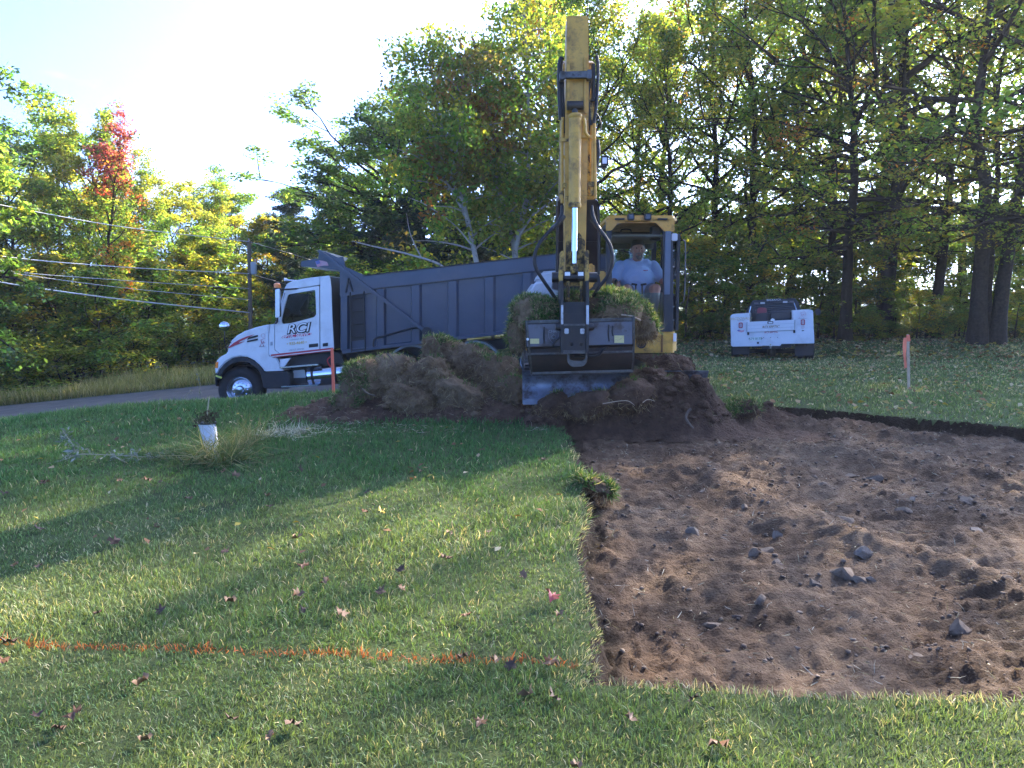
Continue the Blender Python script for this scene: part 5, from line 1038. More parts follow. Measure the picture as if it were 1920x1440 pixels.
# ladder in the front bay
LD = MB().tube([at(656.5, 548, YB0 + .0), at(659, 660, YB0 + .0)], .016, 7).tube([at(682, 546, YB0 + .0), at(685, 658, YB0)], .016, 7)
LD = LD.build('ladder', tblk, TR)
for k in range(5): MB().tube([at(657 + k * .5, 561 + k * 24, YB0), at(682.5 + k * .5, 558.5 + k * 24, YB0)], .012, 6).build('rung', tblk, LD)
MB().pxprism([(657, 640), (657, 551), (683, 548), (683, 637)], YB0 + .085, YB0 + .097).build('bay_panel', tblk, TR)
# cab guard with flag, tarp arm
CG = MB().pxprism([(564, 490), (596, 485.5), (598, 474), (603, 470), (612, 473), (634, 483), (643, 481), (647, 500), (690, 519), (690, 545), (637, 552), (637, 508), (600, 501), (564, 500)], YB0 + .02, YB0 + .08).build('cab_guard_side', tb_, TR, .008)
MB().pxprism([(564, 490), (598, 484), (598, 474), (604, 470), (612, 473), (634, 483), (643, 481), (647, 500), (645, 515), (637, 508), (600, 501), (564, 500)], YB0 + 2.3, YB0 + 2.36).build('cab_guard_far_side', tb_, TR, .008)
MB().pxprism([(566, 499), (566, 495.5), (602, 497), (641, 505), (641, 509), (600, 501)], YB0 + .08, YB0 + 2.3).build('cab_guard', mat('galvanised_shade', (.55, .53, .50), .35, metal=.5, var=.1), TR)
MB().prism([at(598, 474, YB0 + .08), at(604, 470, YB0 + .08), at(612, 472, YB0 + .08), at(606, 479, YB0 + .08)], (0, 2.2, 0)).build('tarp_roll', mat('tarp_pale', (.6, .58, .52), .8, var=.1), TR, .01)
fr = [(591, 490), (598, 488), (606, 489), (613, 491), (616, 498), (608, 498), (601, 499), (595, 501)]
FG = MB().pxprism(fr, YB0 + .012, YB0 + .019).build('flag_sticker', mat('flag_pink', (.55, .28, .32), .5), TR)
for k in range(3): MB().beam(at(602 + k * .6, 491 + k * 2.6, YB0 + .008), at(614 + k * .5, 492.5 + k * 2.2, YB0 + .008), .003, .012, (0, 1, 0)).build('flag_stripe', white_p, FG)
MB().pxprism([(591, 490), (598, 488), (601, 493.5), (594, 496)], YB0 + .008, YB0 + .012).build('flag_canton', mat('flag_blue', (.12, .14, .35), .5), FG)
MB().beam(at(598, 470, YB0 - .05), at(800, 623, YB0 - .05), .07, .095, (0, 1, 0)).build('tarp_arm', tb_, TR, .01); MB().lathe(at(800, 622, YB0 - .1), (0, 1, 0), [(.001, 0), (.1, 0), (.1, .1), (.001, .1)], 18).build('arm_pivot', tblk, TR)
MB().tube(catmull([at(700, 650, YB0 - .03), at(702, 636, YB0 - .03), at(720, 630, YB0 - .04), at(770, 616, YB0 - .04), at(792, 613, YB0 - .05)], 5), .022, 7).build('arm_spring', tblk, TR)
mb = MB()
for a, b in (((648, 549), (653.5, 522)), ((653.5, 522), (661, 547))): mb.beam(at(*a, YB0 - .01), at(*b, YB0 - .01), .03, .03, (0, 1, 0))
mb.build('guard_brace', tblk, TR)
# ---------------------------------------------------------------- white service pickup seen from behind
YP = 21.9
PK = empty('service_pickup', at(1448, 675, YP), 'white service-body pickup parked on the lawn with its tailgate towards the camera', 'pickup truck')
sw = mat('service_white', (.64, .65, .67), .35, var=.05, vscale=2, coat=.1, dirt=(.26, .23, .19), dscale=2.5, damt=.35, dlo=.5, dhi=.75)
_at0 = at; _xc = _at0(1448, 600, YP).x
def at(px, py, Y):   # measured on the tailgate plane, then set back along the pickup's own axis
    p = _at0(px, py, YP); k = Y / YP; return Vector((_xc + (p.x - _xc) * k, Y, CAM_H + (p.z - CAM_H) * k))
def q(px, py, Y=YP): return at(px, py, Y)
# left and right tool compartments, lower bumper panel, tailgate
for pts, n_ in (([(1369, 647), (1368, 588), (1370, 585), (1405, 582.5), (1406, 636), (1406, 646)], 'tool_body'), ([(1488, 641), (1485, 577), (1521, 575), (1524, 578), (1525, 639)], 'tool_body')):
    MB().pxprism(pts, YP, YP + 2.6).build(n_, sw, PK, .02, 3)
MB().pxprism([(1369, 647), (1369, 622), (1488, 616), (1525, 614), (1526, 641), (1465, 643), (1463, 647), (1430, 647), (1428, 648), (1372, 650)], YP - .02, YP + .2).build('rear_panel', sw, PK, .012)
tgp = [(1401, 621), (1400, 600), (1489, 595), (1490, 615)]
TG = MB().pxprism(tgp, YP - .06, YP - .022).build('tailgate', sw, PK, .012)
for a, b in (((1402, 607), (1489, 602)), ((1402, 614), (1489, 609))): MB().beam(q(*a, YP - .062), q(*b, YP - .062), .008, .014).build('tailgate_crease', grey_hood, TG)
hh = MB().pxprism(rounded([(1439, 603.5), (1439, 598.5), (1450, 598), (1450, 603)], 1), YP - .07, YP - .06).build('tailgate_handle', tblk, TG, .004); MB().pxprism([(1441, 602.5), (1441, 600), (1448.5, 599.5), (1448.5, 602)], YP - .074, YP - .07).build('handle_plate', white_p, hh)
for px, py in ((1402.5, 623), (1489, 618)): MB().pxprism([(px - 2, py + 3), (px - 2, py - 3), (px + 2, py - 3), (px + 2, py + 3)], YP - .05, YP).build('gate_stop', tblk, PK, .004)
for px, y0, y1 in ((1400, 600, 619), (1490, 595, 614)): MB().box(tuple(q(px - .6, y1, YP - .05)), tuple(q(px + .6, y0, YP - .02))).build('gate_edge', tblk, PK)
# bed cavity and load
MB().pxprism([(1405, 620), (1405, 583), (1486, 577), (1487, 616)], YP + 1.9, YP + 2.0).build('bed_front', tblk, PK); MB().pxprism([(1405, 622), (1405, 616), (1487, 611), (1487, 617)], YP + .2, YP + 1.9).build('bed_floor', tblk, PK)
MB().pxprism([(1417, 601), (1417, 583), (1440, 581.5), (1440, 600)], YP + .7, YP + 1.3).build('load_crate', navy, PK, .02); MB().pxprism([(1442, 598), (1442, 580), (1484, 577), (1484, 596)], YP + .9, YP + 1.5).build('load_tank', mat('dark_tank', (.02, .022, .028), .3), PK, .05, 3)
MB().pxprism([(1419, 583), (1420, 573), (1425, 571), (1437, 572), (1438, 582)], YP + .8, YP + 1.1).build('load_engine', mat('engine_red', (.22, .03, .04), .5, var=.2), PK, .02)
MB().pxprism([(1444, 598), (1446, 593), (1450, 592), (1454, 596), (1452, 598)], YP - .04, YP + .1).build('white_rag', white_p, PK, .02)
# headboard: black frame with louvres, lamps
hb = [(1401, 585), (1406, 566), (1411, 557), (1490, 553), (1497, 562), (1501, 578), (1495, 579), (1489, 564), (1485, 561), (1414, 565), (1411, 570), (1408, 585)]
HB = MB().pxprism(hb, YP + 2.0, YP + 2.08).build('headboard', tblk, PK, .01)
for k in range(5): MB().beam(at(1410 - k * .4, 570 + k * 3.6, YP + 2.02), at(1489 + k * 1.2, 565.5 + k * 3.6, YP + 2.02), .03, .045).build('louvre', navy, HB)
for px, m in ((1418, 'lamp_dim'), (1430, 'lamp_pale'), (1472, 'lamp_pale'), (1484, 'lamp_dim')): MB().box(tuple(at(px - 4.2, 565 - (px - 1418) * .05, YP + 1.99)), tuple(at(px + 4.2, 561.5 - (px - 1418) * .05, YP + 1.995))).build('headboard_lamp', mat(m, (.5, .48, .46) if 'pale' in m else (.10, .08, .08), .3), HB, .004)
text('maker_lettering', 'BACKRACK', at(1451, 556.5, YP + 1.985), .085, white_p, HB, 0, (R(90), -R(2), 0), .001)
MB().tube([at(1408, 569, YP + 1.9), at(1405, 584, YP + 1.9)], .02, 6).build('chrome_post', chrome, PK); MB().tube([at(1488, 562, YP + 1.9), at(1493, 577, YP + 1.9)], .012, 6).build('chrome_post', chrome, PK)
# cab ahead of the headboard
MB().pxprism([(1395, 640), (1395, 590), (1403, 570), (1410, 562), (1488, 558), (1496, 568), (1503, 586), (1504, 636)], YP + 2.9, YP + 4.3).build('cab', navy, PK, .06, 3)
MB().pxprism([(1412, 588), (1416, 567), (1484, 563), (1490, 584)], YP + 2.88, YP + 2.9).build('rear_window', mat('dark_window', (.01, .012, .015), .06), PK)
MB().pxprism([(1392, 645), (1393, 605), (1500, 600), (1502, 640)], YP + 4.3, YP + 5.4).build('engine_bay', sw, PK, .08, 3)
for pts in (rounded([(1527, 586), (1526, 575), (1531, 573), (1536, 576), (1536, 584), (1531, 587)], 2), rounded([(1386, 590), (1386, 582), (1391, 580), (1396, 583), (1396, 590)], 2)): MB().pxprism(pts, YP + 3.2, YP + 3.35).build('mirror', tblk, PK, .02)
# lights, stickers, lettering, plate
lred = mat('tail_red', (.42, .03, .05), .3)
for px, py in ((1388, 607), (1505, 600)):
    t_ = plate(MB(), rounded([(px - 3.8, py + 5.5), (px - 3.8, py - 5.5), (px + 3.8, py - 5.8), (px + 3.8, py + 5.2)], 2), [rounded([(px - 2.2, py + 3.8), (px - 2.2, py - 3.8), (px + 2.2, py - 4), (px + 2.2, py + 3.6)], 1)], YP - .02, YP - .003).build('tail_light', lred, PK, .002); MB().box(tuple(q(px - 1.5, py + 3, YP - .012)), tuple(q(px + 1.5, py - 3, YP - .004))).build('lens', mat('lens_pale', (.5, .38, .40), .3), t_)
mb = MB()
for a, b in (((1503, 588), (1501, 581)), ((1504, 588), (1507, 583)), ((1501, 581), (1508, 579)), ((1502, 584), (1510, 586)), ((1500, 589), (1498, 592)), ((1505, 589), (1507, 592)), ((1508, 579), (1511, 586))): mb.beam(q(*a, YP - .006), q(*b, YP - .006), .004, .022, (0, 1, 0))
mb.build('worker_emblem', tred2, PK); MB().beam(q(1496, 593, YP - .006), q(1513, 592, YP - .006), .004, .02, (0, 1, 0)).build('emblem_ground', tblk, PK)
MB().lathe(q(1505, 609.5, YP - .004), (0, -1, 0), [(.04, 0), (.04, .005), (.03, .005), (.03, 0)], 16, True).build('round_sticker', mat('sticker_pink', (.6, .35, .33), .5), PK)
MB().pxprism([(1502, 616.5), (1505, 615), (1508, 616), (1505, 617.5)], YP - .026, YP - .021).build('dealer_badge', tblk, PK)
fg = MB().pxprism([(1381, 617), (1385, 615), (1390, 617), (1395, 616), (1394, 620), (1389, 621), (1384, 620)], YP - .008, YP - .003).build('flag_sticker', mat('flag_pink'), PK); MB().pxprism([(1381, 617), (1385, 615), (1387, 617), (1384, 619)], YP - .012, YP - .008).build('flag_canton', mat('flag_blue'), fg)
text('side_lettering', 'MACDONALD', q(1387, 593.5, YP - .004), .105, tgold, PK, .3, (R(90), -R(2), 0), .001); text('side_small_lettering', 'MOTORS', q(1388, 597, YP - .004), .05, tgrey, PK, 0, (R(90), -R(2), 0), .001)
text('gate_lettering', 'RCI SEPTIC', q(1445, 609.5, YP - .064), .10, mat('dark_gold', (.25, .14, .05), .5), TG, .3, (R(90), -R(3.4), 0), .001, .002); text('septic_lettering', 'RCI SEPTIC', q(1446, 620, YP - .024), .08, lred, PK, .1, (R(90), -R(3.4), 0), .001, .001)
pl = MB().pxprism([(1406, 639), (1406, 630), (1427, 629), (1427, 638)], YP - .03, YP - .022).build('licence_plate', mat('plate_pale', (.62, .67, .64), .5), PK, .002); text('plate_number', '579 8178', q(1416.5, 633.5, YP - .032), .10, mat('plate_green', (.06, .18, .10), .5), pl, 0, (R(90), -R(3), 0), .001)
for px, py in ((1404, 633.5), (1429, 632.5), (1432, 631), (1445, 630.5), (1458, 630)): MB().lathe(q(px, py, YP - .021), (0, -1, 0), [(.001, 0), (.012, 0), (.012, .006), (.001, .006)], 8).build('rivet', tblk, PK)
MB().box(tuple(q(1419, 643.5, YP - .03)), tuple(q(1423, 639.5, YP - .02))).build('socket', tblk, PK)
# hitch, mud flaps, wheels, underside
MB().pxprism([(1428, 654), (1430, 645), (1464, 643), (1466, 652)], YP + .02, YP + .3).build('hitch_frame', tblk, PK, .01); hb_ = MB().cyl(q(1445, 652, YP - .1), q(1445, 643, YP - .1), .02, 10).build('hitch_ball', chrome, PK); MB().lathe(q(1445, 648, YP - .1), (0, 0, 1), [(.001, -.03), (.03, -.02), (.04, 0), (.03, .02), (.001, .03)], 14).build('ball', chrome, hb_)
for a, b in ((1373, 1405), (1490, 1523)): MB().pxprism([(a, 666), (a, 648), (b, 646), (b, 664)], YP + .25, YP + .262).build('mud_flap', tblk, PK)
for px in (1379, 1396, 1499, 1516):
    c = at(px, 658, YP + .9); w = .25; MB().lathe(Vector((c.x - w / 2, c.y, _at0(1448, 675, YP).z + .40)), (1, 0, 0), [(.22, 0), (.26, -.005), (.37, .0), (.405, .04), (.405, w - .04), (.37, w), (.22, w)], 32).build('wheel', trub, PK)
for px in (1384, 1512):
    c = at(px, 658, YP + 4.7); w = .25; MB().lathe(Vector((c.x - w / 2, c.y, _at0(1448, 675, YP).z + .40)), (1, 0, 0), [(.22, 0), (.26, -.005), (.37, .0), (.405, .04), (.405, w - .04), (.37, w), (.22, w)], 32).build('wheel', trub, PK)
MB().cyl(at(1380, 658, YP + .9), at(1516, 656, YP + .9), .07, 10).pxprism([(1410, 652), (1410, 644), (1484, 640), (1484, 650)], YP + .3, YP + 4.8).build('chassis', tblk, PK)
MB().lathe(at(1447, 657, YP + .9), (1, 0, 0), [(.001, -.16), (.13, -.1), (.17, 0), (.13, .1), (.001, .16)], 16).build('differential', tblk, PK)
# the pickup points straight away from the camera
PK.rotation_euler = (0, 0, -math.atan2(PK.location.x, PK.location.y)); PK.scale = (.947, .947, .947)
at = _at0
# ---------------------------------------------------------------- heaps of soil and sod
grass_m = leafmat('grass', 0.35, gain=1.1, rough=.55, spec=.2)
thatch_m = leafmat('thatch', 0.15, gain=.8, rough=.8, spec=.1)
def heap_h(X, Y, G): return sum(a * np.exp(-((X - x) / sx_) ** 2 - ((Y - y) / sy_) ** 2) for x, y, a, sx_, sy_ in G)
HEAP_A = [(-2.05, 10.3, .20, .38, .5), (-1.55, 10.4, .24, .4, .5), (-1.0, 10.6, .34, .42, .5), (-.55, 10.75, .40, .4, .5), (-.18, 10.45, .30, .32, .5), (-1.1, 9.75, .16, .9, .35), (-2.6, 10.2, .10, .5, .5), (-.1, 9.6, .14, .5, .3)]
HEAP_B = [(1.90, 9.92, .52, .26, .34), (2.2, 9.85, .30, .25, .35), (2.05, 9.25, .46, .32, .22), (2.38, 9.36, .36, .20, .2), (1.55, 9.3, .40, .38, .24), (1.05, 9.3, .27, .40, .26), (.45, 9.15, .16, .34, .25), (2.75, 9.8, .14, .35, .3), (3.3, 10.15, .10, .4, .3), (2.0, 9.2, .08, .7, .25)]
def heap_mesh(name, G, x0, x1, y0, y1, step, m, label, cat, s):
    x = np.arange(x0, x1, step); y = np.arange(y0, y1, step); X, Y = np.meshgrid(x, y, indexing='ij'); h = heap_h(X, Y, G); k = np.clip(h / .12, 0, 1)
    z = h * (1 + .35 * fbm2(X * 4, Y * 4, 3, s)) + k * (.10 * fbm2(X * 5.5, Y * 5.5, 4, s + 3, .62) + .055 * np.abs(fbm2(X * 15, Y * 15, 2, s + 5, .6)))
    edge = np.minimum(np.minimum(X - x0, x1 - X), np.minimum(Y - y0, y1 - Y)); z = z * sstep(0, .2, edge) - .05 * (1 - np.clip(h / .06, 0, 1))
    Z = base_h(X, Y) + pit_h(X, Y, pit_sd(X, Y)) * .6 + z; i = np.arange(X.size).reshape(X.shape)
    F = np.stack([i[:-1, :-1], i[1:, :-1], i[1:, 1:], i[:-1, 1:]], -1).reshape(-1, 4)
    o = link(name, np_mesh(name, np.stack([X, Y, Z], -1).reshape(-1, 3), F, True), None, m); tag(o, label, cat); return o
heap_a = heap_mesh('soil_heap', HEAP_A, -3.4, .5, 9.2, 11.6, .028, MATS['dark_soil'], 'heap of brown soil under the rolled sods left of the bucket', 'soil heap', 31)
heap_b = heap_mesh('soil_heap', HEAP_B, .05, 3.9, 8.75, 10.7, .024, MATS['dark_soil'], 'heap of dark loose soil in front of the excavator tracks', 'soil heap', 37)
_ico = {}
def ico(sub):
    if sub not in _ico:
        bm = bmesh.new(); bmesh.ops.create_icosphere(bm, subdivisions=sub, radius=1); bm.verts.ensure_lookup_table()
        _ico[sub] = (np.array([v.co[:] for v in bm.verts]), np.array([[v.index for v in f.verts] for f in bm.faces])); bm.free()
    return _ico[sub]
def lump(c, r, seed, sub=4, rough=.34, fine=.12, rot=0.0, tilt=0.0):
    """lumpy clod -> world V, F, unit normals"""
    U, F = ico(sub); B = U / (np.abs(U) ** 4).sum(1)[:, None] ** .25; U = U * .45 + B * .5   # torn slabs are boxier than balls
    d = 1 + rough * fbm3(U * 1.6, 3, seed) + fine * fbm3(U * 7, 3, seed + 2, .6) + fine * .9 * np.abs(fbm3(U * 16, 2, seed + 4))
    P = U * d[:, None] * np.array(r); ca, sa = math.cos(tilt), math.sin(tilt)
    P = np.stack([P[:, 0] * ca + P[:, 2] * sa, P[:, 1], -P[:, 0] * sa + P[:, 2] * ca], 1); ca, sa = math.cos(rot), math.sin(rot)
    P = np.stack([P[:, 0] * ca - P[:, 1] * sa, P[:, 0] * sa + P[:, 1] * ca, P[:, 2]], 1); V = P + np.array(c)
    fn = np.cross(V[F[:, 1]] - V[F[:, 0]], V[F[:, 2]] - V[F[:, 0]]); N = np.zeros_like(V)
    for k in range(3): np.add.at(N, F[:, k], fn)
    N /= np.linalg.norm(N, axis=1)[:, None] + 1e-9; return V, F, N
def on_surface(V, F, N, n, rg, mask=None):
    a = np.linalg.norm(np.cross(V[F[:, 1]] - V[F[:, 0]], V[F[:, 2]] - V[F[:, 0]]), axis=1)
    if mask is not None: a = a * mask(V[F].mean(1), N[F].mean(1))
    f = rg.choice(len(F), n, p=a / a.sum()); w = rg.dirichlet((1, 1, 1), n); return (V[F[f]] * w[:, :, None]).sum(1), (N[F[f]] * w[:, :, None]).sum(1)
GRASS_C = np.array([(.050, .115, .030), (.078, .150, .038), (.12, .175, .045), (.34, .31, .17)])
def gtint(n, rg, w=(.33, .30, .17, .20)): return GRASS_C[rg.choice(4, n, p=w)] * (1 + .25 * rg.normal(size=n))[:, None].clip(.4, 2)
def sod(name, px, py, Y, rx, rz, label, seed, gdir=(0, -.3, 1), gcos=.3, ng=700, nr=500, ry=None, glen=.062, tilt=None, sub=4, group='torn-up clumps of sod', dark=False):
    """clump of torn-up sod: soil body, grass on the side that was up, hanging roots"""
    rg = np.random.default_rng(seed); c = at(px, py, Y); k = Y / FPX * (.98 if 600 < px < 975 else 1); r = (rx * k, (ry or rx * .8) * k, rz * k); V, F, N = lump(c, r, seed, sub, tilt=(rg.random() - .5) * .9 if tilt is None else tilt, rot=(rg.random() - .5) * .8)
    root = empty(name, c - Vector((0, 0, r[2])), label, 'sod', group); link('soil', np_mesh('soil', V, F, True), root, MATS['dark_soil'] if dark else sod_soil_m); g = np.array(gdir, float); g /= np.linalg.norm(g)
    if ng:
        P, Nn = on_surface(V, F, N, ng, rg, lambda p, n: np.clip((n @ g) - gcos, 0, .3) * np.clip((vn3(p * 5, 3) - .28) * 3, .03, 1))
        d = Nn * .8 + np.array([0, 0, .35]); v, f, t = blades(P, d, glen * (.5 + rg.random(ng)), np.full(ng, .0085), gtint(ng, rg), rg, 1.3, .55); o = link('grass', np_mesh('grass', v, f, False, t), root, grass_m); o['kind'] = 'stuff'
    if nr:
        P, Nn = on_surface(V, F, N, nr, rg, lambda p, n: np.clip(.6 - (n @ g), 0.05, 1)); d = Nn * .5 + np.array([0, -.1, -.55])
        tn = np.array([(.17, .10, .052), (.31, .205, .10), (.48, .37, .20)])[rg.choice(3, nr, p=(.45, .37, .18))]; v, f, t = blades(P, d, .085 * (.4 + rg.random(nr)), np.full(nr, .0052), tn, rg, 1.3, .75); o = link('roots', np_mesh('roots', v, f, False, t), root, thatch_m); o['kind'] = 'stuff'
    return root
for a in [
    (686, 722, 10.1, 44, 50, 'grassy sod rolled on edge at the left end of the pile', 1, (-1, -.5, .5), .0, 1500, 500), (728, 712, 10.25, 58, 44, 'brown root-side sod next to the grassy one at the pile left', 2, (-.5, .3, 1), .65, 250, 1100),
    (800, 722, 10.0, 62, 48, 'large curled sod with its root side out in the pile middle', 3, (.1, .6, .8), .7, 200, 1600), (772, 752, 9.75, 52, 32, 'small rolled sod low in front of the pile', 4, (0, .6, .6), .8, 80, 900),
    (838, 668, 10.55, 48, 34, 'sod with a fringe of pale grass on top of the pile', 5, (.0, -.1, 1), .35, 1100, 700), (884, 690, 10.45, 52, 42, 'brown sod lump right of the pile top', 6, (.3, .3, 1), .6, 350, 1100),
    (930, 718, 10.1, 48, 50, 'upright sod beside the bucket at the pile right end', 7, (.2, .2, 1), .55, 300, 1300), (960, 740, 9.75, 30, 34, 'small sod against the dozer blade', 8, (.4, 0, 1), .6, 150, 700),
    (868, 745, 9.8, 58, 32, 'broad brown sod at the foot of the pile centre', 9, (0, .5, 1), .75, 120, 1100), (655, 757, 9.9, 30, 20, 'low grassy scrap of sod at the pile far left foot', 10, (-.3, -.3, 1), .2, 500, 150)]:
    sod('sod_clump', *a[:5], a[5], a[6], a[7], a[8], a[9], int(a[10] * 1.7), sub=5)
# sods carried in the bucket
for a in [(1010, 592, 9.0, 48, 38, 'grassy sod hanging over the left end of the bucket', 21, (-.1, -.7, .8), -.1, 2200, 300), (968, 628, 9.05, 17, 34, 'soil lump spilling past the left bucket side', 22, (-.8, -.1, .6), .1, 450, 350),
          (1078, 570, 9.25, 30, 22, 'sod behind the coupler in the bucket', 23, (0, -.5, .9), .1, 700, 150), (1150, 582, 9.05, 52, 36, 'thick grassy sod heaped in the right half of the bucket', 24, (0, -.35, 1), .15, 2200, 500),
          (1206, 605, 9.1, 24, 34, 'dark root ball spilling past the right bucket side', 25, (.5, -.3, .9), .3, 700, 900), (1120, 596, 8.98, 34, 16, 'dark soil lump on the bucket rim right of the coupler', 26, (0, 0, 1), .75, 100, 400)]:
    sod('bucket_sod', *a[:5], a[5], a[6], a[7], a[8], a[9], a[10], group='sods carried in the bucket')
# sods and clods on the spoil heap
for a in [(1252, 737, 9.35, 24, 26, 'tuft of green sod standing on the dark heap right of the bucket', 31, (-.1, -.5, 1), -.1, 900, 200), (1382, 772, 9.7, 42, 20, 'overhanging sod at the edge of the right lawn', 32, (0, -.2, 1), .1, 1400, 300),
          (1255, 690, 9.75, 42, 26, 'lump of reddish mud clinging to the excavator track', 33, (0, 0, 1), .9, 30, 500), (1040, 762, 9.1, 34, 22, 'dark clod below the dozer blade', 34, (0, 0, 1), .9, 40, 500),
          (1105, 757, 9.0, 44, 24, 'broad dark clod below the bucket', 35, (0, 0, 1), .9, 40, 500), (1180, 742, 9.2, 48, 30, 'big dark clod right of the dozer blade', 36, (0, 0, 1), .9, 40, 600), (1318, 764, 9.4, 36, 20, 'dark clod next to the overhanging sod', 37, (0, 0, 1), .85, 80, 400), (1215, 720, 9.45, 36, 30, 'crumbling clod on the front of the dark heap', 38, (0, 0, 1), .9, 40, 500)]:
    sod('sod_clump', *a[:5], a[5], a[6], a[7], a[8], a[9], a[10], dark=True)
# grassy turf overhanging the near-left edge of the stripped patch
sod('sod_clump', 1116, 912, 6.35, 36, 15, 'tuft of long grass overhanging the left edge of the bare soil', 41, (.2, -.3, 1), -.4, 900, 250, glen=.065)
# crumbled soil on the heaps: uncountable
def heap_crumbs(name, heap, n, seed, m, r0, r1):
    rg = np.random.default_rng(seed); me = heap.data; co = np.empty(len(me.vertices) * 3, np.float32); me.vertices.foreach_get('co', co); co = co.reshape(-1, 3); h = co[:, 2] - base_h(co[:, 0], co[:, 1])
    p = co[rg.choice(np.where(h > .03)[0], n)] + rg.normal(size=(n, 3)) * .01; U, F0 = ico(2); r = r0 + (r1 - r0) * rg.random(n) ** 4; k = np.stack([.7 + .6 * rg.random(n), .7 + .6 * rg.random(n), .5 + .4 * rg.random(n)], 1)
    P = U[None] * (1 + .45 * (_tab[:len(U), rg.integers(0, 256, n)].T - .5))[:, :, None] * (r[:, None] * k)[:, None] + p[:, None]; F = F0[None] + (np.arange(n) * len(U))[:, None, None]
    o = link(name, np_mesh(name, P.reshape(-1, 3), F.reshape(-1, 3), True), None, m); tag(o, kind='stuff')
heap_crumbs('heap_crumbs', heap_a, 480, 901, sod_soil_m, .012, .075); heap_crumbs('heap_crumbs', heap_b, 620, 902, MATS['dark_soil'], .012, .08)
for hp, sd_, n_ in ((heap_a, 903, 1300), (heap_b, 904, 900)):
    rg = np.random.default_rng(sd_); me = hp.data; co = np.empty(len(me.vertices) * 3, np.float32); me.vertices.foreach_get('co', co); co = co.reshape(-1, 3); h = co[:, 2] - base_h(co[:, 0], co[:, 1]); p = co[rg.choice(np.where(h > .0)[0], n_)]
    d = rg.normal(size=(n_, 3)); d[:, 2] = np.abs(d[:, 2]) * .5; v, f, t = blades(p.astype(float) + np.array([0, 0, .01]), d, .08 * (.3 + .9 * rg.random(n_)), np.full(n_, .005), np.array([(.42, .36, .25), (.30, .23, .15), (.18, .13, .085), (.13, .15, .06)])[rg.integers(0, 4, n_)], rg, 1.2, .2); o = link('straw', np_mesh('straw', v, f, False, t), None, thatch_m); tag(o, kind='stuff')
# stones -----------------------------------------------------------------
stone_m = mat('stone', (.235, .170, .115), .95, var=.3, vscale=12, bump=.012, bscale=22, dirt=(.13, .092, .064), dscale=9, damt=.95, dlo=.40, dhi=.56, spec=.1)
stone2_m = mat('grey_stone', (.21, .168, .13), .92, var=.25, vscale=12, bump=.012, bscale=22, dirt=(.14, .10, .07), dscale=9, damt=.9, dlo=.43, dhi=.58, spec=.1)
def stone(px, py, w, h, seed, label, grey=False):
    p = gp(px, py + h * .4); k = (p.y + .2) / FPX * .8; rg = np.random.default_rng(seed); U, F = ico(3); ax = rg.normal(size=(13, 3)); ax /= np.linalg.norm(ax, axis=1)[:, None]; V = U.copy()
    for a, d in zip(ax, .34 + .34 * rg.random(13)): t = V @ a; V = V - np.where(t > d, t - d, 0)[:, None] * a   # flat facets
    V = V * np.array([w * .5 * k, w * .38 * k, h * .55 * k]) * 1.55; a = rg.random() * 6.28; V = np.stack([V[:, 0] * math.cos(a * .1) - V[:, 1] * math.sin(a * .1), V[:, 0] * math.sin(a * .1) + V[:, 1] * math.cos(a * .1), V[:, 2]], 1)
    me = np_mesh('stone', V, F, True); me.set_sharp_from_angle(angle=R(16)); me.materials.append(stone2_m if grey else stone_m); o = bpy.data.objects.new('stone', me); col.objects.link(o); o.location = (p.x, p.y, gz(p.x, p.y) + h * .02 * k); tag(o, label, 'stone', 'stones in the stripped soil')
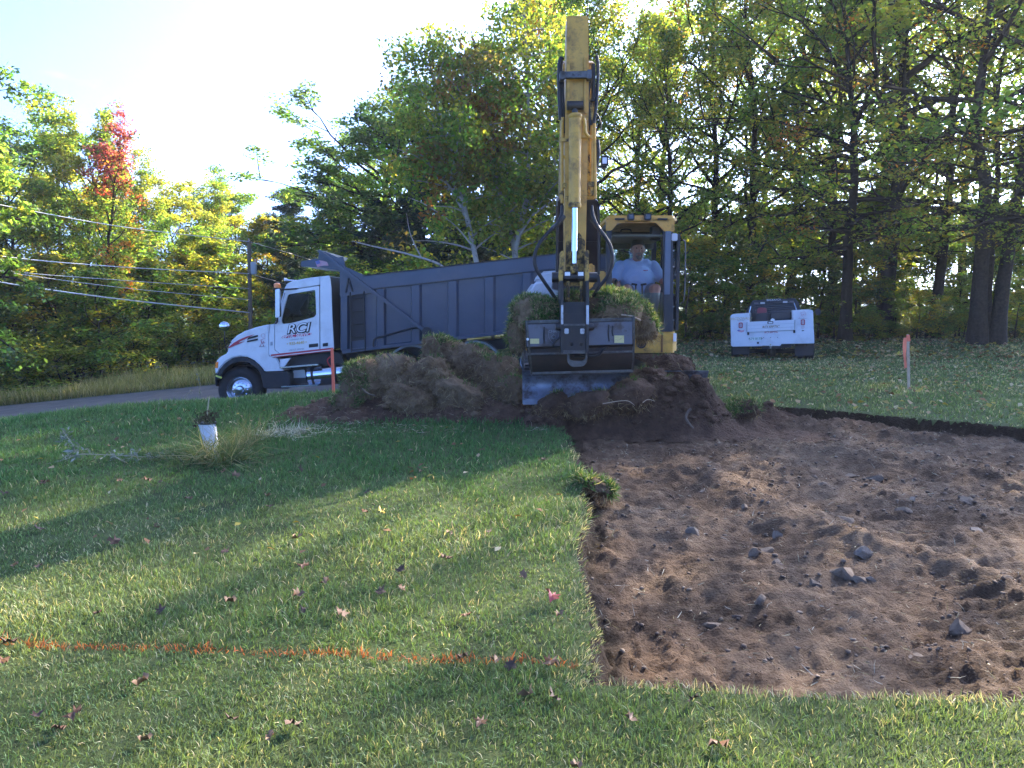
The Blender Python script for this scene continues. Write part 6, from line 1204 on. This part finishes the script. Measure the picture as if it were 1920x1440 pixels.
for i, (px, py, w, h, g, lab) in enumerate([
    (1459, 960, 30, 24, 1, 'grey wedge-shaped stone on the soil ridge, uppermost of its cluster'), (1439, 982, 44, 16, 0, 'long flat stone in the cluster on the soil ridge'), (1416, 991, 20, 20, 0, 'square stone at the left of the ridge cluster'), (1457, 1004, 26, 20, 0, 'rounded stone at the bottom of the ridge cluster'),
    (1528, 1038, 32, 36, 0, 'brown upright rounded stone left of the large flat slab'), (1583, 1025, 66, 32, 0, 'large flat tan slab half buried in the middle of the soil'), (1612, 1036, 34, 26, 0, 'tan stone against the right end of the slab'), (1632, 1036, 28, 20, 1, 'pale grey stone right of the slab'),
    (1301, 953, 28, 22, 1, 'grey angular stone alone in the left half of the soil'), (1340, 1109, 42, 20, 0, 'tan oval stone in the left foreground of the soil'), (1425, 1085, 26, 24, 0, 'pointed stone in the centre foreground of the soil'), (1498, 1100, 22, 14, 1, 'small grey stone near the centre foreground'),
    (1640, 857, 52, 20, 0, 'big flat stone on the far side of the soil'), (1597, 850, 30, 16, 0, 'smaller stone just left of the big far flat stone'), (1583, 937, 40, 22, 0, 'dark block of stone on the ridge above the slab'), (1833, 955, 40, 16, 1, 'flat grey stone by the right edge of the picture'),
    (1805, 1127, 58, 38, 0, 'largest rounded stone low in the right part of the soil'), (1727, 1176, 36, 16, 0, 'flat stone below left of the largest stone'), (1629, 1290, 40, 20, 1, 'grey stone touching the near grass edge'), (1441, 1256, 24, 10, 1, 'thin grey stone near the front edge of the soil'),
    (1814, 904, 34, 16, 0, 'stone in the far right of the soil'), (1695, 925, 30, 14, 0, 'dark low stone in the right half of the soil'), (1317, 887, 22, 16, 0, 'round stone in the far left of the soil'), (1397, 916, 20, 14, 0, 'small dark stone beside the soil ridge'), (1627, 1002, 40, 28, 1, 'pale rock standing behind the slab'),
    (1216, 870, 18, 12, 0, 'small dark stone near the grass edge at the left'), (1709, 907, 22, 12, 1, 'small grey stone right of centre far back'), (1545, 880, 24, 12, 0, 'sandy stone on the far crest of the ridge'), (1890, 1045, 30, 22, 0, 'stone cut by the right edge of the picture'), (1180, 800, 26, 8, 0, 'pale flat stone in front of the dark heap')]):
    stone(px, py, w, h, 500 + i, lab, bool(g))
# loose crumbs and straw on the soil: uncountable
rg = np.random.default_rng(77); U, F0 = ico(1); VV = []; FF = []; n0 = 0; N = 12000
N2 = N * 2; cx_ = .3 + rg.random(N * 2) ** .8 * 6.5; cy_ = 3.0 + rg.random(N * 2) ** 1.3 * 7.4; ok = (pit_sd(cx_, cy_) < -.03) & (rg.random(N * 2) < .35 + .9 * fbm2(cx_ * 1.6, cy_ * 1.6, 3, 44)); cx_ = cx_[ok][:N]; cy_ = cy_[ok][:N]; cz_ = ground_h(cx_, cy_); r_ = (.003 + .011 * rg.random(len(cx_)) ** 5) * (1 + .06 * cy_)
P = U[None] * r_[:, None, None] * (1 + .5 * rg.normal(size=(len(cx_), len(U), 1)).clip(-1, 1)) * np.array([1, 1, .7]) + np.stack([cx_, cy_, cz_ + r_ * .3], -1)[:, None]
FF = F0[None] + (np.arange(len(cx_)) * len(U))[:, None, None]
o = link('soil_crumbs', np_mesh('soil_crumbs', P.reshape(-1, 3), FF.reshape(-1, 3), True), None, crumb_m); tag(o, kind='stuff')
def strew(name, n, x0, x1, y0, y1, L, W, cols, seed, keep, m, yp=1.0, lift=.01, flat=.12):
    rg = np.random.default_rng(seed); x = x0 + (x1 - x0) * rg.random(n); y = y0 + (y1 - y0) * rg.random(n) ** yp; k = keep(x, y); x = x[k]; y = y[k]; n = len(x)
    P = np.stack([x, y, ground_h(x, y) + lift], 1); d = rg.normal(size=(n, 3)); d[:, 2] = np.abs(d[:, 2]) * flat; v, f, t = blades(P, d, L * (.35 + .9 * rg.random(n)), W * (.6 + .8 * rg.random(n)), np.array(cols)[rg.integers(0, len(cols), n)], rg, .9, .1)
    o = link(name, np_mesh(name, v, f, False, t), None, m); tag(o, kind='stuff'); return o
STRAW = [(.46, .40, .27), (.34, .28, .18), (.55, .50, .38), (.16, .11, .07), (.11, .075, .05), (.09, .06, .04)]
strew('straw', 4200, .3, 6, 3.0, 10, .07, .0042, STRAW, 81, lambda x, y: (pit_sd(x, y) < -.03) & (fbm2(x * 1.5, y * 1.5, 3, 4) > -.15), thatch_m, 1.5)
strew('straw', 2200, -3.2, .4, 8.6, 10, .09, .006, STRAW[:3] + [(.14, .16, .06), (.2, .15, .09)], 82, lambda x, y: (fbm2(x * 2, y * 2, 2, 7) > -.1), thatch_m, 1.0, .02)
# roots and sticks
root_m = mat('root_bark', (.12, .085, .06), .9, var=.3, vscale=20); pale_root = mat('peeled_root', (.42, .30, .20), .7, var=.2, vscale=20)
for pts, Y, r, m, lab in [([(1296, 766), (1290, 772), (1286, 784), (1294, 796), (1300, 803)], 8.7, .018, root_m, 'thick curved root sticking out of the dark heap'), ([(1130, 757), (1160, 752), (1178, 752), (1190, 760)], 8.75, .006, pale_root, 'thin pale root arching over the dark heap'),
                          ([(678, 728), (690, 738), (704, 742)], 9.45, .012, root_m, 'short stick poking from the left of the sod pile'), ([(724, 662), (734, 672), (742, 684)], 9.7, .012, root_m, 'bent twig on top of the left sod'), ([(1289, 701), (1294, 693), (1299, 692)], 9.6, .014, root_m, 'stub of root beside the muddy track'),
                          ([(1205, 755), (1215, 749), (1228, 752)], 8.9, .005, pale_root, 'thin pale root below the green tuft on the heap'), ([(1165, 590), (1185, 593), (1202, 601)], 8.75, .010, pale_root, 'pale root lying over the right bucket rim')]:
    o = MB().tube(catmull([at(x, y, Y) for x, y in pts], 5), r, 7, r * .5).build('root', m, None); tag(o, lab, 'root')
# ---------------------------------------------------------------- lawn grass: blades, uncountable
def lawn_ok(x, y):
    h = np.maximum(heap_h(x, y, HEAP_A), heap_h(x, y, HEAP_B))
    ex = (x > .05) & (x < 2.5) & (y > 9.4) & (y < 13); rd = (x < 2.7) & (y > 15.8) & (y < 27.6)
    return (pit_sd(x, y) > -.012) & (h < .06) & ~ex & ~rd
def paint_d(x, y): return np.abs(y - (3.30 + (x - .3) * -.083 + .03 * fbm2(x * 3, y * 0, 2, 40)))
def lawn_tint(x, y, rg):
    n = len(x); base = np.array([.100, .172, .062]); lush = np.array([.066, .155, .052]); pale = np.array([.178, .222, .10]); straw = np.array([.44, .41, .26])
    q = fbm2(x * .8, y * .8, 3, 51); q2 = fbm2(x * 3.5, y * 3.5, 2, 55); w = sstep(5.0, 7.5, y + .6 * q) * (1 - sstep(11.5, 14, y)) * (x < 2)
    c = base + (lush - base) * w[:, None]; pz = np.clip(.35 - .35 * w + .5 * q + .3 * q2, 0, 1) * .9; c = c + (pale - c) * pz[:, None]
    sd = pit_sd(x, y); dry = .075 * (1 - .8 * w) + .45 * sstep(.14, .0, sd) * (y < 8) + .12 * (q2 > .3) * (y < 5.5)
    far = (x > 3) & (y > 12); dry = dry + far * (.08 + .32 * (fbm2(x * .5, y * 1.2, 3, 58) > .05) * sstep(15, 19, y)); s = rg.random(n) < dry
    c = np.where(s[:, None], straw * (.6 + .7 * rg.random(n))[:, None], c * (1 + .28 * rg.normal(size=n))[:, None].clip(.45, 1.8)); c = c * (1 + .12 * rg.normal(size=(n, 1)) * np.array([1, .3, .6])); return c.clip(.01, .7)
rg = np.random.default_rng(5); VV = []; FF = []; TT = []; nv = 0; PP = []
for y0, y1, x0, x1, den, L, W in [(2.0, 3.3, -2.6, 3.2, 11500, .042, .0036), (3.3, 4.6, -3.6, .7, 8000, .043, .0042), (4.6, 6.5, -5.0, .9, 4600, .050, .0052), (6.5, 9, -7, .9, 2500, .060, .0072), (9, 13.6, -10.5, .6, 1050, .085, .011), (8.2, 13.6, 2.4, 10.5, 700, .055, .012),
                                  (13.6, 16, -14, 3, 480, .10, .016), (13.6, 21, 2, 15, 300, .06, .02), (21, 28, 2.8, 21, 190, .065, .028), (2.0, 3.3, 3.2, 5, 1500, .05, .005)]:
    n = int((y1 - y0) * (x1 - x0) * den); x = x0 + (x1 - x0) * rg.random(n); y = y0 + (y1 - y0) * rg.random(n); k = lawn_ok(x, y) & (rg.random(n) < .72 + .5 * fbm2(x * 6, y * 6, 2, 60)); x = x[k]; y = y[k]; n = len(x)
    t = lawn_tint(x, y, rg); long = .75 + .7 * np.clip(fbm2(x * 1.6, y * 1.6, 3, 61) + .35, 0, 1) + .5 * sstep(9.5, 13, y) * (x < 0) * (fbm2(x * 2.2, y * 2.2, 2, 63) > 0)
    P = np.stack([x, y, ground_h(x, y) - .004], 1); sd = pit_sd(x, y); e = sstep(.10, 0, sd); Nn = np.zeros((n, 3)); Nn[:, 2] = 1; gx_ = (pit_sd(x + .03, y) - sd); gy_ = (pit_sd(x, y + .03) - sd); Nn[:, 0] -= e * gx_ / .03 * .9; Nn[:, 1] -= e * gy_ / .03 * .9
    pd = paint_d(x, y); pa = (pd < .028 + .02 * fbm2(x * 9, y * 9, 2, 64)) & (x < .29) & (x > -2.9) & (rg.random(n) < .8)
    if pa.any(): PP.append((P[pa], Nn[pa], (L * long * (.5 + .8 * rg.random(n)))[pa], np.full(pa.sum(), W * 1.15)))
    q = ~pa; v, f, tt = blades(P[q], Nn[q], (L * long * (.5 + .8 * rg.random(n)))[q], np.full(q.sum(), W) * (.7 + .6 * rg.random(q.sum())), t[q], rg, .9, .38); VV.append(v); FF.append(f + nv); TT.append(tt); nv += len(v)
o = link('lawn_grass', np_mesh('lawn_grass', np.concatenate(VV), np.concatenate(FF), False, np.concatenate(TT)), None, grass_m); tag(o, kind='stuff')
P, Nn, L, W = [np.concatenate(a) for a in zip(*PP)]; n = len(P); OR = np.array([(.52, .15, .045), (.42, .12, .05), (.36, .17, .06), (.30, .10, .04)])[rg.integers(0, 4, n)] * (.7 + .5 * rg.random(n))[:, None]
v, f, t = blades(P, Nn, L, W, OR, rg, .9, .4); o = link('paint_line', np_mesh('paint_line', v, f, False, t), None, grass_m); tag(o, 'orange spray-painted line across the near grass', 'paint line')
# tall yellow grass along the far road edge
n = 22000; x = -30 + 27 * rg.random(n); y = 27.5 + (2.4 + np.clip(x + 21, 0, 30) * .75) * rg.random(n) ** 1.5; P = np.stack([x, y, ground_h(x, y) - .02], 1); N_ = np.tile([0, 0, 1.], (n, 1))
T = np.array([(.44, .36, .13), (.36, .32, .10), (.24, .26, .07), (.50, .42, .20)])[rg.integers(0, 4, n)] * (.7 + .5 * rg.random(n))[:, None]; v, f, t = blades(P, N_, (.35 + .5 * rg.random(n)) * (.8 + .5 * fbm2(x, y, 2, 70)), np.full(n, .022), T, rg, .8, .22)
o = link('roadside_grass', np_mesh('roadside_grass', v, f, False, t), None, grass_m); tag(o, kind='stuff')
# litter of small leaves on the far right lawn and under the wood: too small to count
def litter(name, n, x0, x1, y0, y1, size, seed):
    rg = np.random.default_rng(seed); x = x0 + (x1 - x0) * rg.random(n); y = y0 + (y1 - y0) * rg.random(n); k = lawn_ok(x, y); x = x[k]; y = y[k]; C = np.stack([x, y, ground_h(x, y) + .05], 1)
    V, F, ci = leaf_cloud(C, np.full(len(C), .02), 1, size, rg, .3, .7, 1.2); T = np.array([(.36, .26, .14), (.25, .14, .07), (.45, .38, .22), (.33, .27, .06), (.16, .09, .05)])[rg.integers(0, 5, len(C))]
    o = link(name, np_mesh(name, V, F, False, np.repeat(T, 4, 0)), None, thatch_m); tag(o, kind='stuff')
litter('leaf_litter', 1500, 2.6, 16, 9.5, 22, .085, 91); litter('leaf_litter', 3500, 3, 24, 22, 32, .14, 92); litter('leaf_litter', 900, -14, -1, 28, 33, .14, 93); litter('leaf_litter', 160, -6, .4, 4.5, 12, .05, 94)
# ---------------------------------------------------------------- fallen leaves one can count
def leaf_mesh(seed, m):
    """curled lobed leaf about 1 unit across"""
    rg = np.random.default_rng(seed); lob = [(0, -.55), (.10, -.25), (.42, -.30), (.30, -.05), (.55, .15), (.24, .18), (.22, .34), (0, .60), (-.22, .34), (-.24, .18), (-.55, .15), (-.30, -.05), (-.42, -.30), (-.10, -.25)]
    P = np.array([(0, .02)] + lob) * (1 + .1 * rg.normal(size=(15, 2))); cu = .35 + .5 * rg.random(); a = rg.random() * 6.28; d = P @ np.array([math.cos(a), math.sin(a)]); z = cu * d ** 2 * 1.3 + .12 * rg.normal(size=15); z -= z.min()
    V = np.column_stack([P, z]); F = np.array([[0, i, i % 14 + 1] for i in range(1, 15)]); me = np_mesh('leaf', V, F, True); me.materials.append(m); return me
lb = [mat('leaf_brown', (.13, .062, .028), .7, var=.3, vscale=3), mat('leaf_dark', (.07, .036, .02), .75, var=.3, vscale=3), mat('leaf_tan', (.19, .105, .05), .7, var=.25, vscale=3)]; ly = mat('leaf_yellow', (.62, .42, .03), .6, var=.2, vscale=3); lr = mat('leaf_red', (.36, .05, .045), .6, var=.25, vscale=3)
LM = {(k, i): leaf_mesh(600 + k * 7 + i, m) for i, m in enumerate(lb) for k in range(3)}; LY = leaf_mesh(650, ly); LR = leaf_mesh(651, lr)
near = [(355, 944), (502, 938), (507, 957), (682, 969), (557, 1017), (423, 1042), (216, 1025), (840, 1007), (918, 1007), (569, 1072), (612, 1101), (714, 1119), (752, 1113), (560, 1125), (569, 1155), (638, 1165), (429, 1136), (303, 1154), (184, 1160), (1050, 1165), (752, 1075), (875, 1168), (265, 1291), (70, 1352), (111, 1381), (271, 1401), (434, 1364), (866, 1250), (927, 1253), (957, 1262), (1030, 1260), (992, 1319), (1037, 1325), (901, 1372), (507, 1400), (18, 1215), (6, 1253), (29, 1069), (73, 1071), (82, 915), (292, 995), (70, 999), (834, 1057), (983, 1090), (548, 1378), (143, 1352), (1080, 1455), (1302, 1326), (1352, 1420), (1180, 1365), (563, 887), (83, 913), (222, 908), (302, 910), (273, 908), (442, 898), (10, 933), (220, 828), (786, 890), (790, 812), (905, 850), (1020, 868), (955, 800), (770, 850), (420, 890), (690, 930)]
rg = np.random.default_rng(33)
ORD = ['first', 'second', 'third', 'fourth', 'fifth', 'sixth', 'seventh', 'eighth', 'ninth', 'tenth', 'eleventh', 'twelfth', 'thirteenth', 'fourteenth']
zone = lambda i: ((i * 5) % 3, 0 if near[i][1] > 1270 else 1 if near[i][1] > 1040 else 2)
rank = lambda i: ORD[sum(1 for j in range(len(near)) if zone(j) == zone(i) and (near[j][0], j) < (near[i][0], i))]
for i, (px, py) in enumerate(near):
    p = gp(px, py); o = bpy.data.objects.new('fallen_leaf', LM[(i % 3, (i * 5) % 3)]); col.objects.link(o); s = (.042 + .030 * rg.random()) * (1 + .03 * p.y); o.location = (p.x, p.y, p.z + .028); o.scale = (s, s, s); o.rotation_euler = (rg.normal() * .35, rg.normal() * .35, rg.random() * 6.28)
    c = ('brown', 'dark brown', 'tan')[(i * 5) % 3]; w = 'in front of the orange paint line' if py > 1270 else ('between the orange line and the lawn middle' if py > 1040 else 'on the shaded middle of the lawn'); tag(o, f'curled {c} leaf {w}, {rank(i)} from the left', 'leaf', 'dry leaves scattered over the lawn')
for me, px, py, lab, s in ((LY, 714, 972, 'bright yellow leaf on the middle of the lawn', .07), (LR, 1030, 1139, 'red leaf near the left edge of the bare soil', .08)):
    p = gp(px, py); o = bpy.data.objects.new('fallen_leaf', me); col.objects.link(o); o.location = (p.x, p.y, p.z + .045); o.scale = (s, s, s); o.rotation_euler = (.6, .2, 1); tag(o, lab, 'leaf', 'dry leaves scattered over the lawn')
# ---------------------------------------------------------------- stakes
wood = mat('raw_stake_wood', (.48, .36, .24), .8, var=.2, vscale=15, bump=.003, bscale=40); orange = mat('fluorescent_orange', (.80, .16, .08), .6, var=.1, vscale=20); ribbon_m = mat('pink_ribbon', (.85, .20, .10), .55, var=.08)
p = gp(1704, 730); Y = p.y; ST2 = empty('marker_stake', p, 'bare wooden stake with pink-orange ribbon on the right lawn', 'stake'); MB().beam(at(1704, 733, Y), at(1702, 627, Y), .045, .02, (0, 1, 0)).build('post', wood, ST2, .003)
V = []; F = []
for k in range(10):
    t = k / 9; y = 634 + 57 * t; l = at(1694 - 1.5 * math.sin(t * 5), y, Y - .03 - .02 * math.sin(t * 7)); r = at(1700 + 1.2 * math.sin(t * 6 + 1), y - 2, Y - .02 + .02 * math.sin(t * 6)); V += [l, r]
    if k: F.append((2 * k - 2, 2 * k - 1, 2 * k + 1, 2 * k))
MB().add(V, F).build('ribbon', ribbon_m, ST2); MB().beam(at(1704, 640, Y), at(1702, 628, Y), .055, .03, (0, 1, 0)).build('ribbon_knot', ribbon_m, ST2, .004)
p = gp(626, 738); Y = 12.4; o = MB().beam(at(625.5, 738, Y), at(622.5, 653, Y), .042, .042, (0, 1, 0)).build('marker_stake', orange, None, .004); tag(o, 'short orange-painted stake standing before the truck fuel tank', 'stake')
# ---------------------------------------------------------------- utility pole and wires
pole_m = mat('pole_wood', (.15, .115, .085), .9, var=.25, vscale=8, bump=.006, bscale=30); wire_m = mat('wire', (.55, .54, .52), .45, var=.05); YPo = 36
b = at(468, 612, YPo); UP = empty('utility_pole', (b.x, YPo, gz(b.x, YPo)), 'wooden utility pole with transformer behind the truck hood', 'utility pole'); t = at(467, 452, YPo)
MB().cyl((b.x, YPo, gz(b.x, YPo) - .3), t, .105, 14, .085).build('pole', pole_m, UP)
TF = MB().lathe(at(476, 514, YPo - .05), (0, 0, 1), [(.001, 0), (.13, 0), (.14, .03), (.14, .50), (.12, .55), (.001, .56)], 18).build('transformer', mat('transformer_grey', (.36, .39, .42), .45), UP); MB().lathe(at(479, 491, YPo - .05), (0, 0, 1), [(.03, 0), (.045, .03), (.03, .06), (.045, .09), (.02, .13), (.001, .14)], 10).build('bushing', mat('porcelain', (.4, .3, .26), .3), TF)
MB().beam(at(462, 456, YPo), at(474, 455, YPo), .05, .05).build('bracket', pole_m, UP); MB().lathe(at(466.5, 452, YPo), (0, 0, 1), [(.02, 0), (.05, .03), (.03, .07), (.04, .1), (.001, .13)], 10).build('insulator', mat('porcelain'), UP)
for k, (y0, y1, ye, r, lab) in enumerate([(372, 420, 453, .022, 'topmost wire sloping down to the pole top'), (468, 495, 513, .024, 'second wire from the top, meeting the pole at the transformer'), (494, 520, 541, .015, 'third wire from the top on the utility pole'), (496, 534, 562, .015, 'fourth wire from the top on the utility pole'), (517, 556, 586, .034, 'thick lowest cable on the utility pole')]):
    o = MB().tube(catmull([at(-160, y0 - 24, 25), at(0, y0 + 12, 27), at(235, y1 + 6, 31.5), at(467, ye, YPo - .1)], 10), r * .8, 6).build('wire', wire_m, None); tag(o, lab, 'wire', 'overhead wires')
for k, (a, lab) in enumerate([([(467, 453), (560, 480), (680, 520)], 'thin wire running right from the pole top behind the bed'), ([(467, 513), (520, 528), (600, 552)], 'thin wire running right from the transformer behind the cab')]):
    o = MB().tube(catmull([at(x, y, YPo + i * 4) for i, (x, y) in enumerate(a)], 6), .014, 5).build('wire', wire_m, None); tag(o, lab, 'wire', 'overhead wires')
# ---------------------------------------------------------------- white plant tube, flopped grass, weed stalks, debris
tube_m = mat('white_plastic_tube', (.62, .63, .66), .5, var=.08, vscale=8, dirt=(.25, .25, .2), dscale=9, damt=.4); p = gp(398, 850); Y = p.y; PT = empty('plant_tube', p, 'white plastic plant guard tube leaning in the lawn with dark dead plant', 'plant guard')
a = at(400, 853, Y); c = at(388, 793, Y); MB().ring([(math.cos(i * .524) * (1.0 if i % 3 else .95), math.sin(i * .524) * .8) for i in range(12)], [(a + (c - a) * (k / 7), (1, 0, 0), (0, 1, 0), .062 + .026 * k / 7 + .003 * (k % 2)) for k in range(8)]).build('tube', tube_m, PT, 0, angle=50)
MB().ring([(math.cos(i * .524), math.sin(i * .524) * .8) for i in range(12)], [(c + Vector((0, 0, -.01)), (1, 0, 0), (0, 1, 0), .095), (c + Vector((0, 0, .012)), (1, 0, 0), (0, 1, 0), .095)]).build('rim', mat('tube_rim', (.03, .03, .03), .5), PT)
rg = np.random.default_rng(44); n = 160; P = np.array(c)[None] + rg.normal(size=(n, 3)) * np.array([.05, .04, .03]) + np.array([0, 0, .04]); C = np.repeat(P, 1, 0); V, F, ci = leaf_cloud(C, np.full(n, .05), 1, .05, rg, 1, .5, .1); T = np.array([(.035, .03, .02), (.06, .05, .03), (.05, .07, .03)])[rg.integers(0, 3, n)]; link('dead_leaves', np_mesh('dead_leaves', V, F, False, np.repeat(T, 4, 0)), PT, thatch_m)['kind'] = 'stuff'
MB().tube([c, at(389, 770, Y), at(392, 746, Y)], .007, 6).build('stem', mat('dry_stem', (.30, .28, .18), .8), PT)
# flopped ornamental grass round the tube
def clump(name, px, py, n, L, W, cols, seed, label, spread=.9, rad=.10, cat='grass clump'):
    rg = np.random.default_rng(seed); p = gp(px, py); P = np.array(p)[None] + np.column_stack([rg.normal(size=(n, 2)) * rad, np.full(n, .01)]); d = rg.normal(size=(n, 3)) * spread; d[:, 2] = np.abs(d[:, 2]) * .5 + .35; T = np.array(cols)[rg.integers(0, len(cols), n)] * (.7 + .6 * rg.random(n))[:, None]
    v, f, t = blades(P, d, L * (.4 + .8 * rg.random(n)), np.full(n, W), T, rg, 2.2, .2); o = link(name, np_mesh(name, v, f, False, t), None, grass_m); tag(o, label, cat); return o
GC = [(.09, .13, .05), (.15, .17, .075), (.25, .23, .13), (.06, .10, .04), (.08, .12, .05)]
clump('grass_clump', 415, 868, 520, .42, .007, GC, 61, 'large flopped clump of long pale grass round the white tube', .9, .13); clump('grass_clump', 452, 835, 260, .36, .006, GC, 62, 'thin arching grass right of the white tube', .8, .16); clump('grass_clump', 345, 862, 200, .30, .006, GC, 63, 'straggling pale grass left of the white tube', .9, .14)
clump('grass_clump', 390, 770, 150, .30, .008, GC[:2], 64, 'grey-green weeds standing behind the white tube', .6, .12)
o = clump('straw_patch', 535, 815, 300, .14, .007, [(.42, .43, .42), (.34, .34, .30), (.50, .48, .42)], 65, 'bleached patch of dead grass on the lawn before the soil heap', 1.2, .16)
silver = [(.20, .23, .19), (.27, .29, .26), (.14, .17, .13)]
def stalk(px0, py0, pts, Y, label, seed, nl=26, dry=False):
    rg = np.random.default_rng(seed); W = catmull([at(x, y, Y) for x, y in pts], 5); root = empty('weed_stalk', W[0], label, 'weed'); MB().tube(W, .007, 6, .003).build('stem', mat('dry_stem'), root)
    idx = rg.integers(len(W) // 4, len(W), nl); C = np.array([list(W[i]) for i in idx]) + rg.normal(size=(nl, 3)) * .03; V, F, ci = leaf_cloud(C, np.full(nl, .05), 2, .06, rg, 1, .35, .1); T = np.array(silver)[rg.integers(0, 3, len(ci))]; link('leaves', np_mesh('leaves', V, F, False, np.repeat(T, 4, 0)), root, thatch_m)['kind'] = 'stuff'
Yw = gp(430, 752).y
stalk(0, 0, [(418, 752), (422, 720), (430, 690), (434, 668), (428, 650)], Yw, 'tall silvery weed stalk in front of the truck wheel', 71, 34); stalk(0, 0, [(372, 752), (374, 735), (375, 715), (370, 700)], Yw, 'short silvery weed stalk left of the truck wheel', 72, 16); stalk(0, 0, [(345, 748), (352, 738), (358, 733)], Yw, 'bent weed sprig at the lawn edge left of the truck', 73, 8)
# fallen stalks on the lawn to the left
Yd = gp(200, 862).y
stalk(0, 0, [(80, 872), (120, 862), (150, 852), (200, 853), (245, 855), (300, 858)], Yd - .1, 'long dead stalk lying flat on the lawn left of the tube', 74, 40); stalk(0, 0, [(95, 880), (128, 852), (140, 842), (128, 822), (118, 808)], Yd, 'upright silvery sprig at the left end of the fallen stalk', 75, 30); stalk(0, 0, [(215, 856), (240, 868), (285, 872), (330, 866)], Yd - .15, 'short fallen stalk between the long one and the tube', 76, 26)
# ---------------------------------------------------------------- thin autumn haze
hb = MB().box((-140, -20, -6), (140, 90, 30)).build('haze', None, None); hb.data.materials.clear()
hm = bpy.data.materials.new('haze'); hm.use_nodes = True; hn = hm.node_tree; hn.nodes.remove(hn.nodes['Principled BSDF']); pv = hn.nodes.new('ShaderNodeVolumePrincipled')
pv.inputs['Color'].default_value = (.93, .96, 1, 1); pv.inputs['Density'].default_value = .00045; pv.inputs['Anisotropy'].default_value = .3
hn.links.new(pv.outputs[0], hn.nodes['Material Output'].inputs['Volume']); hb.data.materials.append(hm); tag(hb, kind='stuff')
